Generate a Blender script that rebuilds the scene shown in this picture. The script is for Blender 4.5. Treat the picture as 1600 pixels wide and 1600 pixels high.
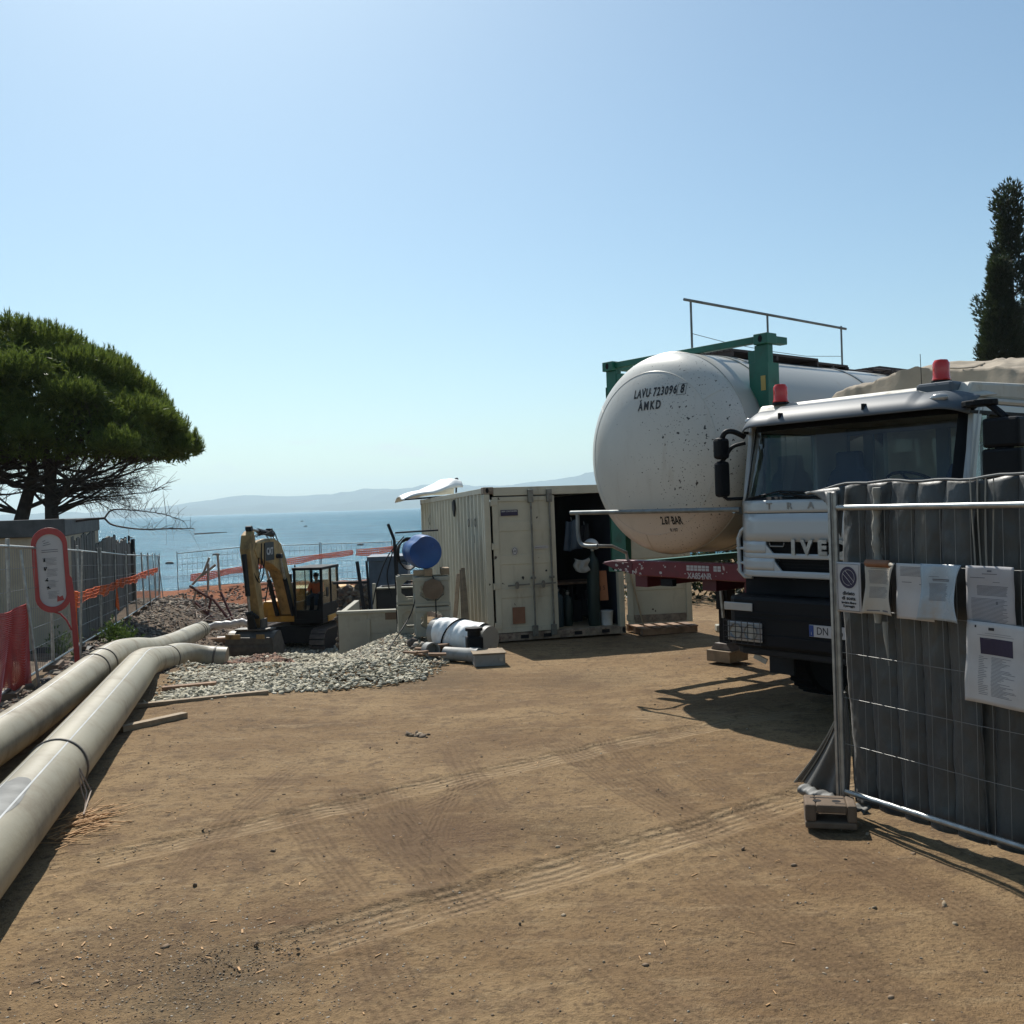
import bpy, bmesh, math, random
import numpy as np
from mathutils import Vector, Matrix, Euler, noise as mnoise
R = math.radians; PI = math.pi
scene = bpy.context.scene
C = scene.collection
for o in list(bpy.data.objects): bpy.data.objects.remove(o)
random.seed(7); rng = np.random.default_rng(7)

# ------------------------------------------------------------------ camera
CAM_H = 2.15
cd = bpy.data.cameras.new('camera'); cam = bpy.data.objects.new('camera', cd); C.objects.link(cam)
cd.sensor_width = 36; cd.sensor_fit = 'HORIZONTAL'; cd.lens = 36 * 1540 / 1600
cd.clip_start = .05; cd.clip_end = 60000
cam.matrix_world = Matrix.Translation((0, 0, CAM_H)) @ Matrix.Rotation(R(90) - math.atan(12/1540), 4, 'X') @ Matrix.Rotation(R(-1.9), 4, 'Z')
scene.camera = cam
# ------------------------------------------------------------------ sky, sun, exposure
SUN_EL, SUN_AZ = R(49.5), R(-19)          # azimuth from +Y, negative = to the left
w = bpy.data.worlds.new('World'); scene.world = w; w.use_nodes = True
nt = w.node_tree; nt.nodes.clear()
out = nt.nodes.new('ShaderNodeOutputWorld'); bg = nt.nodes.new('ShaderNodeBackground')
sky = nt.nodes.new('ShaderNodeTexSky'); sky.sky_type = 'NISHITA'; sky.sun_disc = False
sky.sun_elevation = SUN_EL; sky.sun_rotation = SUN_AZ; sky.altitude = 0
sky.air_density = 1.0; sky.dust_density = 1.1; sky.ozone_density = 1.0
bg.inputs['Strength'].default_value = .081
tint = nt.nodes.new('ShaderNodeMix'); tint.data_type = 'RGBA'; tint.blend_type = 'MULTIPLY'; tint.inputs[0].default_value = 1; tint.inputs[7].default_value = (.98, 1.18, 1.20, 1)
nt.links.new(sky.outputs[0], tint.inputs[6]); 
# a few thin clouds low over the horizon, all the way round
tcw = nt.nodes.new('ShaderNodeTexCoord'); mpw = nt.nodes.new('ShaderNodeMapping'); mpw.inputs[3].default_value = (9, 9, 46); mpw.inputs[1].default_value = (3.1, 1.3, 0)
nzw = nt.nodes.new('ShaderNodeTexNoise'); nzw.inputs['Scale'].default_value = 1; nzw.inputs['Detail'].default_value = 7; nzw.inputs['Roughness'].default_value = .62
sxw = nt.nodes.new('ShaderNodeSeparateXYZ'); rgw = nt.nodes.new('ShaderNodeMapRange'); rgw.inputs[1].default_value = .56; rgw.inputs[2].default_value = .70; rgw.inputs[4].default_value = .5
bnw = nt.nodes.new('ShaderNodeValToRGB'); e = bnw.color_ramp.elements; e[0].position = .030; e[0].color = (0,0,0,1); e[1].position = .050; e[1].color = (1,1,1,1)
for p_, c_ in ((.068, 1), (.10, 0)): q_ = e.new(p_); q_.color = (c_,c_,c_,1)
mlw = nt.nodes.new('ShaderNodeMath'); mlw.operation = 'MULTIPLY'; clw = nt.nodes.new('ShaderNodeMix'); clw.data_type = 'RGBA'; clw.inputs[7].default_value = (8.6, 9.0, 9.2, 1)
L = nt.links.new; L(tcw.outputs['Generated'], mpw.inputs[0]); L(mpw.outputs[0], nzw.inputs['Vector']); L(tcw.outputs['Generated'], sxw.inputs[0]); L(sxw.outputs[2], bnw.inputs[0])
L(nzw.outputs[0], rgw.inputs[0]); L(rgw.outputs[0], mlw.inputs[0]); L(bnw.outputs[0], mlw.inputs[1]); L(mlw.outputs[0], clw.inputs[0]); L(tint.outputs[2], clw.inputs[6]); L(clw.outputs[2], bg.inputs['Color']); nt.links.new(bg.outputs[0], out.inputs['Surface'])
sl = bpy.data.lights.new('sun', 'SUN'); sl.energy = 5.0; sl.angle = R(.53); sl.color = (1, .955, .88)
so = bpy.data.objects.new('sun', sl); C.objects.link(so)
sd = Vector((math.sin(SUN_AZ) * math.cos(SUN_EL), math.cos(SUN_AZ) * math.cos(SUN_EL), math.sin(SUN_EL)))
so.rotation_euler = sd.to_track_quat('Z', 'Y').to_euler(); so.location = sd * 60
vs = scene.view_settings; vs.view_transform = 'Standard'; vs.look = 'None'; vs.gamma = 1; vs.exposure = .25; vs.use_curve_mapping = False
scene.render.engine = 'CYCLES'
cy = scene.cycles; cy.use_denoising = True; cy.max_bounces = 8; cy.volume_bounces = 1; cy.transparent_max_bounces = 16
cy.volume_step_rate = 8; cy.caustics_reflective = False; cy.caustics_refractive = False

# ------------------------------------------------------------------ helpers
def smooth(a, b, x):
    t = np.clip((x - a) / (b - a), 0, 1); return t * t * (3 - 2 * t)

class MB:
    def __init__(s, M=None): s.v = []; s.f = []; s.M = M
    def add(s, vs_, fs, M=None):
        n = len(s.v)
        for p in vs_:
            p = Vector(p)
            if M is not None: p = M @ p
            if s.M is not None: p = s.M @ p
            s.v.append(p)
        s.f += [tuple(i + n for i in f) for f in fs]; return s
    def box(s, a, b, M=None):
        (x0, y0, z0), (x1, y1, z1) = a, b
        return s.add([(x0,y0,z0),(x1,y0,z0),(x1,y1,z0),(x0,y1,z0),(x0,y0,z1),(x1,y0,z1),(x1,y1,z1),(x0,y1,z1)],
                     [(0,3,2,1),(4,5,6,7),(0,1,5,4),(1,2,6,5),(2,3,7,6),(3,0,4,7)], M)
    def cbox(s, c, d, rot=None):
        M = Matrix.Translation(c)
        if rot is not None: M = M @ (Euler(rot).to_matrix().to_4x4())
        return s.box((-d[0]/2,-d[1]/2,-d[2]/2), (d[0]/2,d[1]/2,d[2]/2), M)
    def bar(s, p0, p1, w_, h_, up=(0,0,1)):
        p0, p1 = Vector(p0), Vector(p1); y = (p1-p0); L = y.length; y.normalize()
        x = y.cross(Vector(up))
        if x.length < 1e-4: x = y.cross(Vector((1,0,0)))
        x.normalize(); z = x.cross(y)
        M = Matrix((x, y, z)).transposed().to_4x4(); M.translation = p0
        return s.box((-w_/2,0,-h_/2), (w_/2,L,h_/2), M)
    def tube(s, pts, r, n=8, caps=True):
        pts = [Vector(p) for p in pts]; m = len(pts)
        rs = list(r) if hasattr(r, '__len__') else [r]*m
        T = []
        for i in range(m):
            t = pts[min(i+1,m-1)] - pts[max(i-1,0)]; T.append(t.normalized())
        ref = Vector((0,0,1)) if abs(T[0].z) < .9 else Vector((1,0,0))
        u = (ref - T[0]*ref.dot(T[0])).normalized(); V = []; Fc = []
        for i in range(m):
            u = (u - T[i]*u.dot(T[i])).normalized(); b = T[i].cross(u)
            for k in range(n):
                a = 2*PI*k/n; V.append(pts[i] + (u*math.cos(a) + b*math.sin(a))*rs[i])
        for i in range(m-1):
            for k in range(n):
                k2 = (k+1) % n; Fc.append((i*n+k, i*n+k2, (i+1)*n+k2, (i+1)*n+k))
        if caps: Fc.append(tuple(reversed(range(n)))); Fc.append(tuple((m-1)*n+k for k in range(n)))
        return s.add(V, Fc)
    def cyl(s, p0, p1, r0, r1=None, n=16, caps=True): return s.tube([p0, p1], [r0, r0 if r1 is None else r1], n, caps)
    def lathe(s, prof, n=24, M=None, caps=True):       # (r, z) about z
        V = []; Fc = []; m = len(prof)
        for r, z in prof:
            for k in range(n): a = 2*PI*k/n; V.append((r*math.cos(a), r*math.sin(a), z))
        for i in range(m-1):
            for k in range(n): k2 = (k+1) % n; Fc.append((i*n+k, i*n+k2, (i+1)*n+k2, (i+1)*n+k))
        if caps: Fc.append(tuple(reversed(range(n)))); Fc.append(tuple((m-1)*n+k for k in range(n)))
        return s.add(V, Fc, M)
    def prism(s, poly, M, h):                           # poly in xy of M, extruded 0..h along its z
        n = len(poly); V = [(x,y,0) for x,y in poly] + [(x,y,h) for x,y in poly]
        return s.add(V, [tuple(reversed(range(n))), tuple(range(n,2*n))] + [(i,(i+1)%n,(i+1)%n+n,i+n) for i in range(n)], M)
    def grid(s, fn, nu, nv):
        V = [fn(i/nu, j/nv) for j in range(nv+1) for i in range(nu+1)]
        return s.add(V, [(j*(nu+1)+i, j*(nu+1)+i+1, (j+1)*(nu+1)+i+1, (j+1)*(nu+1)+i) for j in range(nv) for i in range(nu)])
    def ell(s, c, r, nu=12, nv=8, M=None):
        V = []; Fc = []
        for j in range(nv+1):
            t = PI*j/nv
            for i in range(nu):
                a = 2*PI*i/nu; V.append((c[0]+r[0]*math.sin(t)*math.cos(a), c[1]+r[1]*math.sin(t)*math.sin(a), c[2]-r[2]*math.cos(t)))
        for j in range(nv):
            for i in range(nu): i2 = (i+1)%nu; Fc.append((j*nu+i, j*nu+i2, (j+1)*nu+i2, (j+1)*nu+i))
        return s.add(V, Fc, M)
    def build(s, name, mat, parent=None, sm=0, bev=0, solid=0, **kw):
        me = bpy.data.meshes.new(name); me.from_pydata([tuple(p) for p in s.v], [], s.f); me.update()
        return mobj(name, me, mat, parent, sm, bev, solid, **kw)

def mobj(name, me, mat, parent=None, sm=0, bev=0, solid=0, **kw):
    if mat is not None and not me.materials: me.materials.append(mat)
    o = bpy.data.objects.new(name, me); C.objects.link(o)
    if parent is not None: o.parent = parent
    if solid:
        m = o.modifiers.new('solid', 'SOLIDIFY'); m.thickness = solid; m.offset = 0
    if bev:
        m = o.modifiers.new('bevel', 'BEVEL'); m.width = bev; m.segments = 2; m.limit_method = 'ANGLE'; m.angle_limit = R(35)
    if sm:
        me.polygons.foreach_set('use_smooth', [True]*len(me.polygons))
        try: me.set_sharp_from_angle(angle=R(sm))
        except Exception: pass
    for k, v in kw.items(): o[k] = v
    return o
def thing(name, label, cat, loc=(0,0,0), rz=0, group=None, rot=None):
    o = bpy.data.objects.new(name, None); C.objects.link(o); o.location = loc
    o.rotation_euler = rot if rot else (0,0,rz); o.empty_display_size = .2
    o['label'] = label; o['category'] = cat
    if group: o['group'] = group
    return o
def tag(o, label, cat, group=None):
    o['label'] = label; o['category'] = cat
    if group: o['group'] = group
    return o
def rawmesh(name, V, Fc, mat, parent=None, **kw):       # numpy verts (n,3), faces (m,k)
    me = bpy.data.meshes.new(name); V = np.asarray(V, dtype=np.float32); Fc = np.asarray(Fc, dtype=np.int32)
    k = Fc.shape[1]; me.vertices.add(len(V)); me.vertices.foreach_set('co', V.ravel())
    me.loops.add(Fc.size); me.loops.foreach_set('vertex_index', Fc.ravel())
    me.polygons.add(len(Fc)); me.polygons.foreach_set('loop_start', np.arange(0, Fc.size, k, dtype=np.int32))
    me.update(calc_edges=True)
    return mobj(name, me, mat, parent, **kw)
def frame(o, x, y, z):
    M = Matrix((Vector(x).normalized(), Vector(y).normalized(), Vector(z).normalized())).transposed().to_4x4(); M.translation = Vector(o); return M
def text(s_, size, mat, M, parent=None, name='lettering', ext=.001, align='CENTER', sx=1, warp=None, bold=0, sp=1):
    cu = bpy.data.curves.new(name, 'FONT'); cu.body = s_; cu.size = size; cu.align_x = align; cu.align_y = 'CENTER'
    cu.extrude = ext; cu.space_character = sp; cu.offset = bold; cu.resolution_u = 3
    t = bpy.data.objects.new(name, cu); C.objects.link(t)
    dg = bpy.context.evaluated_depsgraph_get(); me = bpy.data.meshes.new_from_object(t.evaluated_get(dg))
    bpy.data.objects.remove(t); bpy.data.curves.remove(cu)
    me.materials.clear()
    for v in me.vertices:
        p = Vector((v.co.x*sx, v.co.y, v.co.z)); p = M @ p
        v.co = warp(p) if warp else p
    return mobj(name, me, mat, parent)

# ------------------------------------------------------------------ materials
class NT:
    def __init__(s, m): s.t = m.node_tree; s.n = s.t.nodes; s.l = s.t.links
    def new(s, ty, **kw):
        nd = s.n.new('ShaderNode' + ty)
        for k, v in kw.items():
            if k in nd.inputs: s.set(nd.inputs[k], v)
            else: setattr(nd, k, v)
        return nd
    def set(s, inp, v):
        if isinstance(v, bpy.types.NodeSocket): s.l.new(v, inp)
        else: inp.default_value = v
    def math(s, op, a, b=0, c=0, clamp=False):
        nd = s.n.new('ShaderNodeMath'); nd.operation = op; nd.use_clamp = clamp
        for i, v in enumerate((a, b, c)): s.set(nd.inputs[i], v)
        return nd.outputs[0]
    def mix(s, f, a, b, mode='MIX'):
        nd = s.n.new('ShaderNodeMix'); nd.data_type = 'RGBA'; nd.blend_type = mode
        s.set(nd.inputs[0], f); s.set(nd.inputs[6], a); s.set(nd.inputs[7], b); return nd.outputs[2]
    def ramp(s, f, a, b, lo=0, hi=1):
        nd = s.n.new('ShaderNodeMapRange'); nd.interpolation_type = 'SMOOTHSTEP'
        for i, v in enumerate((f, a, b, lo, hi)): s.set(nd.inputs[i], v)
        return nd.outputs[0]
    def noise(s, vec, scale, detail=4, rough=.55, out=0):
        nd = s.n.new('ShaderNodeTexNoise'); s.set(nd.inputs['Vector'], vec); nd.inputs['Scale'].default_value = scale
        nd.inputs['Detail'].default_value = detail; nd.inputs['Roughness'].default_value = rough; return nd.outputs[out]
    def map(s, vec, scale=(1,1,1), rot=(0,0,0), loc=(0,0,0)):
        nd = s.n.new('ShaderNodeMapping'); s.set(nd.inputs[0], vec); nd.inputs[1].default_value = loc
        nd.inputs[2].default_value = rot; nd.inputs[3].default_value = scale; return nd.outputs[0]
def c4(c): return (c[0]*.82, c[1]*.82, c[2]*.82, 1)
def newmat(name):
    m = bpy.data.materials.new(name); m.use_nodes = True; t = NT(m); b = t.n['Principled BSDF']
    tc = t.n.new('ShaderNodeTexCoord'); return m, t, b, tc.outputs['Object']
_mc = {}
def mat(name, col, rough=.6, metal=0, var=.15, vs_=3., bump=0, bs=40, dirt=None, streak=0, spots=None, spec=None, coat=0, rnd=0):
    """dirt=(colour, amount 0..1, scale); streak>0 stretches dirt vertically; spots=(colour, threshold, scale)"""
    if name in _mc: return _mc[name]
    m, t, b, co = newmat(name)
    n1 = t.noise(co, vs_, 5); col_ = t.mix(t.ramp(n1, .3, .7), c4([c*(1-var) for c in col]), c4([min(1,c*(1+var)) for c in col]))
    if rnd:
        oi = t.n.new('ShaderNodeObjectInfo'); f = t.math('MULTIPLY_ADD', oi.outputs['Random'], rnd, 1-rnd/2)
        hs = t.new('HueSaturation'); t.set(hs.inputs['Value'], f); t.set(hs.inputs['Color'], col_); col_ = hs.outputs[0]
    ro = rough
    if dirt:
        v = t.map(co, (1,1,1/streak)) if streak else co
        n2 = t.noise(v, dirt[2], 6, .65); a = 1-dirt[1]
        f = t.ramp(n2, .25+a*.4, .45+a*.4+.12, 0, .9); col_ = t.mix(f, col_, c4(dirt[0]))
        ro = t.math('MULTIPLY_ADD', f, max(0,.85-rough), rough)
    if spots:
        n3 = t.noise(co, spots[2], 3, .5); f = t.ramp(n3, spots[1], spots[1]+.02)
        col_ = t.mix(f, col_, c4(spots[0]))
    t.set(b.inputs['Base Color'], col_); t.set(b.inputs['Roughness'], ro); b.inputs['Metallic'].default_value = metal
    if spec is not None: b.inputs['Specular IOR Level'].default_value = spec
    if coat: b.inputs['Coat Weight'].default_value = coat; b.inputs['Coat Roughness'].default_value = .08
    if bump:
        bn = t.new('Bump'); bn.inputs['Strength'].default_value = 1; bn.inputs['Distance'].default_value = bump
        t.set(bn.inputs['Height'], t.noise(co, bs, 6, .6)); t.l.new(bn.outputs[0], b.inputs['Normal'])
    _mc[name] = m; return m

M = {}
RUST = (.10, .045, .025); GRIME = (.08, .065, .05)
M['galv'] = mat('galvanised_steel', (.42,.43,.42), .42, .75, .2, 12, dirt=((.25,.22,.18), .3, 8))
M['galv_dull'] = mat('dull_galvanised_steel', (.22,.24,.24), .55, .5, .25, 6, dirt=((.12,.10,.08), .35, 5))
M['wire'] = mat('fence_wire', (.28,.28,.27), .55, .5, .1)
M['pipe'] = mat('sand_grey_pipe', (.38,.335,.235), .5, 0, .10, 1.2, .002, 30, dirt=((.20,.16,.11), .50, 1.8))
M['pipe_line'] = mat('pale_pipe_stripe', (.62,.62,.60), .5)
M['pipe_band'] = mat('pipe_joint_band', (.12,.10,.075), .6, bump=.001)
M['cont'] = mat('cream_container_paint', (.56,.52,.40), .5, 0, .08, 2, .0015, 25, dirt=((.22,.16,.10), .3, 3.5), streak=5, spots=((.05,.035,.03), .70, 9))
M['cont_side'] = mat('cream_corrugated_paint', (.62,.57,.43), .5, 0, .08, 2, .0015, 25, dirt=((.25,.20,.14), .34, 3.0), streak=6, spots=((.05,.035,.03), .725, 7))
M['cont_rust'] = mat('rusty_container_steel', (.30,.24,.18), .75, .1, .3, 8, .002, 60, dirt=(RUST, .55, 9))
M['steel_bar'] = mat('weathered_lock_steel', (.20,.20,.18), .5, .5, .2, 8, dirt=(RUST, .35, 12))
M['dark'] = mat('dark_rubber', (.012,.012,.014), .7, 0, .2, spec=.2)
M['black'] = mat('black_plastic', (.008,.009,.011), .6, 0, .2, bump=.0005, bs=200, spec=.2)
M['black_paint'] = mat('black_print', (.02,.02,.022), .6, 0, .1)
M['interior'] = mat('dark_blue_container_interior', (.025,.03,.045), .8, 0, .2)
M['tank'] = mat('white_tank_paint', (.55,.53,.47), .34, 0, .03, 1.5, dirt=((.33,.29,.22), .22, 1.6), streak=3)
M['green'] = mat('green_frame_paint', (.012,.13,.085), .45, 0, .12, 4, dirt=((.05,.07,.05), .3, 6))
M['red'] = mat('crimson_trailer_paint', (.15,.007,.020), .4, 0, .15, 4, dirt=((.10,.03,.03), .35, 5), spots=((.6,.45,.42), .67, 16))
M['darkred'] = mat('dark_red_trailer_steel', (.10,.008,.02), .5, 0, .2)
M['white_truck'] = mat('white_truck_paint', (.50,.535,.54), .28, 0, .02, 1.5, dirt=((.36,.34,.30), .26, 2.0), streak=2, coat=.3)
M['visor'] = mat('smoked_sun_visor', (.12,.14,.16), .5, 0, .08, spec=.25)
M['roofw'] = mat('dusty_white_roof', (.55,.53,.46), .5, 0, .1, dirt=((.36,.30,.2), .4, 3))
M['tarp'] = mat('beige_canvas', (.42,.35,.26), .85, 0, .12, 3, .003, 22, dirt=((.25,.19,.13), .35, 4))
M['beacon'] = mat('red_beacon_plastic', (.65,.03,.015), .2, 0, .1, coat=.4)
M['lens'] = mat('clear_lamp_lens', (.45,.46,.46), .12, .3, .1)
M['cat'] = mat('yellow_machine_paint', (.66,.34,.045), .5, 0, .12, 3, dirt=((.16,.10,.05), .45, 2.5))
M['catdust'] = mat('dusty_boom_paint', (.52,.33,.13), .65, 0, .18, 3, dirt=((.09,.065,.04), .52, 2.6), streak=2, spec=.3)
M['track'] = mat('track_steel', (.20,.17,.15), .6, .3, .25, 8)
M['bucket'] = mat('worn_bucket_steel', (.15,.14,.12), .5, .3, .25, 5, dirt=((.25,.2,.14), .35, 4))
M['darkgrey'] = mat('dark_grey_paint', (.026,.028,.032), .6, 0, .15, spec=.2)
M['cabglassframe'] = mat('cab_frame_paint', (.009,.010,.012), .6, spec=.15)
M['orange'] = mat('orange_work_shirt', (1.0,.17,.05), .8)
M['skin'] = mat('skin', (.38,.22,.15), .6)
M['jeans'] = mat('dark_trousers', (.03,.035,.06), .85)
M['concrete'] = mat('precast_concrete', (.42,.40,.32), .8, 0, .10, 3, .002, 50, dirt=((.20,.19,.15), .38, 3))
M['concrete_d'] = mat('dark_block_concrete', (.17,.12,.08), .9, 0, .15, 8, .003, 60)
M['blue'] = mat('blue_drum_plastic', (.010,.075,.27), .38, 0, .15, 3)
M['wood'] = mat('weathered_timber', (.34,.25,.155), .8, 0, .25, 6, .002, 40, dirt=((.16,.11,.07), .4, 6), rnd=.4)
M['wood_r'] = mat('reddish_scrap_wood', (.27,.165,.10), .85, 0, .25, 6, .002, 40, rnd=.5)
M['white_sheet'] = mat('white_wrap_sheet', (.92,.95,.92), .6, 0, .06, 3, .004, 14, dirt=((.4,.4,.38), .3, 4))
M['grey_plastic'] = mat('grey_plastic', (.30,.30,.28), .55, 0, .1, dirt=((.15,.13,.1), .35, 6))
M['slate'] = mat('blue_grey_metal', (.05,.085,.13), .5, 0, .2, 3, dirt=((.12,.11,.12), .3, 5), streak=4)
M['wall'] = mat('tan_render_wall', (.50,.42,.30), .9, 0, .1, 1.5, .003, 30, dirt=((.17,.15,.115), .45, 2.0), streak=6)
M['wall_cap'] = mat('dark_wall_cap', (.09,.095,.095), .8, 0, .25, 3, .003, 30)
M['board'] = mat('grey_weathered_boards', (.12,.115,.10), .9, 0, .25, 3, .004, 20, dirt=((.05,.05,.045), .45, 3), streak=8, rnd=.35)
M['signred'] = mat('faded_red_sign_frame', (.42,.055,.05), .45, 0, .12, 4, dirt=((.30,.10,.08), .3, 5))
M['signwhite'] = mat('white_sign_panel', (.55,.53,.52), .5, 0, .04)
M['rednet'] = mat('red_barrier_mesh', (.48,.05,.045), .6, 0, .15)
M['ornet'] = mat('orange_barrier_mesh', (1.0,.17,.03), .6, 0, .15)
M['paper'] = mat('weathered_paper', (.60,.58,.56), .8, 0, .08, 4, .001, 25)
M['print'] = mat('faded_print', (.16,.16,.18), .8)
M['brown'] = mat('brown_board', (.28,.13,.07), .7, 0, .2)
M['purple'] = mat('dark_violet_print', (.03,.022,.06), .6)
M['bark'] = mat('dark_pine_bark', (.075,.055,.045), .95, 0, .3, 5, .02, 12)
M['twig'] = mat('dead_grey_twig', (.10,.08,.065), .95)
M['driftwood'] = mat('pale_dead_branch', (.45,.36,.29), .85, 0, .25, 5)
M['splint'] = mat('fresh_wood_splinters', (.52,.30,.13), .8, 0, .25, 12)
M['rust_red'] = mat('rust_red_steel', (.16,.05,.04), .7, .2, .2)
M['plastic_white'] = mat('white_plastic', (.66,.66,.64), .4)

def leafmat(name, a, b_, tr=.35):
    m, t, b, co = newmat(name)
    g = t.n.new('ShaderNodeNewGeometry')
    n = t.noise(co, .7, 3); f = t.math('ADD', t.math('MULTIPLY', g.outputs['Random Per Island'], .6), t.math('MULTIPLY', n, .5))
    col = t.mix(t.ramp(f, .2, .85), c4(a), c4(b_)); t.set(b.inputs['Base Color'], col); b.inputs['Roughness'].default_value = .55
    tl = t.new('BsdfTranslucent'); t.set(tl.inputs[0], t.mix(.5, col, (.10,.14,.02,1)))
    mx = t.new('MixShader'); mx.inputs[0].default_value = tr
    t.l.new(b.outputs[0], mx.inputs[1]); t.l.new(tl.outputs[0], mx.inputs[2]); t.l.new(mx.outputs[0], t.n['Material Output'].inputs[0]); return m
M['needles'] = leafmat('pine_needles', (.050,.095,.020), (.21,.26,.05), .5)
M['cyp'] = leafmat('cypress_foliage', (.010,.020,.014), (.030,.048,.026), .2)
M['weed'] = leafmat('weed_leaves', (.045,.10,.02), (.13,.20,.05))

def glassmat(name, tint, refl=.9):
    m, t, b, co = newmat(name)
    tr = t.new('BsdfTransparent'); tr.inputs[0].default_value = (*tint, 1)
    gl = t.new('BsdfGlossy'); gl.inputs[0].default_value = (.9,.9,.9,1); gl.inputs['Roughness'].default_value = .03
    fr = t.new('Fresnel'); fr.inputs[0].default_value = 1.52
    f = t.math('MULTIPLY', fr.outputs[0], refl, clamp=True)
    mx = t.new('MixShader'); t.set(mx.inputs[0], f); t.l.new(tr.outputs[0], mx.inputs[1]); t.l.new(gl.outputs[0], mx.inputs[2])
    t.l.new(mx.outputs[0], t.n['Material Output'].inputs[0]); return m
M['glass'] = glassmat('tinted_cab_glass', (.86,.95,.98), 1.0); M['glass2'] = glassmat('clear_cab_glass', (.88,.94,.92), .5)

def covermat():
    m, t, b, co = newmat('grey_quilted_fabric')
    n = t.noise(co, 2.2, 5); col = t.mix(t.ramp(n, .3, .7), (.034,.037,.037,1), (.060,.063,.058,1))
    st = t.noise(t.map(co, (3,3,.35)), 2.5, 5, .6); col = t.mix(t.ramp(st, .55, .75, 0, .5), col, (.13,.115,.085,1))
    t.set(b.inputs['Base Color'], col); b.inputs['Roughness'].default_value = .48; b.inputs['Sheen Weight'].default_value = .25
    bn = t.new('Bump'); bn.inputs['Distance'].default_value = .004; t.set(bn.inputs['Height'], t.math('ADD', t.noise(co, 14, 6, .6), t.math('MULTIPLY', t.noise(co, 220, 2), .15)))
    t.l.new(bn.outputs[0], b.inputs['Normal']); return m
M['cover'] = covermat()

def tankspots():
    m, t, b, co = newmat('chipped_tank_head_paint')
    n1 = t.noise(co, 1.3, 4); col = t.mix(t.ramp(n1, .3, .7), (.515,.505,.455,1), (.565,.555,.50,1))
    sx = t.n.new('ShaderNodeSeparateXYZ'); t.set(sx.inputs[0], co)
    # pinkish bounce light from ground and trailer, painted into the lower third's colour
    low = t.ramp(sx.outputs[2], 2.03, 1.97); col = t.mix(t.math('MULTIPLY', low, .40), col, (.50,.33,.25,1))
    strk = t.noise(t.map(co, (6,6,.9)), 1.5, 5, .6); col = t.mix(t.ramp(strk, .55, .8, 0, .35), col, (.36,.31,.24,1))
    den = t.noise(co, 1.1, 2); right = t.ramp(sx.outputs[0], -.5, .5, 0, .10)
    for sc, th in ((15, .80), (34, .765), (60, .765)):
        nn = t.noise(co, sc, 1.5, .5); thr = t.math('SUBTRACT', th+.04, t.math('ADD', t.math('MULTIPLY', right, .6), t.math('MULTIPLY', den, .09)))
        f = t.ramp(t.math('SUBTRACT', nn, thr), 0, .012); col = t.mix(f, col, (.04,.035,.03,1))
    t.set(b.inputs['Base Color'], col); b.inputs['Roughness'].default_value = .36; return m
M['tankhead'] = tankspots()

# ------------------------------------------------------------------ terrain
def fence_x(y): return -6.70 - (y-13.1)*.300
_py = [-50, 4, 12, 14, 16, 17.2, 18.7, 21, 24.6, 29.5, 33, 38, 44, 48, 50.5, 53, 54.5, 60, 66, 500]
_pz = [0, 0, -.03, -.12, -.36, -.52, -.76, -1.10, -1.45, -2.40, -2.46, -2.45, -2.55, -1.95, -1.62, -1.62, -1.8, -4.2, -6, -14]
def nz(x, y, s, seed=0):
    # cheap smooth value noise on arrays
    xs, ys = x*s+seed*17.3, y*s+seed*9.1
    xi, yi = np.floor(xs), np.floor(ys); fx, fy = xs-xi, ys-yi
    fx = fx*fx*(3-2*fx); fy = fy*fy*(3-2*fy)
    def h(a, b): v = np.sin(a*127.1 + b*311.7 + seed*74.7)*43758.5453; return v-np.floor(v)
    return (h(xi,yi)*(1-fx)+h(xi+1,yi)*fx)*(1-fy)+(h(xi,yi+1)*(1-fx)+h(xi+1,yi+1)*fx)*fy - .5
def H(x, y, fine=True):
    x = np.asarray(x, dtype=float); y = np.asarray(y, dtype=float)
    yard = np.interp(y, [-50, 5, 17, 30, 52, 54, 60, 66, 500], [0, 0, -.17, -.35, -1.0, -1.3, -4.2, -6, -14])
    pit = np.interp(y, _py, _pz)
    s = smooth(-1.7, -3.5, x) * 1.0
    z = yard*(1-s) + pit*s
    # the bank that climbs to the site fence and the ground behind it
    left = np.interp(y, [-50, 10, 18.8, 30, 49.7, 53, 54.5, 60, 66, 500], [0, -.05, -.44, -1.0, -1.85, -1.9, -2.0, -4.2, -6, -14])
    fx = fence_x(y) + .15*np.sin(y*1.3)
    k = smooth(fx+3.0, fx+.35, x)
    z = z*(1-k) + left*k
    if fine:
        rough = .15 + .85*np.clip(s*smooth(11.5, 14, y) + k*smooth(9,12,y), 0, 1)
        z = z + rough*(.10*nz(x,y,.9,1) + .06*nz(x,y,2.3,2)) + (.5+rough)*(.012*nz(x,y,5,3) + .008*nz(x,y,11,4))
        z = z + .05*nz(x,y,.35,5)*(1-rough)
        bank = k*(1-k)*4*smooth(12,16,y)
        z = z + bank*(.22*nz(x,y,1.5,6) + .12*nz(x,y,3.7,7))
        z = z + smooth(44,47,y)*smooth(54,52,y)*s*(.25*nz(x,y,.6,8)+.15*nz(x,y,1.9,9))
    return z
def Hs(x, y): return float(H(x, y))

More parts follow.
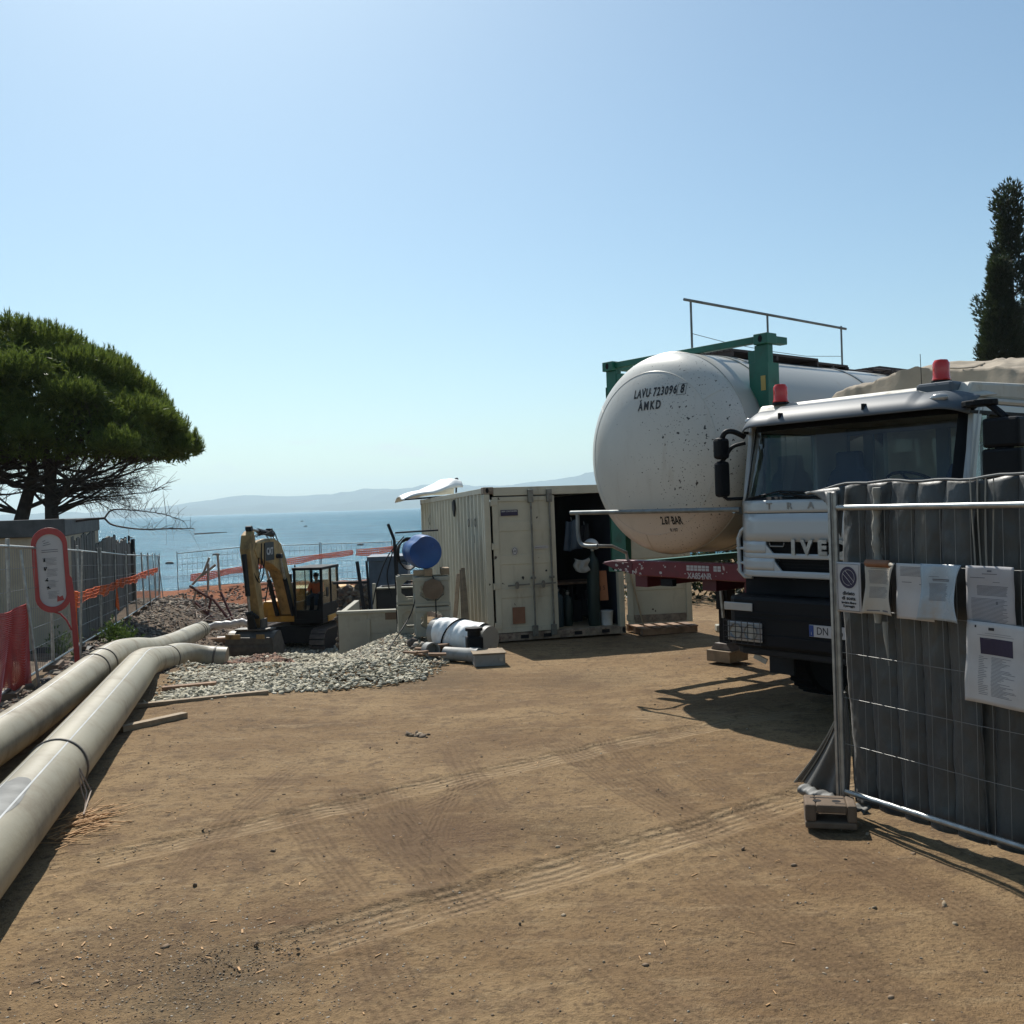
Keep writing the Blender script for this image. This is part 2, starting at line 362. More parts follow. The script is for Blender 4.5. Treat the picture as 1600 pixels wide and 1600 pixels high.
def axis(parts):
    a = []
    for lo, hi, st in parts: a += list(np.arange(lo, hi, st))
    return np.array(a + [parts[-1][1]])
xs = axis([(-600,-100,50),(-100,-30,5),(-30,-14,.5),(-14,-6,.12),(-6,-4.5,.06),(-4.5,5,.03),(5,14,.3),(14,40,2),(40,100,10),(100,600,50)])
ys = axis([(-60,0,6),(0,3.4,.4),(3.4,10,.032),(10,16,.07),(16,36,.14),(36,56,.3),(56,70,1.5),(70,90,10)])
X, Y = np.meshgrid(xs, ys); Z = H(X, Y)
def rut(x0, y0, x1, y1, w_, depth, berm):
    global Z
    dx, dy = x1-x0, y1-y0; L = math.hypot(dx, dy); dx, dy = dx/L, dy/L
    u = (X-x0)*dx + (Y-y0)*dy; v = -(X-x0)*dy + (Y-y0)*dx + .05*np.sin(u*1.1)
    m = smooth(-.3, .5, u)*smooth(L+.3, L-.5, u)
    Z = Z + m*(-depth*np.exp(-(v/w_)**4) + berm*np.exp(-((np.abs(v)-w_*1.15)/(w_*.28))**2))
rut(-3.0,6.05,3.4,10.6,.17,.018,.010); rut(-1.4,4.75,3.6,8.1,.19,.024,.013); rut(-1.5,8.0,-.1,4.9,.2,.012,.004); rut(.3,9.4,1.5,5.6,.18,.008,.004)
V = np.stack([X.ravel(), Y.ravel(), Z.ravel()], 1); nx, ny = len(xs), len(ys)
idx = np.arange(nx*ny).reshape(ny, nx)
Fg = np.stack([idx[:-1,:-1].ravel(), idx[:-1,1:].ravel(), idx[1:,1:].ravel(), idx[1:,:-1].ravel()], 1)

def groundmat():
    m, t, b, co = newmat('packed_dirt')
    sx = t.n.new('ShaderNodeSeparateXYZ'); t.set(sx.inputs[0], co); x, y, z = sx.outputs
    big = t.noise(co, .45, 5, .6); mid = t.noise(co, 2.2, 6, .65); fin = t.noise(co, 26, 5, .7); vf = t.noise(co, 110, 3, .7)
    col = t.mix(t.ramp(big, .35, .65), (.235,.150,.078,1), (.345,.238,.130,1))
    col = t.mix(t.ramp(mid, .50, .68, 0, .7), col, (.165,.105,.062,1))
    st_ = t.noise(t.map(co, (1.0,4.5,1), (0,0,.6)), 1.6, 6, .7); col = t.mix(t.ramp(st_, .50, .68, 0, .55), col, (.39,.285,.170,1))
    md2 = t.noise(co, 7.5, 6, .7); col = t.mix(t.ramp(md2, .50, .66, 0, .75), col, (.15,.10,.06,1))
    col = t.mix(t.ramp(fin, .50, .68, 0, .7), col, (.11,.07,.042,1))
    wh = t.n.new('ShaderNodeTexVoronoi'); t.set(wh.inputs['Vector'], co); wh.inputs['Scale'].default_value = 34; spk = t.math('MULTIPLY', t.ramp(wh.outputs['Distance'], .22, .12), t.ramp(t.noise(co, 3.1, 4), .50, .62)); col = t.mix(t.math('MULTIPLY', spk, .8), col, (.10,.065,.04,1))
    col = t.mix(t.ramp(vf, .60, .72, 0, .55), col, (.42,.34,.25,1))
    # grey gritty patch lower left, wheel-packed streaks
    def blob(cx, cy_, r, st):
        dx = t.math('SUBTRACT', x, cx); dy = t.math('SUBTRACT', y, cy_)
        d = t.math('SQRT', t.math('ADD', t.math('MULTIPLY', dx, dx), t.math('MULTIPLY', dy, dy)))
        d = t.math('ADD', d, t.math('MULTIPLY', t.math('SUBTRACT', mid, .5), r*1.6)); return t.ramp(d, r, r*.3, 0, st)
    grit = t.ramp(t.noise(co, 60, 4, .7), .42, .6)
    for cx, cy_, r, st, c in ((-1.45,4.55,.55,.60,(.085,.075,.055)), (-2.0,5.0,.7,.6,(.12,.075,.045)), (-1.25,5.3,.4,.6,(.14,.08,.045)), (1.2,4.5,.8,.35,(.16,.10,.06)),
                              (-.6,6.6,.85,.75,(.17,.10,.055)), (.35,6.5,.6,.6,(.15,.10,.055)), (1.9,5.6,.7,.5,(.19,.115,.065)), (2.5,4.6,.8,.55,(.17,.105,.06)), (-1.9,6.2,.5,.5,(.17,.10,.06)), (-.3,9.0,1.1,.45,(.18,.11,.065)), (.9,12.6,1.1,.5,(.14,.10,.065)), (-1.3,13.0,1.2,.6,(.12,.09,.06)), (2.2,7.6,.5,.6,(.13,.08,.05)), (-.5,6.4,.6,.5,(.16,.10,.065))):
        f = blob(cx, cy_, r, st); col = t.mix(t.math('MULTIPLY', f, t.math('MULTIPLY_ADD', grit, .6, .4)), col, c4(c))
    hgt = t.math('ADD', t.math('MULTIPLY', fin, .020), t.math('ADD', t.math('MULTIPLY', vf, .006), t.math('ADD', t.math('MULTIPLY', md2, .03), t.math('MULTIPLY', mid, .03))))
    for (x0,y0,x1,y1,w_,pitch,amp,lug) in ((-3.0,6.05,3.4,10.6,.17,.065,.009,.09), (-1.4,4.75,3.6,8.1,.2,.07,.012,.10), (-1.35,7.9,-.1,4.9,.2,.055,.010,0), (-1.05,7.7,-.35,5.5,.12,.04,.008,.0), (-1.75,7.4,-.75,5.2,.12,.05,.006,0),
                                 (.3,9.4,1.5,5.6,.18,.05,.010,0), (.75,9.3,1.25,6.9,.10,.045,.008,.0), (1.3,8.3,2.2,5.0,.14,.05,.006,0), (-1.9,8.7,-2.1,5.6,.12,.05,.005,.0), (-.6,9.2,-.1,6.7,.14,.06,.006,.0), (-.2,7.9,-.75,6.9,.10,.045,.006,0), (-.45,8.0,-.55,6.2,.09,.04,.006,0),
                                 (1.0,10.2,5,9.5,.25,.07,.012,.10), (.2,4.9,.9,3.6,.13,.05,.007,0), (1.0,5.9,1.7,3.8,.2,.05,.007,0), (1.9,6.2,2.6,4.2,.2,.05,.006,0), (-.9,5.2,-.3,3.7,.15,.05,.006,0), (-1.2,10.6,1.8,11.6,.2,.06,.006,0)):
        a = math.atan2(y1-y0, x1-x0); L = math.hypot(x1-x0, y1-y0)
        u = t.math('ADD', t.math('MULTIPLY', t.math('SUBTRACT', x, x0), math.cos(a)), t.math('MULTIPLY', t.math('SUBTRACT', y, y0), math.sin(a)))
        v = t.math('SUBTRACT', t.math('MULTIPLY', t.math('SUBTRACT', y, y0), math.cos(a)), t.math('MULTIPLY', t.math('SUBTRACT', x, x0), math.sin(a)))
        v = t.math('ADD', v, t.math('ADD', t.math('MULTIPLY', t.math('SINE', t.math('MULTIPLY', u, 1.1)), .05), t.math('MULTIPLY', t.math('SUBTRACT', mid, .5), .07)))
        av = t.math('ABSOLUTE', v); ms = t.math('MULTIPLY', t.ramp(av, w_*1.1, w_*.85), t.math('MULTIPLY', t.ramp(u, -.2, .5), t.ramp(u, L+.2, L-.5)))
        wear = t.ramp(t.noise(co, 3.4, 6, .75), .38 if lug else .32, .60 if lug else .52); ms = t.math('MULTIPLY', ms, wear)
        gr = t.math('SINE', t.math('MULTIPLY', v, 2*PI/pitch)); h = gr
        if lug:
            ch = t.math('SINE', t.math('MULTIPLY', t.math('ADD', u, t.math('MULTIPLY', av, .35)), 2*PI/lug)); h = t.math('ADD', gr, t.math('MULTIPLY', ch, .28))
        hgt = t.math('ADD', hgt, t.math('MULTIPLY', t.math('MULTIPLY', h, ms), amp*.5))
        col = t.mix(t.math('MULTIPLY', ms, .6 if lug else .34), col, (.44,.325,.20,1) if lug else (.19,.12,.07,1))
        col = t.mix(t.math('MULTIPLY', ms, t.ramp(gr, .2, -.8, 0, .5 if lug else .36)), col, (.14,.09,.05,1))
    # beyond the yard: grey-brown rubble slope, then the raw red clay bank
    pitm = t.math('MULTIPLY', t.ramp(y, 14, 17), t.ramp(x, -1.5, -3.0)); soil = t.mix(t.ramp(mid, .35, .6), (.10,.075,.055,1), (.20,.15,.11,1))
    col = t.mix(pitm, col, soil)
    yy = t.math('ADD', y, t.math('MULTIPLY', t.math('SUBTRACT', big, .5), 8))
    clay = t.math('MULTIPLY', t.ramp(yy, 45, 47.5), t.ramp(x, -5.0, -6.5)); cc = t.mix(t.ramp(mid, .4, .65), (.30,.105,.042,1), (.20,.075,.035,1)); col = t.mix(clay, col, cc)
    dx = t.math('SUBTRACT', x, -5.6); dy = t.math('SUBTRACT', y, 20.2); d = t.math('SQRT', t.math('ADD', t.math('MULTIPLY', dx, dx), t.math('MULTIPLY', t.math('MULTIPLY', dy, dy), .2)))
    col = t.mix(t.ramp(d, 1.3, .6), col, cc)
    col = t.mix(1.0, col, (.80,.785,.745,1), 'MULTIPLY'); t.set(b.inputs['Base Color'], col); b.inputs['Roughness'].default_value = .95; b.inputs['Specular IOR Level'].default_value = .2
    bn = t.new('Bump'); bn.inputs['Strength'].default_value = 1; bn.inputs['Distance'].default_value = 1.0
    t.set(bn.inputs['Height'], hgt); t.l.new(bn.outputs[0], b.inputs['Normal']); return m
M['ground'] = groundmat()
g = rawmesh('ground', V, Fg, M['ground'], kind='structure'); g.data.polygons.foreach_set('use_smooth', [True]*len(g.data.polygons))

# sea
def seamat():
    m, t, b, co = newmat('sea_water'); t.n.remove(b)
    w1 = t.noise(t.map(co, (.5,1.1,1)), 1.0, 5, .65); w2 = t.noise(t.map(co, (.06,.16,1)), 1.0, 5, .6); w3 = t.noise(t.map(co, (.012,.035,1)), 1.0, 4, .6)
    bn = t.new('Bump'); bn.inputs['Strength'].default_value = 1; bn.inputs['Distance'].default_value = 1.0
    t.set(bn.inputs['Height'], t.math('ADD', t.math('MULTIPLY', w1, .30), t.math('MULTIPLY', w2, 1.0)))
    rip = t.noise(t.map(co, (.30,1.0,1)), 1.0, 6, .72); rip2 = t.noise(t.map(co, (.05,.22,1)), 1.0, 5, .7)
    r_ = t.math('ADD', t.math('MULTIPLY', rip, .6), t.math('MULTIPLY', rip2, .4))
    df = t.new('BsdfDiffuse'); t.set(df.inputs[0], t.mix(t.ramp(t.math('ADD', t.math('MULTIPLY', r_, .8), t.math('MULTIPLY', w3, .2)), .42, .60), (.003,.045,.085,1), (.010,.105,.165,1)))
    gl = t.new('BsdfGlossy'); gl.inputs[0].default_value = (.84,.96,1,1); gl.inputs['Roughness'].default_value = .18; t.l.new(bn.outputs[0], gl.inputs['Normal'])
    fr = t.new('Fresnel'); fr.inputs[0].default_value = 1.33; t.l.new(bn.outputs[0], fr.inputs['Normal'])
    f = t.math('MULTIPLY', t.math('MULTIPLY', fr.outputs[0], .46), t.ramp(r_, .40, .58, .62, 1.12), clamp=True)
    mx = t.new('MixShader'); t.set(mx.inputs[0], f); t.l.new(df.outputs[0], mx.inputs[1]); t.l.new(gl.outputs[0], mx.inputs[2]); t.l.new(mx.outputs[0], t.n['Material Output'].inputs[0])
    return m
M['sea'] = seamat()
sx_ = axis([(-26000,-2000,2000),(-2000,-200,100),(-200,200,2.0),(200,2000,100),(2000,26000,2000)]); sy_ = axis([(54,90,.6),(90,200,2),(200,600,10),(600,3000,200),(3000,26000,2000)])
SX, SY = np.meshgrid(sx_, sy_); SZ = -3.5 + np.where((np.abs(SX)<=200)&(SY<200), .10*nz(SX,SY,.35,1)+.06*nz(SX,SY*1.7,.9,2), 0)
i2 = np.arange(SX.size).reshape(SX.shape)
sea = rawmesh('sea', np.stack([SX.ravel(),SY.ravel(),SZ.ravel()],1), np.stack([i2[:-1,:-1].ravel(), i2[:-1,1:].ravel(), i2[1:,1:].ravel(), i2[1:,:-1].ravel()],1), M['sea'], kind='structure')
sea.data.polygons.foreach_set('use_smooth', [True]*len(sea.data.polygons))

# far hills: two ridges of real relief, 7 and 9 km off
def hills(dist, prof, depth, seed, name):
    tx = [p[0]*dist/9000 for p in prof]; tz = [p[1]*dist/9000 for p in prof]
    hx = np.linspace(tx[0], tx[-1], 420); hv = np.linspace(0, 1, 14); A, B = np.meshgrid(hx, hv)
    top = np.interp(A, tx, tz); e = np.sin(B*PI)**.8; n = 1 + .35*nz(A, B*900, .004, seed) + .2*nz(A, B*900, .012, seed+1)
    Zh = -5 + np.maximum(0, top + 26*nz(A, A*0, .003, seed+3) + 14*nz(A, A*0, .010, seed+4) + 6*nz(A, A*0, .03, seed+5))*e*np.where(np.abs(B-.5)<.05, 1, n*.93)
    Yh = dist + (B-.5)*depth
    ii = np.arange(A.size).reshape(A.shape)
    rawmesh(name, np.stack([A.ravel(),Yh.ravel(),Zh.ravel()],1), np.stack([ii[:-1,:-1].ravel(), ii[:-1,1:].ravel(), ii[1:,1:].ravel(), ii[1:,:-1].ravel()],1), M['hill'], kind='structure')
M['hill'] = mat('scrub_hills', (.07,.085,.05), .95, 0, .3, .002)
def hp(pts): return [((px-800)/1540*9000, h_/1540*9000+5) for px, h_ in pts]
hills(9000, hp([(-900,20),(-300,10),(60,6),(150,7),(240,14),(290,18),(330,24),(380,29),(420,26),(470,25),(520,26),(570,31),(620,29),(650,32),(690,38),(740,30),(800,30),(830,35),(870,38),(930,45),(1000,40),(1100,30),(1300,35),(1600,30),(2200,20)]), 2600, 3, 'hills')
hills(7600, hp([(-700,6),(-200,9),(60,10),(110,11),(180,9),(260,12),(300,10),(360,9),(420,12),(500,9),(620,14),(700,15),(800,8),(1000,12),(1500,8)]), 1500, 9, 'hills')
# ------------------------------------------------------------------ loose stone, clods, splinters (uncountable stuff)
ICO_V = []; ph = (1+5**.5)/2
for a_, b_ in ((-1,ph),(1,ph),(-1,-ph),(1,-ph)): ICO_V.append((a_,b_,0))
for a_, b_ in ((-1,ph),(1,ph),(-1,-ph),(1,-ph)): ICO_V.append((0,a_,b_))
for a_, b_ in ((ph,-1),(ph,1),(-ph,-1),(-ph,1)): ICO_V.append((a_,0,b_))
ICO_V = np.array(ICO_V)/math.sqrt(1+ph*ph)
ICO_F = np.array([(0,11,5),(0,5,1),(0,1,7),(0,7,10),(0,10,11),(1,5,9),(5,11,4),(11,10,2),(10,7,6),(7,1,8),(3,9,4),(3,4,2),(3,2,6),(3,6,8),(3,8,9),(4,9,5),(2,4,11),(6,2,10),(8,6,7),(9,8,1)])
def rocks(name, P, S, mt, flat=.65, parent=None, kind='stuff', sink=.35):
    n = len(P); P = np.asarray(P); S = np.asarray(S)
    a = rng.uniform(0, 2*PI, n); tl = rng.normal(0, .5, n)
    sc = np.stack([rng.uniform(.7,1.4,n), rng.uniform(.6,1.1,n), rng.uniform(flat*.6,flat*1.3,n)], 1)*S[:,None]
    B = ICO_V[None]*(1+rng.normal(0,.22,(n,12,1))); Vv = B*sc[:,None,:]
    c, s_ = np.cos(tl)[:,None], np.sin(tl)[:,None]; x, y, z = Vv[...,0], Vv[...,1], Vv[...,2]
    x, z = x*c - z*s_, x*s_ + z*c
    c, s_ = np.cos(a)[:,None], np.sin(a)[:,None]; x, y = x*c - y*s_, x*s_ + y*c
    Vv = np.stack([x, y, z], -1) + P[:,None,:]; Vv[...,2] += (S*flat*(1-2*sink)*.5)[:,None]
    Fv = (ICO_F[None] + (np.arange(n)*12)[:,None,None]).reshape(-1,3)
    return rawmesh(name, Vv.reshape(-1,3), Fv, mt, parent, kind=kind)
def stonemat(name, cols, rough=.9):
    m, t, b, co = newmat(name); g_ = t.n.new('ShaderNodeNewGeometry'); cr = t.n.new('ShaderNodeValToRGB'); cr.color_ramp.interpolation = 'CONSTANT'
    el = cr.color_ramp.elements; el[0].color = c4(cols[0]); el[1].position = 1/len(cols); el[1].color = c4(cols[1])
    for i in range(2, len(cols)): e = el.new(i/len(cols)); e.color = c4(cols[i])
    t.l.new(g_.outputs['Random Per Island'], cr.inputs[0]); n = t.noise(co, 60, 4)
    t.set(b.inputs['Base Color'], t.mix(t.ramp(n, .3, .7, 0, .4), cr.outputs[0], (.14,.12,.09,1))); b.inputs['Roughness'].default_value = rough; return m
M['stone'] = stonemat('crushed_grey_stone', [(.60,.55,.40),(.46,.43,.32),(.74,.69,.54),(.34,.32,.24),(.54,.49,.35),(.44,.42,.33)])
M['clod'] = stonemat('brown_clods', [(.24,.16,.09),(.32,.22,.14),(.15,.10,.06),(.38,.29,.19),(.26,.17,.10)])
M['chip'] = stonemat('pale_chips', [(.45,.40,.32),(.34,.29,.22),(.52,.46,.38),(.25,.19,.13)])
M['rubble'] = stonemat('rubble', [(.16,.13,.10),(.24,.19,.14),(.10,.08,.07),(.30,.25,.19),(.20,.12,.08)])
M['brownfines'] = stonemat('brown_fines', [(.34,.26,.17),(.26,.19,.12),(.42,.33,.23),(.20,.15,.10),(.36,.30,.22)])
M['redclod'] = stonemat('rust_red_clods', [(.24,.11,.065),(.16,.08,.05),(.32,.17,.10),(.11,.06,.045)])
def poly_in(px, py, poly):
    ins = np.zeros(len(px), bool); j = len(poly)-1
    for i in range(len(poly)):
        xi, yi = poly[i]; xj, yj = poly[j]
        c = ((yi > py) != (yj > py)) & (px < (xj-xi)*(py-yi)/(yj-yi+1e-12)+xi); ins ^= c; j = i
    return ins
def scatter(poly, n, power=0):
    poly = np.array(poly); lo, hi = poly.min(0), poly.max(0); px = []; py = []
    while sum(map(len, px)) < n:
        a = rng.uniform(lo[0], hi[0], n); b_ = lo[1] + (hi[1]-lo[1])*rng.uniform(0, 1, n)**(1+power)
        k = poly_in(a, b_, poly); px.append(a[k]); py.append(b_[k])
    px = np.concatenate(px)[:n]; py = np.concatenate(py)[:n]; return px, py
# ballast floor of the excavation and the mound spilling from it beside the precast rings
GP = [(-4.3,11.75),(-3.3,11.9),(-2.7,12.1),(-2.0,12.45),(-1.25,12.9),(-1.1,13.6),(-1.4,14.6),(-1.6,16),(-2.2,19),(-3.3,24),(-5.0,34),(-6,40),(-9.5,40),(-9.2,33),(-7.4,27),(-7.6,24.5),(-6.4,20),(-5.2,15),(-4.6,13)]
def mound(x, y): return .15*np.exp(-(((x+2.0)/.75)**2 + ((y-16.8)/2.0)**2)) + .12*np.exp(-(((x+2.2)/.8)**2 + ((y-13.6)/.9)**2))
gx, gy = scatter(GP, 26000, .9); gx = gx+rng.normal(0,.08,len(gx)); gy = gy+rng.normal(0,.08,len(gy)); gs = rng.uniform(.014, .034, len(gx))*(1+np.clip(gy-16,0,14)*.06)
rocks('gravel', np.stack([gx, gy, H(gx,gy)+mound(gx,gy)+gs*.2], 1), gs*rng.choice([.6,1,1,1.5],len(gx)), M['stone'], .45)
mx_, my_ = scatter([(-3.2,14.5),(-1.0,14.2),(-.9,17),(-1.2,19.5),(-2.6,20),(-3.3,17.5)], 9000); ms_ = rng.uniform(.018,.042,len(mx_))
mz = H(mx_,my_)+mound(mx_,my_)*rng.uniform(.82,1.04,len(mx_)); rocks('gravel', np.stack([mx_,my_,mz],1)[::2], ms_[::2], M['stone'], .45); rocks('rubble', np.stack([mx_,my_,mz],1)[1::2], ms_[1::2]*rng.uniform(.4,1.3,len(ms_[1::2])), M['brownfines'], .5)
# earth core under the mound so nothing floats
mb = MB(); mb.grid(lambda u, v: ((-4+3.6*u), 13+7.5*v, Hs(-4+3.6*u, 13+7.5*v)-.03+float(mound(-4+3.6*u, 13+7.5*v))), 30, 40); mb.build('gravel_mound', M['ground'], sm=60, kind='structure')
# pebbles and clods over the yard
px_, py_ = scatter([(-3.3,3.6),(3.2,3.6),(6,12),(4,15.5),(-.8,15.5),(-1.2,12.6),(-4.4,11.6),(-3.4,7)], 3600, 1.0)
for nm, sel, mt, lo, hi in (('pebbles', slice(0,2500), 'clod', .003, .009), ('pebbles', slice(2500,3440), 'chip', .003, .008), ('clods', slice(3440,3600), 'clod', .009, .020)):
    a, b_ = px_[sel], py_[sel]; s_ = rng.uniform(lo, hi, len(a)); rocks(nm, np.stack([a,b_,H(a,b_)],1), s_, M[mt], .6)
# denser gritty patch, lower left
q = rng.normal(0, 1, (1500,2)); ax_ = -1.6 + q[:,0]*.45; ay_ = 4.55 + q[:,1]*.30; k_ = ay_ > 3.5; ax_, ay_ = ax_[k_], ay_[k_]
rocks('grit', np.stack([ax_,ay_,H(ax_,ay_)],1), rng.uniform(.002,.007,len(ax_)), M['clod'], .6)
q = rng.normal(0, 1, (900,2)); ax_ = -1.6 + q[:,0]*.6; ay_ = 4.8 + q[:,1]*.5; k_ = ay_ > 3.5; ax_, ay_ = ax_[k_], ay_[k_]
rocks('grit', np.stack([ax_,ay_,H(ax_,ay_)],1), rng.uniform(.002,.008,len(ax_)), M['chip'], .4)
# dark debris clump in the middle of the yard
cl = rng.normal(0,1,(26,2))*(.05,.035)+(-1.02,9.6); rocks('soil_clump', np.stack([cl[:,0],cl[:,1],H(cl[:,0],cl[:,1])],1), rng.uniform(.018,.04,26), M['clod'], .7, kind='stuff')
# rubble along the left bank and the far slope
bx = rng.uniform(0, 1, 9000); by = 11 + 37*rng.uniform(0,1,9000)**1.3; bxx = fence_x(by) + .1 + bx*3.0
k_ = bxx < -4.6-(by-11)*.2; bxx, by = bxx[k_], by[k_]
rocks('rubble', np.stack([bxx,by,H(bxx,by)],1), rng.uniform(.02,.10,len(by))*rng.uniform(.4,1,len(by)), M['rubble'], .6)
bx, by = scatter([(-16,40),(-6,40),(-5.5,46),(-15,47)], 3500); rocks('rubble', np.stack([bx,by,H(bx,by)],1), rng.uniform(.05,.16,len(by)), M['rubble'], .6)
bx, by = scatter([(-5.75,18.9),(-5.45,18.3),(-4.9,18.3),(-4.7,21),(-6.0,24),(-6.8,22)], 1500); rocks('red_soil_lumps', np.stack([bx,by,H(bx,by)+.03],1), rng.uniform(.02,.07,len(by)), M['redclod'], .5)
bx, by = scatter([(-15,47.5),(-6,47.5),(-6,51.5),(-17,50)], 700); rocks('red_soil_lumps', np.stack([bx,by,H(bx,by)],1), rng.uniform(.03,.12,len(by)), M['redclod'], .5)

# ------------------------------------------------------------------ pipes
def spline(P, n):
    P = [Vector(p) for p in P]; P = [2*P[0]-P[1]] + P + [2*P[-1]-P[-2]]; out_ = []
    for i in range(1, len(P)-2):
        for k in range(n):
            t = k/n; a, b_, c, d = P[i-1:i+3]
            out_.append(.5*((2*b_) + (c-a)*t + (2*a-5*b_+4*c-d)*t*t + (3*b_-a-3*c+d)*t**3))
    out_.append(P[-2]); return out_
def pipeline(pts, r, label, stripes, bands, n=8, open_end=False):
    path = spline(pts, n); t_ = thing('sewer_pipe', label, 'pipe', (path[0].x, path[0].y, 0), group='large plastic sewer pipes')
    off = Vector(t_.location); loc = [p-off for p in path]
    MB().tube(loc, r, 40).build('pipe_wall', M['pipe'], t_, sm=50)
    # stripes follow the wall at a fixed angle
    for ang in stripes:
        mb = MB(); Vs = []
        for i, p in enumerate(loc):
            d = (loc[min(i+1,len(loc)-1)]-loc[max(i-1,0)]).normalized(); sdv = d.cross(Vector((0,0,1))).normalized(); up = sdv.cross(d)
            for da in (-.012, .012):
                a = R(ang)+da/r*.45; Vs.append(p + (sdv*math.sin(a)+up*math.cos(a))*(r+.002))
        mb.add(Vs, [(2*i,2*i+1,2*i+3,2*i+2) for i in range(len(loc)-1)]); mb.build('stripe', M['pipe_line'], t_)
    for f in bands:
        i = min(range(len(path)), key=lambda k: (path[k]-Vector(f)).length); i = min(max(i,1), len(path)-2)
        d = (loc[i+1]-loc[i-1]).normalized(); MB().tube([loc[i]-d*.02, loc[i]-d*.012, loc[i]+d*.012, loc[i]+d*.02], [r+.001, r+.012, r+.012, r+.001], 40, caps=False).build('joint_band', M['pipe_band'], t_, sm=50)
    return t_
P2 = [(-2.35,2.6,.22),(-2.98,5.1,.22),(-3.95,9.1,.22),(-4.70,12.0,.19),(-5.22,13.7,.08),(-5.66,15.2,-.09),(-6.0,16.8,-.29),(-6.14,17.8,-.38),(-6.12,18.35,-.46),(-5.9,18.62,-.55),(-5.5,18.68,-.60)]
P1 = [(-3.7,2.4,.21),(-4.25,6.2,.21),(-4.72,9.3,.21),(-5.30,12.3,.25),(-5.68,14.0,.20),(-6.12,15.9,.0),(-6.47,17.6,-.22),(-6.75,19.5,-.36),(-7.2,21.6,-.50),(-7.9,24.8,-.74)]
p2 = pipeline(P2, .222, 'thick sand coloured pipe nearest the yard curling to a short stub at the bucket', (-22, 24), [(-3.5,7.4,.2),(-6.02,17.0,-.31),(-5.72,18.66,-.58)])
p1 = pipeline(P1, .20, 'thick sand coloured pipe beside the fence running behind the nearer one', (6,), [(-5.33,12.3,.17),(-5.42,12.7,.15),(-7.6,23.4,-.64),(-7.72,24.0,-.68)])
# dark stained saddle on the near pipe
pth = spline(P2, 8); mb = MB(); c0 = min(range(len(pth)), key=lambda k: abs(pth[k].y-6.2)); d0 = (pth[c0+1]-pth[c0-1]).normalized(); sd0 = d0.cross(Vector((0,0,1))).normalized(); up0 = sd0.cross(d0); base0 = Vector((p2.location.x,p2.location.y,0))
def stain(u, v):
    a = u*2*PI; rr_ = v*(1+.25*mnoise.noise((math.cos(a)*2,math.sin(a)*2,1)))
    t_ = rr_*math.sin(a)*.55; th = R(-4)+rr_*math.cos(a)*.62; return pth[c0]+d0*t_-base0+(sd0*math.sin(th)+up0*math.cos(th))*.2238
mb.grid(stain, 40, 8); mb.build('grey_stain', mat('grey_pipe_stain', (.20,.20,.185), .7, 0, .3, 5), p2, sm=60)
# rope tied round the near pipe
rp = thing('rope', 'frayed pale rope hanging from the near pipe by the splinters', 'rope', (-3.5, 7.35, 0))
mb = MB()
for k in range(3):
    x0 = .30; mb.tube([(.10,.02*k,.385),(.19,.02*k,.27),(.22+.02*k,.03*k,.10),(.25+.04*k,-.12*k,.012)], .006, 5)
mb.build('strands', M['driftwood'], rp, sm=50)

# planks, timber
def plank(a, b_, w_, h_, label, mt='wood', lift=.0, name='plank', cat='plank', group=None):
    a = Vector(a); b_ = Vector(b_); c = (a+b_)/2; o = MB().bar(a-c, b_-c, w_, h_).build(name, M[mt], bev=.004); o.location = c; tag(o, label, cat, group); return o
def onground(x, y, h): return (x, y, Hs(x,y)+h/2+.003)
plank(onground(-4.05,10.0,.06), onground(-3.6,10.62,.06), .10, .06, 'short loose plank poking out from under the near pipe')
plank(onground(-4.5,11.45,.05), onground(-3.0,11.84,.05), .09, .05, 'long thin board lying along the front edge of the gravel')
plank(onground(-4.55,12.6,.06), onground(-3.9,12.75,.06), .12, .05, 'dark board end in the shade beside the pipes', 'wood_r')
# splinter bundle
mb = MB()
for k in range(110):
    a = random.gauss(.45, .45); L = random.uniform(.03,.24); x = random.gauss(-3.16,.10); y = random.gauss(6.95,.20); z = Hs(x,y)+random.uniform(.003,.03)
    mb.bar((x,y,z),(x+L*math.cos(a),y+L*math.sin(a),z+random.uniform(-.003,.02)), random.uniform(.003,.011), random.uniform(.002,.006))
for k in range(90):
    x = random.uniform(-3.0,1.5); y = random.uniform(4,9); a = random.uniform(0,PI); L = random.uniform(.015,.06); z = Hs(x,y)+.004
    mb.bar((x,y,z),(x+L*math.cos(a),y+L*math.sin(a),z), random.uniform(.003,.007), .003)
for k in range(60):
    x = random.gauss(-1.9,.45); y = random.gauss(5.0,.55); y = max(y, 4.0); a = random.uniform(0,PI); L = random.uniform(.01,.045); z = Hs(x,y)+.004
    mb.bar((x,y,z),(x+L*math.cos(a),y+L*math.sin(a),z+.002), random.uniform(.004,.010), .003)
mb.build('wood_splinters', M['splint'], kind='stuff')

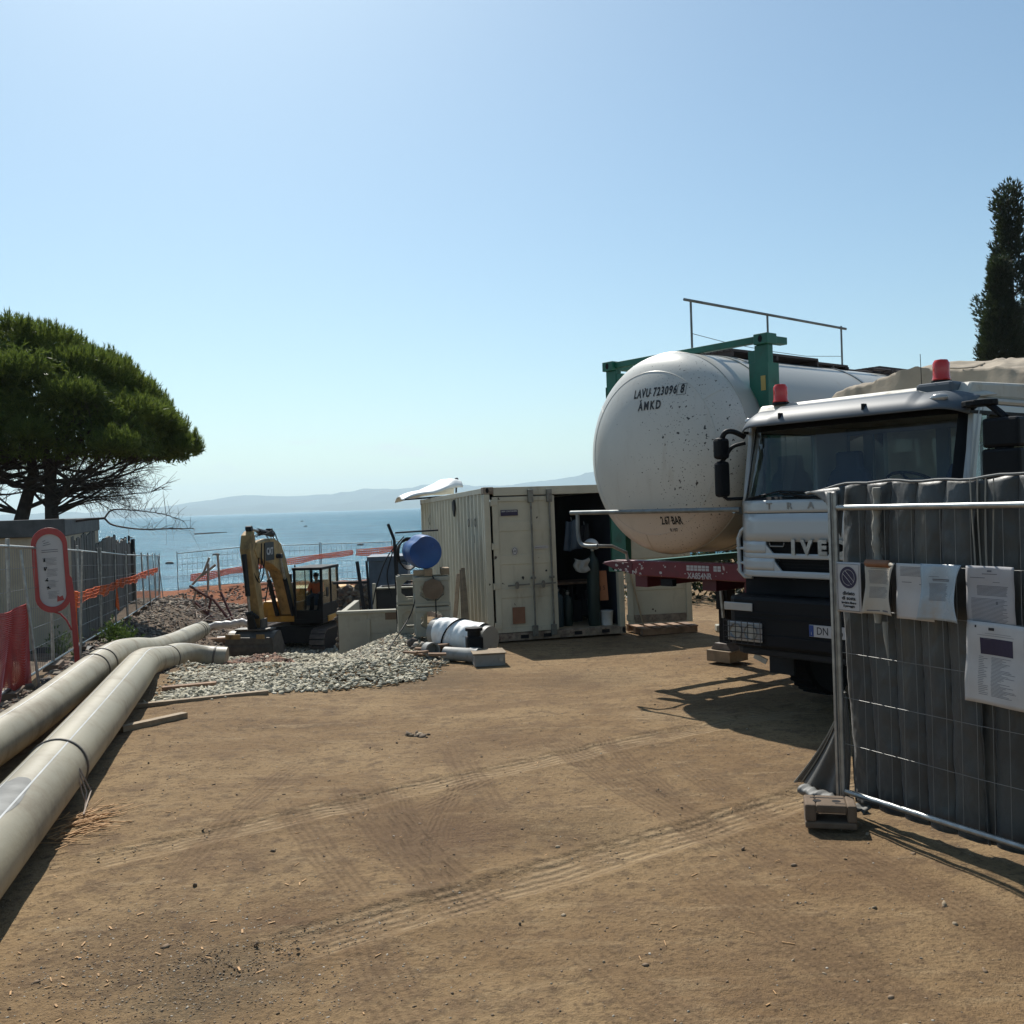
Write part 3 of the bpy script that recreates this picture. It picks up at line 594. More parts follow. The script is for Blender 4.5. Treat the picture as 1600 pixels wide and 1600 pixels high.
# ------------------------------------------------------------------ building and walls on the left
bz = -.55
b0 = thing('site_building', 'tan rendered building with a flat dark edged roof behind the fence', 'building', (-12.2, 20, bz))
MB().prism([(-10,0),(3.12,0),(.35,8.2),(-10,8.2)], Matrix.Translation((0,0,-.6)), 2.95).build('wall', M['wall'], b0)
MB().prism([(-10.1,-.08),(3.16,-.08),(.35,8.3),(-10.1,8.3)], Matrix.Translation((0,0,2.352)), .36).build('roof_edge', M['wall_cap'], b0, bev=.02)
wl = thing('boundary_wall', 'weathered grey board wall with a ragged broken top behind the fence', 'wall', (-9.4, 21.0, 0))
WN = 46; ax0 = Vector((0,0,0)); ax1 = Vector((-8.2,24.5,0)); L_ = (ax1-ax0).length; d_ = (ax1-ax0).normalized(); nrm = Vector((d_.y,-d_.x,0))
for k in range(WN):
    t0, t1 = k/WN*L_, (k+1)/WN*L_-.025; y_ = 21+ (t0/L_)*24.5
    top = np.interp(k/WN, [0,.22,.24,.55,.57,.8,.82,1], [1.72,1.78,1.42,1.55,1.22,1.25,1.02,1.0]) + random.uniform(-.06,.06)
    base = float(np.interp(y_, [18.8,30,49.7], [-.44,-1.0,-1.85])) - .25
    p0 = d_*t0 + nrm*random.uniform(-.012,.012); p1_ = d_*t1 + nrm*random.uniform(-.012,.012)
    n_ = nrm*.05; a = (top+random.uniform(-.05,.05)); vv = [p0, p1_, p1_-n_, p0-n_]
    V8 = [(p.x,p.y,base) for p in vv] + [(vv[0].x,vv[0].y,top),(vv[1].x,vv[1].y,a),(vv[2].x,vv[2].y,a),(vv[3].x,vv[3].y,top)]
    o = MB().add(V8, [(0,3,2,1),(4,5,6,7),(0,1,5,4),(1,2,6,5),(2,3,7,6),(3,0,4,7)]).build('board', M['board'], wl)
mb = MB()
for k in range(0, WN, 1):
    t0 = (k+.5)/WN*L_; c = d_*t0
    if k % 5 == 0: mb.cbox((c.x+nrm.x*-.1, c.y+nrm.y*-.1, -.3), (.08,.08,3.2))
mb.build('support_post', M['darkgrey'], wl)
o = MB().box((-.07,-.07,-2.2),(.07,.07,1.15)).build('steel_post', M['darkgrey']); o.location = (-17.2,44.6,0); tag(o, 'tall dark steel post at the seaward end of the board wall', 'post')
# dark geotextile and pipe at the wall foot
mb = MB(); mb.grid(lambda u, v: (-9.6+u*1.2, 19.2+v*.6, -.50+.10*math.sin(v*3)+.03*math.sin(u*9)), 12, 6); o = mb.build('dark_sheet', M['darkgrey'], sm=60); tag(o, 'crumpled dark plastic sheet at the foot of the tan building', 'plastic sheet')

# ------------------------------------------------------------------ mobile fence panels
def fence_panel(p0, p1, label, group, h=1.98, lift=.12, indiv=False, pitch=.11, rows=(.38,.68,.98,1.28,1.58), rad=.0022, mt='galv', foot='concrete_d', feet=True, lean=0.):
    p0 = Vector(p0); p1 = Vector(p1); d = p1-p0; d.z = 0; L = d.length; a = math.atan2(d.y, d.x)
    t_ = thing('mobile_fence', label, 'fence panel', p0, group=group, rot=(lean, 0, a)); sl_ = (p1.z-p0.z)/L
    z = lambda x: lift + sl_*x
    MB().tube([(0,0,z(0)-.1),(0,0,z(0)+h)], .021, 10).build('post', M[mt], t_, sm=50)
    MB().tube([(L,0,z(L)-.1),(L,0,z(L)+h)], .021, 10).build('post', M[mt], t_, sm=50)
    MB().tube([(.021,0,z(0)+h-.10),(L-.021,0,z(L)+h-.10)], .019, 10).build('rail', M[mt], t_, sm=50)
    MB().tube([(.021,0,z(0)+.02),(L-.021,0,z(L)+.02)], .019, 10).build('rail', M[mt], t_, sm=50)
    n = int(L/pitch)
    if indiv:
        wm = MB().tube([(0,0,.02),(0.004,.003,.7),(-.003,0,1.3),(0,0,h-.10)], rad, 6).build('wire', M['wire'], t_, sm=50).data
        bpy.data.objects.remove([o for o in t_.children if o.data is wm][0])
        for k in range(1, n):
            o = bpy.data.objects.new('wire', wm); C.objects.link(o); o.parent = t_; x = L*k/n; o.location = (x, 0, z(x))
        for r_ in rows:
            MB().tube([(0,-.004,z(0)+r_),(L*.3,-.004,z(L*.3)+r_-.006),(L*.6,-.004,z(L*.6)+r_+.004),(L,-.004,z(L)+r_)], rad*1.25, 6).build('cross_wire', M['wire'], t_, sm=50)
    else:
        mb = MB()
        for k in range(1, n): x = L*k/n; mb.tube([(x,0,z(x)+.02),(x,0,z(x)+h-.1)], rad, 4, False)
        for r_ in rows: mb.tube([(0,0,z(0)+r_),(L,0,z(L)+r_)], rad*1.2, 4, False)
        mb.build('mesh_wires', M['wire'], t_, kind='stuff')
    if feet:
        MB().box((-.33,-.12,-.02+z(0)-lift),(.30,.12,.12+z(0)-lift)).build('foot_block', M[foot], t_, bev=.012)
    return t_
where = ['leftmost at the picture edge behind the red mesh','with the red mesh end, left of the capsule sign','behind the capsule sign','right of the capsule sign where the orange net starts','second beyond the capsule sign','third beyond the capsule sign','fourth beyond the capsule sign beside the board wall','fifth beyond the sign near the end of the board wall','next to the dark post at the wall end','just before the sea corner','at the corner by the sea']
yy = 9.55
for k in range(11):
    y2 = yy + 3.5*.9578; x1_, x2_ = fence_x(yy)+.0, fence_x(y2)
    zf = lambda y: float(np.interp(y, [-50,10,18.8,30,49.7], [0,-.05,-.44,-1.0,-1.85]))
    fence_panel((x1_,yy,zf(yy)),(x2_,y2-.03,zf(y2)), 'wire fence panel '+where[k], 'fence panels along the left bank', rad=.003 if k < 3 else .0045, pitch=.16 if k<4 else .3, lean=random.uniform(-.03,.03))
    yy = y2
yc = yy
# doubled, slanting spare posts where panels overlap
for k, (y_, ln, lb) in enumerate(((13.6,.10,'thin slanting steel prop just left of the capsule sign'),(17.6,-.05,'steel prop right of the capsule sign'),(36.5,.05,'steel prop in front of the dark post'),(44.5,.09,'leaning prop nearest the sea corner'),(41.0,-.05,'prop among the clustered panels near the sea'))):
    x_ = fence_x(y_)+.25; z_ = float(np.interp(y_, [10,18.8,30,49.7], [-.05,-.44,-1.0,-1.85])); o = MB().tube([(0,0,0),(-ln*2,0,1.98)], .02, 8).build('steel_prop', M['galv'], sm=50); o.location = (x_,y_,z_-.03); tag(o, lb, 'prop', 'loose steel props along the fence')
# coast fence
cx = -17.65; cyy = yc; lab = ['seaward wire fence panel at the left corner','seaward fence panel left of the excavator arm, bare mesh','seaward fence panel behind the excavator arm','seaward fence panel behind the boom','seaward fence panel above the excavator cab','seaward fence panel left of the blue drum','seaward fence panel behind the blue drum','seaward fence panel hidden mostly by the container']
for k in range(6):
    nx_ = cx + 3.78; zz = lambda x: float(H(x, 51.6, False))+.02
    fence_panel((cx+.04,51.6+.0*k,zz(cx)),(nx_-.04,51.6,zz(nx_)), lab[k], 'fence panels along the shore', rad=.005, pitch=.25, feet=False, mt='galv_dull'); cx = nx_

# orange barrier net: strands with a slack, woven; real thickness
def net(name, pts, hgt, mt, label, cell=.06, rad=.006, sag=.05, n=None, twist=.0, parent=None):
    pts = [Vector(p) for p in pts]; path = spline(pts, 6) if len(pts) > 2 else [pts[0].lerp(pts[1], t/12) for t in range(13)]
    L = [0]
    for i in range(1, len(path)): L.append(L[-1]+(path[i]-path[i-1]).length)
    def at_(s_):
        for i in range(1, len(path)):
            if s_ <= L[i]+1e-6: return path[i-1].lerp(path[i], (s_-L[i-1])/(L[i]-L[i-1]+1e-9))
        return path[-1]
    mb = MB(); nv = max(2, int(hgt/cell)); nu = int(L[-1]/cell)
    def P(s_, v): 
        p = at_(s_); hh = hgt*(.85+.25*math.sin(s_*2.1)*math.sin(s_*.7+1)); return Vector((p.x + .03*math.sin(s_*5+v*4), p.y+.03*math.cos(s_*4+v*6)+twist*math.sin(v*7+s_), p.z - hh*v))
    for j in range(nv+1): mb.tube([P(L[-1]*i/max(8,nu//3), j/nv) for i in range(max(8,nu//3)+1)], rad, 4, False)
    for i in range(nu+1): mb.tube([P(L[-1]*i/nu, v/3) for v in range(4)], rad*.8, 4, False)
    o = mb.build(name, M[mt], parent); c = pts[0]; tag(o, label, 'safety net'); return o
def fz(y): return float(np.interp(y, [10,18.8,30,49.7], [-.05,-.44,-1.0,-1.85]))
def fp(y, h, o=.06): return (fence_x(y)+o, y, fz(y)+h)
net('barrier_net', [fp(8.6,1.18),fp(10.6,1.22),fp(12.4,1.15),fp(14.0,1.22)], 1.3, 'rednet', 'faded red plastic mesh over the nearest fence panels', .034, .005)
net('barrier_net', [fp(18.3,1.15),fp(22,1.22),fp(24.5,1.22),fp(27,1.3)], .24, 'ornet', 'orange net strip tied along the fence right of the capsule sign', .07, .006)
net('barrier_net', [fp(27,1.32),fp(31,1.32),fp(36,1.4),fp(44,1.45)], .24, 'ornet', 'orange net strip on the fence before the sea corner', .09, .009)
net('barrier_net', [fp(25.3,1.30,.12),fp(25.9,1.32,.12)], .75, 'ornet', 'bunched orange net hanging halfway along the board wall', .07, .012)
net('barrier_net', [fp(18.1,1.22,.1),fp(18.5,1.2,.1)], .9, 'ornet', 'torn orange net tail hanging by the fence post near the sign', .07, .013)
net('barrier_net', [(-16.9,51.5,-.98),(-14.5,51.5,-.68),(-12.3,51.5,-.35)], .36, 'ornet', 'orange net strip on the shore fence left of the excavator', .09, .025)
net('barrier_net', [(-12.1,51.5,-.35),(-10.5,51.5,-.18),(-8.4,51.5,.02)], .28, 'ornet', 'orange net strip on the shore fence behind the boom', .09, .025)
net('barrier_net', [(-8.2,51.5,.03),(-7.2,51.5,.08),(-6.1,51.5,.16)], .30, 'ornet', 'orange net strip on the shore fence by the blue drum', .09, .025)

# ------------------------------------------------------------------ capsule sign
sg = thing('capsule_sign', 'tall red framed capsule information sign beside the left pipe', 'sign', (-6.80, 15.15, -.26), rot=(0, R(-2.2), R(28)))
def capsule(w_, z0, z1, n=16):
    r = w_/2; return [(r*math.cos(R(180*k/n)), z1-r+r*math.sin(R(180*k/n))) for k in range(n+1)] + [(-r*math.cos(R(180*k/n)), z0+r-r*math.sin(R(180*k/n))) for k in range(n+1)]
Ms = frame((-.22,.03,0),(1,0,0),(0,0,1),(0,-1,0))
outer = capsule(.50, 1.0, 2.30); inner = capsule(.37, 1.09, 2.20)
mb = MB(); n_ = len(outer); V_ = [(x,y,0) for x,y in outer]+[(x,y,0) for x,y in inner]+[(x,y,.05) for x,y in outer]+[(x,y,.05) for x,y in inner]
Fq = []
for k in range(n_):
    k2 = (k+1) % n_; Fq += [(2*n_+k,2*n_+k2,3*n_+k2,3*n_+k),(k,n_+k,n_+k2,k2),(k,k2,2*n_+k2,2*n_+k),(n_+k,3*n_+k,3*n_+k2,n_+k2)]
mb.add(V_, Fq, Ms); mb.build('frame', M['signred'], sg, bev=.004)
MB().prism(capsule(.37,1.09,2.20), frame((-.22,.012,0),(1,0,0),(0,0,1),(0,-1,0)), .012).build('panel', M['signwhite'], sg)
MB().prism([(-.035,-.3),(.045,-.3),(.035,1.25),(.02,1.5),(-.01,1.55),(-.035,1.25)], frame((.04,.028,0),(1,0,0),(0,0,1),(0,-1,0)), .05).build('post', M['signred'], sg, bev=.004)
MB().tube([(-.24,0,1.02),(-.14,0,.97),(-.06,0,.86),(.0,0,.70)], .014, 8).build('brace', M['signred'], sg, sm=50)
mb = MB(); zf_ = -.0025
def flat(mb, x0, z0, x1, z1, y=-.004): mb.box((x0,y-.001,z0),(x1,y,z1))
for z_ in (1.955,1.925): flat(mb, -.38, z_, -.12, z_+.008)
for g_ in range(4):
    for q_ in range(6): flat(mb, -.33+random.uniform(0,.02), 1.83-g_*.17-q_*.02, -.14-random.uniform(0,.06), 1.834-g_*.17-q_*.02)
mb.v = [Vector((p.x*.88+.0,p.y,p.z)) for p in mb.v]; mb.build('fine_print', M['print'], sg)
mb = MB()
for zc, xc in ((1.82,-.37),(1.68,-.37),(1.52,-.35),(1.38,-.34)):
    for q_ in range(5):
        a = random.uniform(0,PI); mb.bar((xc+random.uniform(-.03,.02),-.006,zc+random.uniform(-.03,.03)),(xc+random.uniform(-.02,.04),-.006,zc+random.uniform(-.04,.03)), .014, .003, (0,1,0))
mb.v = [Vector((p.x*.88+.02,p.y,p.z)) for p in mb.v]; mb.build('pictogram', M['black_paint'], sg)
mb = MB()
for z_, x0, x1 in ((2.09,-.31,-.27),(2.06,-.30,-.22),(2.03,-.31,-.20)): mb.bar((x0,-.006,z_),(x1,-.006,z_+.02), .008, .003, (0,1,0))
mb.build('emblem', M['print'], sg)
mb = MB(); mb.prism([(-.17,1.16),(-.07,1.18),(-.09,1.25),(-.13,1.23),(-.16,1.26)], frame((0,-.003,0),(1,0,0),(0,0,1),(0,-1,0)), .002); mb.build('red_emblem', M['signred'], sg)

# ------------------------------------------------------------------ trees
def needle_mesh(name, tips, dirs, per, L, wd, mt, parent, spread=.9, along=.3):
    n = len(tips); T = np.repeat(tips, per, 0); Dn = np.repeat(dirs, per, 0); N = len(T)
    d = Dn + rng.normal(0, spread, (N,3))*.6; d /= np.linalg.norm(d, axis=1)[:,None]
    base = T - Dn*rng.uniform(0, along, (N,1)); ln = L*rng.uniform(.6,1.2,(N,1))
    s_ = np.cross(d, rng.normal(0,1,(N,3))); s_ /= np.linalg.norm(s_, axis=1)[:,None]+1e-9; s_ *= wd
    Vn = np.stack([base-s_, base+s_, base+d*ln+s_*.3], 1).reshape(-1,3); return rawmesh(name, Vn, np.arange(N*3).reshape(N,3), mt, parent)
def pine():
    t_ = thing('pine_tree', 'broad umbrella pine with a dense green dome behind the tan building', 'tree', (-14.1, 30, -1.0))
    base = Vector((-14.1,30,-1.0)); O = -base
    tr = MB()
    tr.tube([Vector((-14.05,30,-1))+O, Vector((-14.0,30,1.5))+O, Vector((-14.0,30,3.6))+O, Vector((-14.3,29.8,5.2))+O], [.26,.21,.17,.10], 14)
    tr.tube([Vector((-15.5,30.3,-1))+O, Vector((-15.2,30.3,1.8))+O, Vector((-14.6,30.2,3.6))+O, Vector((-14.8,30,5.6))+O], [.26,.22,.16,.08], 12)
    tr.tube([Vector((-15.7,30.2,-1))+O, Vector((-16.0,30.2,2.2))+O, Vector((-17.2,30.1,4.2))+O, Vector((-18.2,30,5.8))+O], [.28,.22,.16,.08], 12)
    tr.build('trunk', M['bark'], t_, sm=60)
    # crown lobes: (centre, radii)
    lobes = []
    def dome_top(x):      # outline height of the crown by world x
        return np.interp(x, [-26,-22,-18,-16,-14.4,-12.9,-11.9,-11.2,-10.5,-9.9], [3.7,6.8,8.55,8.8,8.5,7.85,7.15,6.35,5.5,4.6])
    tips = []; dirs = []; clumps = []
    def ywid(x): return 4.6*math.sqrt(max(.02, 1-((x+17)/8.6)**2))
    for k in range(190):
        x = random.uniform(-25,-9.9); yw = ywid(x); f = random.uniform(-1,1); y = 30+yw*f*.9; rr = math.sqrt(max(.05,1-f*f))
        zt = 4.35+(dome_top(x)-4.35)*rr; r_ = random.uniform(.55,1.15)*min(1,(dome_top(x)-3.9)/2.0); z_ = zt-r_*.55 if random.random() < .62 else random.uniform(4.25, max(4.4,zt-.5))
        clumps.append((x-.35*r_,y,z_-.12,r_))
    for (x,y,z_,r_) in clumps:
        m = int(620*r_*r_)+60; u = rng.normal(0,1,(m,3)); u /= np.linalg.norm(u,axis=1)[:,None]; u[:,2] = np.where(u[:,2] < -.25, -u[:,2], u[:,2])
        P_ = u*np.array([r_,r_,r_*.62])*rng.uniform(.82,1.04,(m,1)) + np.array([x,y,z_]); tips.append(P_); dd = u*.75 + np.array([0,0,.55]); dirs.append(dd/np.linalg.norm(dd,axis=1)[:,None])
    # brush-like leading shoots that stand up from the outline
    ft = np.concatenate(tips); fd = np.concatenate(dirs); sel = rng.random(len(ft)) < .10
    tips = ft; dirs = fd
    needle_mesh('crown', tips-np.array(base), dirs, 7, .17, .012, M['needles'], t_, .75, .25)
    sh = ft[sel]; up = np.tile(np.array([[0,0,1.]]), (len(sh),1))*.8+fd[sel]*.5; up /= np.linalg.norm(up,axis=1)[:,None]
    needle_mesh('shoots', sh+up*.14-np.array(base), up, 26, .16, .010, M['needles'], t_, .45, .22, )
    dk_ = rng.uniform(0,1,(22000,3)); X_ = -25+14.6*dk_[:,0]; Y_ = 30+(dk_[:,1]*2-1)*np.array([ywid(a) for a in X_])*.75; T_ = np.array([float(dome_top(a)) for a in X_]); Z_ = 3.95+(T_-4.3-.3)*dk_[:,2]*np.sqrt(1-((Y_-30)/5.2)**2)
    pp_ = np.stack([X_,Y_,Z_],1); dd = rng.normal(0,1,pp_.shape)+np.array([0,0,.6]); dd /= np.linalg.norm(dd,axis=1)[:,None]
    needle_mesh('inner_foliage', pp_-np.array(base), dd, 6, .22, .022, M['needles'], t_, .8, .2)
    # limbs fanning out under the crown
    br = MB(); tw = MB(); rnd = random.Random(5)
    starts = [(-14.0,30,2.4),(-14.0,30,2.9),(-14.0,30,3.3),(-14.1,30,3.8),(-14.3,29.8,4.4),(-15.2,30.3,2.4),(-15.0,30.2,3.2),(-16.6,30.1,3.4),(-16.9,30.1,3.9)]
    for k in range(62):
        s_ = Vector(rnd.choice(starts)); a = rnd.uniform(-.9,.9) if rnd.random() < .7 else rnd.uniform(2.2,4.0)
        if s_.x < -15 and rnd.random() < .5: a += PI
        low_ = rnd.random() > .8; reach = rnd.uniform(1.8, 3.2 if low_ else 4.9); ex = s_.x+reach*math.cos(a); ey = s_.y+reach*math.sin(a)*.8
        if ex > -10.3: ex = -10.3-rnd.random()*.6; ey = 30+(ey-30)*.4
        ez = min(float(dome_top(ex))-.3, rnd.uniform(3.9,5.0)) if not low_ else rnd.uniform(2.8,3.8)
        e = Vector((ex,ey,ez)); mid = s_.lerp(e,.45)+Vector((0,0,-.12*reach*.5+rnd.uniform(-.15,.1))); p = spline([s_,mid,e],6)
        r0 = rnd.uniform(.035,.075); br.tube([q+O for q in p], [r0*(1-.8*i/(len(p)-1)) for i in range(len(p))], 6, False)
        for j in range(11):
            i = rnd.randrange(3, len(p)); q = p[i]; dv = (e-s_).normalized()*.6+Vector((rnd.gauss(0,.5),rnd.gauss(0,.5),rnd.uniform(-.15,.6))); l2 = rnd.uniform(.4,1.3)
            dv.x = min(dv.x, max(-.2, (-10.6-q.x)/l2)); q2 = q+dv*l2*.5+Vector((0,0,.05)); q3 = q+dv*l2; tw.tube([q+O,q2+O,q3+O], [.014,.010,.004], 4, False)
            for m in range(3):
                dv2 = dv+Vector((rnd.gauss(0,.6),rnd.gauss(0,.5),rnd.gauss(.1,.5))); dv2.x = min(dv2.x, max(-.3, (-10.5-q2.x)/.6)); tw.tube([q2+O, q2+dv2*rnd.uniform(.2,.6)+O], [.008,.003], 3, False)
    # bare dead skirt, right
    for k in range(26):
        s_ = Vector((-13.9,29.8,rnd.uniform(2.2,3.2))); e = Vector((rnd.uniform(-12.2,-10.9), rnd.uniform(29,31), rnd.uniform(2.1,3.9))); mid = s_.lerp(e,.5)+Vector((0,0,rnd.uniform(.0,.35))); p = spline([s_,mid,e],7)
        br.tube([q+O for q in p], [.028*(1-.8*i/(len(p)-1)) for i in range(len(p))], 5, False)
        for j in range(16):
            q = p[rnd.randrange(5,len(p))]; dv = Vector((rnd.uniform(.2,.9),rnd.gauss(0,.4),rnd.gauss(-.15,.4))); l2 = rnd.uniform(.25,.8); q2 = q+dv*l2*.6+Vector((0,0,.04)); tw.tube([q+O,q2+O,q+dv*l2+Vector((0,0,-.05))+O], [.007,.005,.0025], 3, False)
            for m in range(2): tw.tube([q2+O, q2+Vector((rnd.uniform(-.1,.4),rnd.gauss(0,.2),rnd.gauss(0,.25)))+O], [.004,.002], 3, False)
    br.build('limb', M['bark'], t_, sm=60, kind='stuff'); tw.build('twigs', M['twig'], t_, kind='stuff')
    return t_
pine()
# bare branch reaching over the wall, right of the building
bb = thing('bare_branch', 'dead forked branch reaching out over the sea beyond the building corner', 'branch', (-10.7, 22, 1.2))
O = Vector((9.7,-22,-1.2)); rn = random.Random(3)
mb = MB(); A = [Vector(p)+O for p in [(-9.85,22.2,1.15),(-9.6,22,1.75),(-9.1,22,2.02),(-8.55,22,2.12),(-8.1,22,2.14)]]
mb.tube(spline(A,5), [.035*(1-.012*i) for i in range(21)], 7)
Bp = [Vector(p)+O for p in [(-8.1,22,2.14),(-7.9,22,1.98),(-7.3,22,1.87),(-6.6,22,1.86),(-6.1,22,1.85)]]; mb.tube(spline(Bp,5), [.024*(1-.03*i) for i in range(21)], 6)
Cp = [Vector(p)+O for p in [(-8.1,22,2.14),(-7.95,22.1,2.32),(-7.5,22.1,2.30),(-6.9,22.2,2.20),(-6.4,22.2,2.02)]]; mb.tube(spline(Cp,5), [.022*(1-.035*i) for i in range(21)], 6)
mb.build('bough', M['bark'], bb, sm=60); mb = MB()
for k in range(70):
    q = rn.choice([spline(Bp,5), spline(Cp,5)])[rn.randrange(7,21)]; dv = Vector((rn.uniform(-.1,.5),rn.gauss(0,.2),rn.gauss(.05,.28))); mb.tube([q,q+dv*.5+Vector((0,0,.03)),q+dv], [.006,.004,.002], 3, False)
mb.build('twigs', M['twig'], bb, kind='stuff')
o = MB().tube([(-.35,0,0),(0,0,.012),(.38,0,.02)], [.012,.014,.006], 6).build('stick', M['twig'], sm=50); o.location = (-6.75,22,1.72)
tag(o, 'loose thin branch tip caught beyond the forked branch', 'branch')
def cypress(loc, h, w_, label, seed, dens):
    rn = random.Random(seed); t_ = thing('cypress_tree', label, 'tree', loc, group='cypress trees behind the truck')
    tr = MB(); tr.tube([(0,0,0),(.1,0,h*.5),(.0,0,h*.97)], [.22,.12,.03], 10)
    for k in range(46):
        z_ = h*rn.uniform(.12,.93); a = rn.uniform(0,2*PI); r_ = w_*(1-z_/h)**.55*rn.uniform(.5,1.0)*.8; tr.tube([(.05,0,z_),(r_*.7*math.cos(a),r_*.7*math.sin(a),z_+r_*.7),(r_*math.cos(a),r_*math.sin(a),z_+r_*1.5+.3)], [.045,.03,.012], 5, False)
    tr.build('trunk', M['bark'], t_, sm=60)
    tips = []; dirs = []
    for k in range(dens):
        f = rn.random()**.8; z_ = h*(.06+.94*f); pr = w_*(.16+.95*(1-f)**.8)*(.85+.22*math.sin(f*17+seed)+.14*math.sin(f*41)); pr = max(.12, min(pr, w_)); a = rn.uniform(0,2*PI)
        r_ = pr*math.sqrt(rn.uniform(.25,1)); c = np.array([r_*math.cos(a), r_*math.sin(a), z_]); s_ = rn.uniform(.12,.30); m = 9
        u = rng.normal(0,1,(m,3)); u /= np.linalg.norm(u,axis=1)[:,None]; tips.append(c+u*np.array([s_,s_,s_*1.5])); dd = u*.5+np.array([math.cos(a)*.35,math.sin(a)*.35,.8]); dirs.append(dd/np.linalg.norm(dd,axis=1)[:,None])
    needle_mesh('crown', np.concatenate(tips), np.concatenate(dirs), 4, .17, .026, M['cyp'], t_, .6, .1); return t_
cypress((20.5,40,-.3), 14.55, 2.1, 'tall ragged dark cypress with sky showing through behind the truck', 3, 1150)
cypress((19.55,39,-.3), 11.3, 1.5, 'shorter dense dark cypress left of the tall ragged one', 8, 1700)
cypress((22.1,41,-.3), 12.2, 1.3, 'dark cypress at the right picture edge behind the tall one', 5, 1500)

# weeds by the left bank
def weed(x, y, h, n, label):
    t_ = thing('weed_plant', label, 'weed', (x,y,Hs(x,y))); tips = rng.normal(0,1,(n,3))*np.array([h*.38,h*.38,h*.28])+np.array([0,0,h*.5]); tips[:,2] = np.abs(tips[:,2])
    d = tips.copy(); d[:,2] += .1; d /= np.linalg.norm(d,axis=1)[:,None]; needle_mesh('foliage', tips, d, 6, h*.16, .012, M['weed'], t_, .8, .05)
    mb = MB()
    for k in range(16): q = tips[rng.integers(n)]; mb.tube([(0,0,0),(q[0]*.4,q[1]*.4,q[2]*.6),tuple(q)], [.006,.004,.002], 4, False)
    mb.build('stem', M['weed'], t_)
weed(-8.35, 20.6, .46, 260, 'bushy green weed on the bank right of the sign post'); weed(-7.9, 20.0, .40, 160, 'low green weed at the foot of the larger one, near the pipe')
weed(-8.6, 18.6, .45, 120, 'thin weed inside the fence just right of the sign post')
# tangle of broken pale tubes and bent bars at the bank
tb = thing('broken_railing', 'twisted heap of broken pale and rusty tubes below the shore fence', 'scrap metal', (-12.6, 41, -2.3))
mb = MB(); pb = MB()
def W_(p): return Vector(p)-Vector((-12.6,41,-2.3))
for pts in ([(-13.4,41,-.75),(-12.9,41,-.25),(-12.65,41,.35)],[(-12.7,41,.1),(-12.75,41,-1.0)],[(-13.0,41,-.4),(-12.4,41,.05)],[(-13.2,41,-.9),(-13.4,41,-1.5),(-13.0,41,-2.0)],[(-12.8,41,-1.0),(-12.95,41,-2.3),(-12.2,41,-3.0)],[(-12.3,41,.5),(-12.25,41,-1.0)],[(-13.3,41,-1.7),(-12.6,41,-2.1)]):
    pb.tube([W_(p) for p in pts], .05, 7)
for pts in ([(-13.5,41,-.8),(-12.4,40.6,-1.4),(-11.6,40.4,-2.4)],[(-13.3,41,-1.5),(-12.3,40.6,-2.3)],[(-13.0,41,-2.4),(-12.0,40.4,-3.1)],[(-12.3,41.2,-1.1),(-11.5,40.6,-2.6),(-11.0,40.2,-2.8)],[(-12.6,41,-1.2),(-12.9,40.6,-2.9)]):
    mb.tube([W_(p) for p in pts], .055, 7)
pb.build('pale_tube', M['driftwood'], tb, sm=50); mb.build('rusty_bar', M['rust_red'], tb, sm=50)
mb = MB()
for k in range(70):
    x = random.uniform(-13.3,-9.6); y = random.uniform(36,43); a = random.uniform(0,2*PI); L = random.uniform(.4,1.6); z_ = Hs(x,y)+random.uniform(.02,.4)
    mb.tube([(x,y,z_),(x+L*.5*math.cos(a),y+L*.5*math.sin(a),z_+random.uniform(0,.2)),(x+L*math.cos(a),y+L*math.sin(a),z_+random.uniform(-.2,.3))], random.uniform(.01,.03), 4, False)
mb.build('scrap_sticks', M['driftwood'], kind='stuff')
# white flexible pipe by the bucket
o = MB().tube(spline([(0,0,0),(.35,0,.14),(.9,0,.16),(1.3,0,.22),(1.7,0,.12),(2.5,0,.12),(3.0,0,.1)],5), [.12]+[.13+.02*math.sin(i*1.9) for i in range(30)], 12).build('white_hose', M['plastic_white'], sm=60); o.location = (-11.3,36,-2.05); tag(o, 'lumpy white flexible pipe lying left of the excavator', 'pipe')
o = MB().tube([(0,0,0),(2.6,0,.05)], .09, 12).build('drain_pipe', M['plastic_white'], sm=60); o.location = (-10.7,35,-2.3); tag(o, 'straight pale drain pipe below the lumpy white one', 'pipe')
o = MB().tube([(0,0,0),(1.3,0,.02)], .12, 12).build('drain_pipe', M['wood_r'], sm=60); o.location = (-10.8,34.4,-2.28); tag(o, 'reddish pipe length between the pale pipes', 'pipe')
# buoys and swimmers' dots on the sea
for x, y, l in ((-40.5,116,'small dark buoy near the left end of the shore fence'),(-41,136,'small dark buoy just left of the excavator arm'),(-102,263,'far dark buoy off the end of the board wall'),(-116,544,'upper dark speck of a boat far out above the boom'),(-76,362,'lower dark speck of a boat far out above the boom'),(-24,155,'small dark buoy left of the blue drum')):
    o = MB().ell((0,0,.05),(.38+y*.0012,.3,.16+y*.0005),10,6).build('buoy', M['darkgrey'], sm=60); o.location = (x,y,-3.5); tag(o, l, 'buoy', 'dark buoys on the sea')
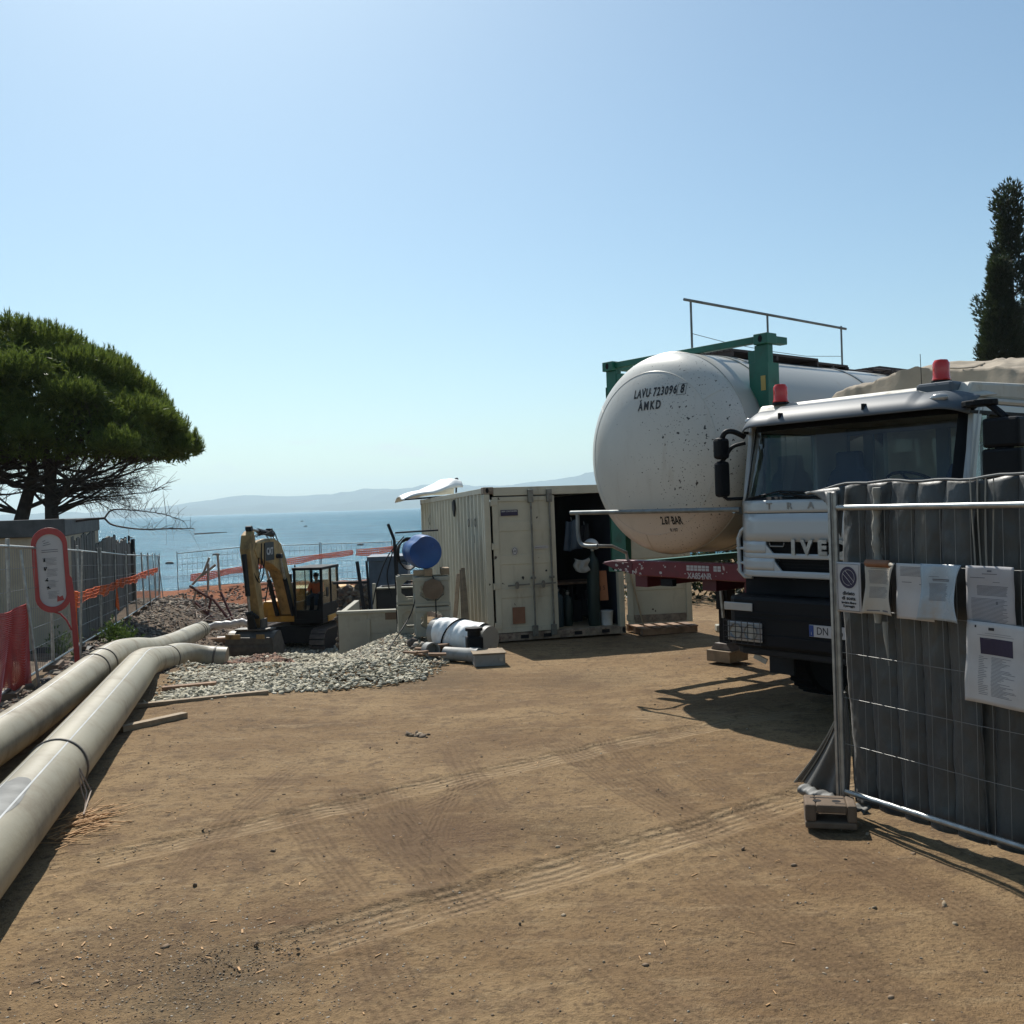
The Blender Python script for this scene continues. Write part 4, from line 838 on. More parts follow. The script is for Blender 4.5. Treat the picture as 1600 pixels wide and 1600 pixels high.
# ------------------------------------------------------------------ excavator
def excavator():
    gz = Hs(-7.2, 33.6) - .05
    t = thing('excavator', 'dusty yellow tracked excavator with raised boom standing in the gravel pit', 'excavator', (-7.2, 33.8, gz), R(-9))
    for s_ in (-1, 1):      # tracks
        x0 = s_*1.02; prof = []
        for k in range(9): a = R(90+180*k/8); prof.append((-1.35+.38*math.cos(a), .42+.38*math.sin(a)))
        for k in range(9): a = R(-90+180*k/8); prof.append((1.35+.38*math.cos(a), .42+.38*math.sin(a)))
        tk = MB().prism(prof, frame((x0+.2,0,0),(0,1,0),(0,0,1),(-1,0,0)) if False else frame((x0-.2,0,0),(0,1,0),(0,0,1),(1,0,0)), .40).build('track', M['dark'], t, bev=.01)
        path = prof+[prof[0]]; L = [0]
        for a, b_ in zip(path, path[1:]): L.append(L[-1]+math.hypot(b_[0]-a[0], b_[1]-a[1]))
        shoe = MB(); shoe.box((-.25,-.075,0),(.25,.075,.03)); shoe.box((-.25,-.02,.03),(.25,.0,.055)); shoe.box((-.25,.045,.03),(.25,.06,.05)); first = shoe.build('track_shoe', M['track'], tk); me = first.data
        N = 40
        for k in range(N):
            s0 = L[-1]*k/N; i = max(j for j in range(len(path)-1) if L[j] <= s0+1e-9); f = (s0-L[i])/(L[i+1]-L[i]+1e-9)
            a, b_ = path[i], path[i+1]; p = (a[0]+(b_[0]-a[0])*f, a[1]+(b_[1]-a[1])*f); ty, tz = (b_[0]-a[0])/(L[i+1]-L[i]+1e-9), (b_[1]-a[1])/(L[i+1]-L[i]+1e-9)
            o = first if k == 0 else bpy.data.objects.new('track_shoe', me)
            if k: C.objects.link(o); o.parent = tk
            nv = Vector((0, tz, -ty));
            if (nv.y*(p[0]) + nv.z*(p[1]-.42)) < 0: nv = -nv
            yv = nv.cross(Vector((1,0,0))); Mx = Matrix((Vector((1,0,0)), yv, nv)).transposed().to_4x4(); Mx.translation = (x0, p[0], p[1]); o.matrix_local = Mx
    MB().box((-.75,-.9,.3),(.75,.9,.85)).build('undercarriage', M['darkgrey'], t, bev=.03)
    MB().lathe([(.55,.85),(.55,1.02)], 24).build('slew_ring', M['darkgrey'], t)
    MB().box((-1.15,-.9,1.02),(1.15,1.95,1.22)).build('deck', M['cat'], t, bev=.02)
    bd = MB().box((-1.15,.35,1.222),(1.15,1.6,2.05)).box((.35,1.602,1.222),(1.15,1.9,1.95)).build('engine_body', M['cat'], t, bev=.05)
    MB().prism([(-1.18,1.6),(-1.18,2.05),(-.8,2.38),(.8,2.38),(1.18,2.05),(1.18,1.6)], frame((0,0,1.10),(1,0,0),(0,1,0),(0,0,1)), .85).build('counterweight', M['cat'], t, bev=.05)
    MB().box((-1.12,-.95,1.222),(-.62,.34,1.72)).build('tool_box', M['cat'], t, bev=.03)
    MB().box((-.60,-.4,1.222),(-.52,.34,2.25)).box((-.50,-.5,1.222),(.05,.3,1.6)).build('hose_bay', M['darkgrey'], t)
    hr = MB()
    for pts in ([(-1.05,-.9,1.7),(-.95,-.85,2.3),(-.82,-.82,2.72),(-.7,-.8,2.72),(-.66,-.5,2.3),(-.66,-.3,1.7)],[(-.98,-.86,2.2),(-.66,-.5,2.2)]): hr.tube(pts, .02, 7)
    hr.build('hand_rail', M['black'], t, sm=50)
    MB().tube([(-.85,.9,2.05),(-.85,.9,2.5)], .05, 10).build('exhaust', M['darkgrey'], t, sm=50)
    # cab: posts and roof as one frame, glass, seat, door
    x0, x1, y0, y1, z0, z1 = .12, 1.12, -1.35, .30, 1.15, 2.82
    cab = MB()
    for x, y in ((x0+.04,y0+.04),(x1-.04,y0+.04),(x0+.04,y1-.04),(x1-.04,y1-.04),(x1-.04,-.45)): cab.box((x-.04,y-.04,z0),(x+.04,y+.04,z1-.06))
    cab.box((x0,y0,z0-.13),(x1,y1,z0+.0)); cab.box((x0-.02,y0-.05,z1-.06),(x1+.02,y1+.02,z1+.03))
    cab.box((x0+.082,y0+.01,z0+.002),(x1-.082,y0+.05,z0+.30)); cab.box((x1-.045,y0+.082,z0+.002),(x1-.005,y1-.082,z0+.48)); cab.box((x0+.08,y1-.05,z0+.002),(x1-.08,y1-.01,z0+1.12)); cab.box((x0+.005,y0+.08,z0+.002),(x0+.045,y1-.08,z0+.55))
    cab.box((x0+.40,y0+.012,z0+.3),(x0+.43,y0+.05,z1-.062))
    cb = cab.build('cab', M['cabglassframe'], t, bev=.012)
    MB().box((x0+.082,y0+.025,z0+.302),(x0+.398,y0+.031,z1-.062)).build('window', M['glass2'], cb)
    MB().box((x0+.432,y0+.025,z0+.302),(x1-.082,y0+.031,z1-.062)).build('window', M['glass2'], cb)
    MB().box((x1-.028,y0+.084,z0+.484),(x1-.022,-.49,z1-.064)).build('window', M['glass2'], cb); MB().box((x1-.028,-.408,z0+.484),(x1-.022,y1-.084,z1-.064)).build('window', M['glass2'], cb)
    MB().box((x0+.022,y0+.084,z0+.56),(x0+.028,y1-.084,z1-.064)).build('window', M['glass2'], cb)
    MB().box((.34,-.60,1.25),(.84,-.05,1.78)).box((.40,-.02,1.64),(.84,.12,2.35)).build('seat', M['black'], cb, bev=.03)
    mb = MB(); mb.tube([(.40,-.75,1.2),(.40,-.72,1.95)], .015, 6); mb.tube([(.78,-.75,1.2),(.80,-.72,1.95)], .015, 6); mb.box((.25,-.6,1.2),(.36,-.1,1.85)); mb.build('levers', M['black'], cb)
    mr = MB(); mr.tube([(x1,-1.3,1.9),(x1+.18,-1.4,1.95)], .012, 6); mr.cbox((x1+.20,-1.42,2.05),(.03,.16,.3)); mr.build('mirror', M['black'], cb)
    MB().tube([(x0+.1,y0-.03,z1+.05),(x0+.1,y0-.03,z1+.12)], .03, 8).build('work_light', M['black'], cb)
    # boom
    bp = [(-.35,1.35),(-.80,1.25),(-1.35,2.35),(-1.72,2.78),(-2.25,3.02),(-3.45,3.33),(-3.62,3.55),(-3.45,3.78),(-2.1,3.86),(-1.55,3.68),(-1.15,3.15)]
    bm = MB().prism(bp, frame((-.56,0,0),(0,1,0),(0,0,1),(1,0,0)), .40).build('boom', M['catdust'], t, bev=.02)
    # stick, tucked in
    sp = [(-3.55,4.15),(-3.78,4.02),(-3.92,3.6),(-3.62,2.4),(-3.18,.95),(-2.95,.92),(-2.98,1.3),(-3.20,2.5),(-3.38,3.35)]
    st = MB().prism(sp, frame((-.53,0,0),(0,1,0),(0,0,1),(1,0,0)), .34).build('stick', M['catdust'], t, bev=.02)
    def ram(a, b_, r, nm, par, f=.62):
        a, b_ = Vector(a), Vector(b_); c = a.lerp(b_, f); o = MB().cyl(a, c, r, n=14).build(nm, M['darkgrey'], par, sm=50); MB().cyl(c, b_, r*.55, n=10).build('piston_rod', M['galv'], o, sm=50)
        e = MB(); e.tube([b_-Vector((.09,0,0)), b_+Vector((.09,0,0))], r*1.05, 12); e.build('ram_eye', M['darkgrey'], o, sm=50)
    ram((-.36,-1.75,3.98),(-.36,-3.55,4.22),.085,'stick_ram',t)
    ram((-.64,-.9,1.25),(-.64,-1.9,3.28),.075,'boom_ram',t); ram((-.08,-.9,1.25),(-.08,-1.9,3.28),.075,'boom_ram',t)
    ram((-.36,-3.98,3.45),(-.36,-3.72,1.62),.075,'bucket_ram',t,.7)
    hs = MB()
    for k in range(4):
        dx = -.5+k*.09; hs.tube(spline([(dx,-1.6,3.72),(dx,-2.0,3.98+.04*k),(dx,-2.6,4.02),(dx,-2.9,3.92+.03*k)],5), .018, 6)
        hs.tube(spline([(dx+.2,-3.2,3.75),(dx+.22,-3.35,3.2-.08*k),(dx+.1,-3.45,2.7-.05*k),(dx,-3.75,3.0)],5), .018, 6)
    hs.cbox((-.36,-2.3,4.03),(.24,.5,.10)); hs.cbox((-.36,-2.0,4.12),(.16,.2,.12)); hs.tube(spline([(-.14,-3.2,3.3),(-.12,-3.1,2.9),(-.12,-3.3,2.6)],5), .02, 6)
    hs.build('hoses', M['black'], t, sm=50)
    # makers mark on the boom side: dark panel with light letters
    MB().box((-.158,-2.86,3.18),(-.153,-2.16,3.76)).build('dark_panel', M['black_paint'], bm)
    text('CAT', .30, M['signwhite'], frame((-.150,-2.50,3.46),(0,1,.0),(0,-.0,1),(1,0,0)), bm, ext=.002, sx=.85, bold=.012)
    MB().tube([(-.16,-1.95,3.28),(-.02,-1.95,3.28)], .07, 12).build('boom_pin', M['darkgrey'], bm, sm=50)
    # linkage and bucket
    lk = MB(); lk.bar((-.36,-3.72,1.62),(-.36,-3.35,1.45),.30,.07); lk.bar((-.36,-3.72,1.62),(-.36,-3.45,1.05),.22,.07); lk.build('link', M['darkgrey'], t, bev=.01)
    r_ = .5; q = [(-3.35+.0+ r_*math.cos(R(a)), .56+r_*math.sin(R(a))) for a in range(70, 335, 15)] + [(-2.75,.30),(-2.70,.36)]
    inn = [(-3.35+(r_-.04)*math.cos(R(a)), .56+(r_-.04)*math.sin(R(a))) for a in range(70, 335, 15)] + [(-2.78,.36),(-2.75,.38)]
    mb = MB(); n = len(q); Vv = []
    for x in (-1.12, .40): Vv += [(x,y,z) for y,z in q]; Vv += [(x,y,z) for y,z in inn]
    Fc = []
    for k in range(n-1): Fc += [(k,k+1,2*n+k+1,2*n+k),(n+k,3*n+k,3*n+k+1,n+k+1),(k,n+k,n+k+1,k+1),(2*n+k,2*n+k+1,3*n+k+1,3*n+k)]
    Fc += [(0,2*n,3*n,n),(n-1,2*n-1,4*n-1,3*n-1)]
    mb.add(Vv, Fc)
    for x in (-1.15,.37):
        mb.prism([(y,z) for y,z in q[:-2]]+[(-2.9,.55)], frame((x,0,0),(0,1,0),(0,0,1),(1,0,0)), .03)
    mb.box((-.95,-3.55,1.062),(.22,-3.1,1.12)); mb.box((-1.12,-3.86,.70),(.40,-3.80,.90))
    bk = mb.build('bucket', M['bucket'], t, bev=.006)
    mb = MB(); mb.box((-.60,-3.4,1.12),(-.54,-2.95,1.4)); mb.box((-.18,-3.4,1.12),(-.12,-2.95,1.4)); mb.build('bucket_ear', M['bucket'], t, bev=.01)
    MB().box((-1.10,-3.90,.86),(-.62,-3.865,1.0)).build('worn_patch', M['catdust'], bk); MB().box((-.1,-3.90,.86),(.16,-3.865,1.0)).build('worn_patch', M['catdust'], bk)
    return t
ex = excavator()

# operator sitting in the excavator cab
def skin_body(name, verts, edges, radii, mt, parent, lv=2):
    me = bpy.data.meshes.new(name); me.from_pydata(verts, edges, []); me.update(); o = mobj(name, me, mt, parent)
    sk = o.modifiers.new('skin', 'SKIN'); sk.use_smooth_shade = True
    lay = me.skin_vertices[0] if me.skin_vertices else None
    if lay is None: bpy.context.view_layer.objects.active = o; lay = o.data.skin_vertices[0]
    for i, r_ in enumerate(radii): lay.data[i].radius = (r_, r_) if not hasattr(r_, '__len__') else r_; lay.data[i].use_root = (i == 0)
    ss = o.modifiers.new('sub', 'SUBSURF'); ss.levels = lv; ss.render_levels = lv; return o
ev = ex.matrix_basis
pl = Vector(ex.matrix_basis @ Vector((.62,-.25,1.62))); pr = thing('person', 'person in an orange shirt and dark cap sitting inside the excavator cab', 'person', ex.location + Vector((.58*math.cos(R(-9))+.40*math.sin(R(-9)), .58*math.sin(R(-9))-.40*math.cos(R(-9)), 1.80)), R(-9))
vb = [(0,0,.05),(0,.02,.25),(0,.02,.45),(0,0,.52),(0,-.02,.58),(0,-.03,.68),(0,-.02,.76),
      (.19,0,.44),(.26,-.10,.22),(.22,-.34,.16),(.21,-.42,.16),(-.19,0,.44),(-.26,-.10,.22),(-.22,-.34,.16),(-.21,-.42,.16),
      (.09,-.05,.02),(.13,-.42,.04),(.13,-.50,-.35),(.13,-.62,-.40),(-.09,-.05,.02),(-.13,-.42,.04),(-.13,-.50,-.35),(-.13,-.62,-.40)]
eb = [(0,1),(1,2),(2,3),(3,4),(4,5),(5,6),(2,7),(7,8),(8,9),(9,10),(2,11),(11,12),(12,13),(13,14),(0,15),(15,16),(16,17),(17,18),(0,19),(19,20),(20,21),(21,22)]
rb = [(.16,.11),(.15,.11),(.15,.10),.05,.05,.09,.075,.055,.042,.03,.03,.055,.042,.03,.03,.085,.07,.05,.04,.085,.07,.05,.04]
skin_body('body', vb, eb, rb, M['skin'], pr)
vs2 = vb[:3]+[(0,.01,.49)]+[vb[7],vb[8],(.24,-.22,.19),vb[11],vb[12],(-.24,-.22,.19)]
skin_body('shirt', vs2, [(0,1),(1,2),(2,3),(2,4),(4,5),(5,6),(2,7),(7,8),(8,9)], [(.185,.135),(.175,.13),(.17,.12),.06,.075,.06,.048,.075,.06,.048], M['orange'], pr)
skin_body('trousers', [vb[0],vb[15],vb[16],(.13,-.49,-.28),vb[19],vb[20],(-.13,-.49,-.28)], [(0,1),(1,2),(2,3),(0,4),(4,5),(5,6)], [(.17,.12),.1,.085,.062,.1,.085,.062], M['jeans'], pr)
MB().ell((0,-.02,.74),(.10,.115,.085),14,8).box((-.075,-.20,.735),(.075,-.10,.748)).build('cap', M['black'], pr, sm=60)

# ------------------------------------------------------------------ precast concrete trough and boxes
tc_ = thing('concrete_channel', 'large U shaped precast concrete channel standing in the gravel beside the excavator', 'concrete channel', (-3.78, 21, -1.06), R(2))
cc_ = MB()
cc_.box((0,0,0),(.62,.14,1.02)); cc_.box((.62,.0,.55),(1.62,.14,1.02)); cc_.box((.60,-.03,.0),(.68,.0,.86)); cc_.prism([(.62,.0),(1.62,.55),(.62,.55)], frame((0,.14,0),(1,0,0),(0,0,1),(0,-1,0)), .14)
cc_.box((0,.142,0),(.12,2.8,1.02)); cc_.box((1.5,.142,0),(1.62,2.8,1.02)); cc_.box((.12,.142,0),(1.5,2.8,.12))
cc_.build('shell', M['concrete'], tc_, bev=.012)
MB().box((1.0,-.02,.84),(1.36,-.001,.985)).build('lifting_recess', M['concrete_d'], tc_, bev=.006); MB().box((-.03,-.04,.99),(1.64,.16,1.05)).build('rim', M['concrete'], tc_, bev=.01)
tr_ = thing('steel_trough', 'dark open steel trough standing behind the concrete channel', 'trough', (-3.75, 24.5, -.90), R(2))
mb = MB(); mb.box((.3,0,0),(2.2,.06,1.05)); mb.box((.3,.06,0),(.36,1.2,1.05)); mb.box((2.14,.06,0),(2.2,1.2,1.05)); mb.box((.36,1.14,0),(2.14,1.2,1.05)); mb.build('shell', M['darkgrey'], tr_, bev=.01)
mb = MB(); mb.box((.26,-.05,1.052),(2.24,.09,1.09)); mb.box((.22,-.08,.0),(.30,.02,1.2)); mb.build('rim', M['concrete'], tr_, bev=.01)
ct = thing('skip_container', 'blue grey steel tank with a stained side standing behind the trough', 'skip', (-4.2, 28.5, -.95), R(3))
MB().prism([(0,0),(1.15,0),(1.12,1.55),(.0,1.62)], frame((0,0,0),(1,0,0),(0,0,1),(0,-1,0)), -1.4).build('body', M['slate'], ct, bev=.02)
MB().box((-.04,-.05,1.58),(1.2,1.45,1.72)).build('rim', M['slate'], ct, bev=.01); mb = MB(); mb.bar((-.12,-.1,-.2),(-.32,-.05,1.6),.08,.08); mb.bar((.02,-.1,.0),(-.05,-.05,1.6),.05,.05); mb.build('prop', M['darkgrey'], ct)
dk = thing('dark_debris_heap', 'dark heap of earth and stones with a beam, between excavator and blue grey tank', 'heap', (-5.2,31,-1.8))
MB().grid(lambda u, v: (-.35+1.0*u+.08*mnoise.noise((u*5,v*7,2)), -.4+.9*v, 1.9*min(1,(v*2.2))*(.93+.12*mnoise.noise((u*6,v*5,1)))-.3 if v>0 else -.4), 24, 16).build('earth', M['rubble'], dk, sm=60)
qx = rng.uniform(-.35,.7,420); qz = rng.uniform(-.3,1.5,420); rocks('stones', np.stack([qx, -.42+.42*(qz+.3)/1.9, qz],1), rng.uniform(.04,.11,420), M['rubble'], .8, parent=dk)
MB().box((-.5,-.1,1.62),(.75,.05,1.70)).build('beam', M['darkgrey'], dk)
# manhole boxes: two pairs stacked two high
def pit_box(x, y, z, rz, label, dimg=(.56,.50,.48), knock=True):
    t = thing('concrete_box', label, 'precast box', (x,y,z), R(rz), 'stacked precast concrete boxes'); W, D_, Hh = dimg; a = .07
    def face(w_, M_, nm):       # a wall with an octagonal opening
        mb = MB(); ow, oh = w_*.36, Hh*.34; cz = Hh*.52; oc = [(ow*math.cos(R(22.5+45*k))*1.08, cz+oh*math.sin(R(22.5+45*k))*1.08) for k in range(8)]
        rect = [(w_/2,Hh*.52+Hh*.25),(w_*.25,Hh),(-w_*.25,Hh),(-w_/2,Hh*.77),(-w_/2,Hh*.27),(-w_*.25,0),(w_*.25,0),(w_/2,Hh*.27)]
        cor = {0:(w_/2,Hh),2:(-w_/2,Hh),4:(-w_/2,0),6:(w_/2,0)}; V_ = []; F_ = []
        for y_ in (0,a): V_ += [(x_,y_,z_) for x_,z_ in oc]+[(x_,y_,z_) for x_,z_ in rect]
        for k in range(8):
            k2 = (k+1)%8; F_ += [(k,8+k,8+k2,k2),(16+k,16+k2,24+k2,24+k),(k,k2,16+k2,16+k),(8+k,24+k,24+k2,8+k2)]
        for k, c in cor.items():
            i = len(V_); V_ += [(c[0],0,c[1]),(c[0],a,c[1])]; k2 = k+1; F_ += [(8+k,i,8+k2),(24+k,24+k2,i+1),(8+k,24+k,i+1,i),(8+k2,i,i+1,24+k2)]
        mb.add(V_, F_, M_); mb.build(nm, M['concrete'], t)
    face(W, Matrix.Translation((0,0,0)), 'side_wall'); face(W, Matrix.Translation((0,D_-a,0)), 'side_wall')
    for s_ in (-1,1): face(D_-2*a-.004, Matrix.Translation((s_*W/2 - (a if s_>0 else 0),D_/2,0)) @ Matrix.Rotation(R(-90),4,'Z') @ Matrix.Scale(1,4), 'side_wall')
    MB().box((-W/2-.015,-.015,Hh-.07),(W/2+.015,-.001,Hh-.002)).build('rim', M['concrete'], t, bev=.005); MB().box((-W/2-.015,-.015,.0),(W/2+.015,-.001,.05)).build('rim', M['concrete'], t, bev=.005)
    return t
B0 = (-1.36,16.25,.02)
pit_box(B0[0],B0[1],B0[2],10,'front lower precast box with an octagonal opening beside the container')
pit_box(B0[0],B0[1],B0[2]+.50,10,'front upper precast box under the timber blocks and blue drum')
pit_box(B0[0]-.40,B0[1]+.62,B0[2]-.02,10,'rear lower precast box, half hidden to the left',(.50,.5,.48))
pit_box(B0[0]-.40,B0[1]+.62,B0[2]+.48,10,'rear upper precast box, half hidden to the left',(.50,.5,.48))
for k, (x, y, z, w_, d2, h_, l) in enumerate(((-1.57,16.35,1.02,.2,.12,.09,'left timber block under the blue drum'),(-1.42,16.3,1.02,.13,.22,.11,'timber block in front under the blue drum'),(-1.16,16.5,1.02,.14,.3,.11,'right timber block under the blue drum'))):
    o = MB().cbox((0,0,h_/2),(w_,d2,h_)).build('timber_block', M['wood'], bev=.005); o.location = (x,y,z+.0); o.rotation_euler.z = R(8); tag(o, l, 'timber block', 'timber blocks chocking the drum')
dm = thing('drum', 'blue plastic drum lying on its side on top of the precast boxes', 'drum', (-1.56,16.75,1.405), rot=(0,0,R(14)))
r_ = .285; prof = [(0,-.45),(r_*.80,-.45),(r_*.86,-.47),(r_*.93,-.465),(r_*.96,-.43),(r_*.98,-.25),(r_*1.0,-.16),(r_*.985,-.12),(r_*.985,.12),(r_*1.0,.16),(r_*.98,.25),(r_*.96,.43),(r_*.93,.465),(r_*.86,.46),(r_*.8,.45),(0,.45)]
Vd = MB().lathe(prof, 40, Matrix.Rotation(R(90),4,'X')); 
for p in Vd.v:
    a = math.atan2(p.z, p.x); dent = math.exp(-((a-R(128))/.35)**2)*(.16)*(.4+.6*math.cos(p.y*2)); p.x *= 1-dent; p.z *= 1-dent
Vd.build('shell', M['blue'], dm, sm=40)
MB().cyl((.12,-.452,.10),(.12,-.47,.10),.03).build('bung', M['blue'], dm, sm=40); 
# support frame with cables left of the drum
fr = thing('steel_stand', 'dark slanting steel stand with coiled cables left of the blue drum', 'stand', (-2.05,17.2,-.1), R(5))
mb = MB(); mb.bar((0,0,0),(-.02,0,1.7),.07,.05); mb.bar((-.02,0,1.7),(-.12,0,1.98),.08,.05); mb.bar((.0,.02,1.82),(.75,.1,1.84),.04,.03); mb.bar((0,.0,.95),(.35,.1,.95),.03,.03); mb.bar((.02,.3,0),(.0,.3,1.6),.05,.04); mb.build('post', M['darkgrey'], fr, bev=.004)
mb = MB()
for k in range(7): mb.tube([(.22+.17*math.cos(a)*(1+.05*k), -.05+k*.03, 1.45+.28*math.sin(a)*(1-.03*k)) for a in [i*.35 for i in range(19)]], .013, 6)
mb.build('coiled_cable', M['black'], fr, sm=60)
mb = MB(); mb.tube(spline([(.15,-.05,1.75),(-.15,-.1,1.4),(-.35,-.15,.9),(-.42,-.15,.6)],6), .011, 6); mb.tube(spline([(-.05,-.1,1.5),(-.16,-.12,1.1),(-.10,-.15,.72)],6), .011, 6); mb.build('cable', M['black'], fr, sm=60)
mb = MB(); mb.tube(spline([(-1.34,16.2,1.02),(-1.31,16.17,.9),(-1.30,16.17,.5),(-1.31,16.1,.02),(-1.28,15.7,-.02),(-1.1,15.3,-.1)],6), .010, 6); o = mb.build('power_cable', M['black'], sm=60); tag(o, 'black cable hanging down the front of the precast boxes', 'cable')
mb = MB(); mb.tube(spline([(-1.6,16.3,.8),(-1.72,16.2,.4),(-1.9,15.6,.1),(-2.05,15.0,-.1),(-2.2,14.6,-.12)],6), .010, 6); o = mb.build('power_cable', M['black'], sm=60); tag(o, 'black cable trailing from the boxes down the gravel mound', 'cable')
# grey drum seen in the opening, wrapped roll, pipe stubs, metal tray
o = MB().lathe([(0,0),(.17,0),(.18,.02),(.18,.06),(.0,.07)], 8, Matrix.Rotation(R(90),4,'X')).build('concrete_plug', M['brown'] if False else M['concrete_d'], bev=.01); o.location = (-1.34,16.22,.80); tag(o, 'loose octagonal concrete knockout panel in the upper box opening', 'concrete panel')
wr = thing('wrapped_roll', 'big roll wrapped in white sheet lying against the precast boxes', 'roll', (-1.12,15.3,.13), rot=(0,R(4),R(-38)))
def wrap(u, v):
    a = u*2*PI; r0 = .245*(1+.035*math.sin(a*3+v*9)+.02*math.sin(v*40+a*2)+.02*mnoise.noise((math.cos(a)*2,math.sin(a)*2,v*6))); return (-.05+v*.86, r0*math.cos(a), r0*math.sin(a)+.06)
MB().grid(wrap, 48, 40).build('white_wrap', M['white_sheet'], wr, sm=60)
MB().tube([(-.18,0,.06),(.92,0,.06)], .215, 28).build('core', M['grey_plastic'], wr, sm=50)
mb = MB()
for x_, tl in ((.20,.22),): mb.tube([(x_+tl*math.cos(a*.5), .256*math.cos(a), .06+.256*math.sin(a)) for a in [i*2*PI/28 for i in range(29)]], .013, 5, False)
mb.build('strap', M['black'], wr, sm=60)
o = thing('black_pump', 'squat black fitting with a collar beside the wrapped roll end', 'fitting', (-.62,14.55,-.12), R(10)); MB().box((-.12,-.12,.02),(.12,.12,.34)).build('body', M['black'], o, bev=.02); MB().lathe([(.10,.342),(.10,.42),(.13,.425),(.13,.47),(.08,.475)],18).build('collar', M['black'], o, sm=40); MB().lathe([(.17,.0),(.17,.03)],18).build('base', M['black'], o, sm=40)
for k, (p, rz, L, r_, l) in enumerate((((-1.05,14.55,-.02),-32,.60,.10,'short grey pipe stub with a socket end in front of the wrapped roll'),((-1.33,14.75,.02),-60,.18,.11,'stubby grey pipe collar at the left end of the stub'))):
    t_ = thing('pipe_stub', l, 'pipe', p, rot=(0,0,R(rz)), group='grey pipe stubs by the wrapped roll'); prof = [(r_,0),(r_,L*.72),(r_*1.12,L*.75),(r_*1.12,L),(r_*.9,L),(r_*.9,L*.3),(0,L*.3)]
    MB().lathe(prof, 26, Matrix.Rotation(R(90),4,'Y'), caps=False).build('wall', M['grey_plastic'], t_, sm=40)
o = thing('metal_tray', 'low grey metal box with a brown lid in front of the container door', 'box', (-.42,14.05,-.13), R(8)); MB().box((-.20,-.14,0),(.24,.30,.17)).build('body', M['grey_plastic'], o, bev=.01); MB().box((-.22,-.16,.172),(.26,.32,.19)).build('lid', M['wood'], o, bev=.005); MB().cyl((.18,-.142,.09),(.18,-.15,.09),.025).build('knob', M['galv'], o)
OFFL = ['offcut lying '+q for q in ('at the left end of the scrap heap','across the top of the scrap heap','nearest the rolled pipe stub','lowest, touching the gravel edge','against the front precast box','under the crossing boards','pointing towards the container','farthest back in the scrap heap','tilted on the mound','beside the broken stones','in the middle of the scrap heap')]
for k in range(11):
    x = random.uniform(-1.75,-1.15); y = random.uniform(14.1,15.2); a = random.uniform(-.7,.5); L = random.uniform(.18,.42); z_ = Hs(x,y)+float(mound(x,y))+.05+.02*k*.5
    plank((x,y,z_),(x+L*math.cos(a),y+L*math.sin(a)*.6,z_+random.uniform(-.02,.04)), random.uniform(.07,.11), .03, OFFL[k], 'wood_r', name='offcut', cat='wood offcut', group='broken boards by the precast boxes')
for k in range(8):
    x = random.uniform(-1.7,-1.2); y = random.uniform(14.8,15.6); r_ = random.uniform(.05,.09)
    o = rocks('rubble_stone', [(0,0,0)], [r_], M['chip'] if k%2 else M['rubble'], .8, kind='thing'); o.location = (x,y,Hs(x,y)+float(mound(x,y))+.06); tag(o, 'fist sized broken stone lying below the precast boxes', 'stone', 'broken stones by the precast boxes')
for k, (x0, x1_, h_, l) in enumerate(((-1.05,-.98,.95,'left timber leaning between boxes and container'),(-.88,-.93,1.02,'middle slanting timber leaning on the container side'),(-.80,-.90,1.05,'right timber leaning on the container side'))):
    plank((x0,16.55,-.05),(x1_,17.4,h_),.07,.04,l,'wood',name='leaning_timber',cat='timber')

# ------------------------------------------------------------------ shipping container
LC = (-.45,16.4,-.14); CYAW = 15.3
ctn = thing('shipping_container', 'weathered cream shipping container with one door closed and one swung open', 'shipping container', LC, rot=(R(-1.2),0,R(CYAW)))
W, L, Hc = 2.44, 6.06, 2.59; P_ = .16
def corr(x, y0, y1, z0, z1, sgn, nm, along='y'):
    n = int((y1-y0)/.278); prof = []
    for k in range(n):
        a = y0+(y1-y0)*k/n; s_ = (y1-y0)/n; prof += [(a,0),(a+s_*.26,0),(a+s_*.44,-.048*sgn),(a+s_*.80,-.048*sgn)]
    prof.append((y1,0)); V_ = []
    for a, d in prof:
        for z in (z0,z1): V_.append((x+d,a,z) if along=='y' else (a,x+d,z))
    F_ = [(2*i,2*i+2,2*i+3,2*i+1) for i in range(len(prof)-1)]
    return MB().add(V_, F_).build(nm, M['cont_side'], ctn, solid=.004)
corr(.006, P_, L-P_, .13, Hc-.10, -1, 'side_wall'); corr(W-.012, P_, L-P_, .13, Hc-.10, 1, 'side_wall'); corr(L-.03, P_, W-P_, .13, Hc-.10, 1, 'end_wall','x')
for x in (0, W-.10):
    for y in (0, L-.12):
        MB().box((x,y,.12),(x+.10,y+.12,Hc-.12)).build('corner_post', M['cont'], ctn, bev=.006)
        for z in (0,Hc-.118): 
            cc = MB().box((x-.006,y-.006,z),(x+.17 if x==0 else x+.106,y+.17 if y==0 else y+.126,z+.118)).build('corner_casting', M['cont_rust'], ctn, bev=.008)
            if y == 0: MB().prism([(.035*math.cos(R(a))*.8,.035*math.sin(R(a))*1.3) for a in range(0,360,30)], frame((x+.06,-.0075,z+.06),(1,0,0),(0,0,1),(0,-1,0)), .001).build('casting_hole', M['dark'], cc)
MB().box((.002,.12,.002),(.06,L-.12,.13)).box((W-.06,.12,.002),(W-.002,L-.12,.13)).build('bottom_rail', M['cont_rust'], ctn, bev=.004)
MB().box((.0,.12,Hc-.10),(.06,L-.12,Hc-.012)).box((W-.06,.12,Hc-.10),(W,L-.12,Hc-.012)).build('top_rail', M['cont'], ctn, bev=.004)
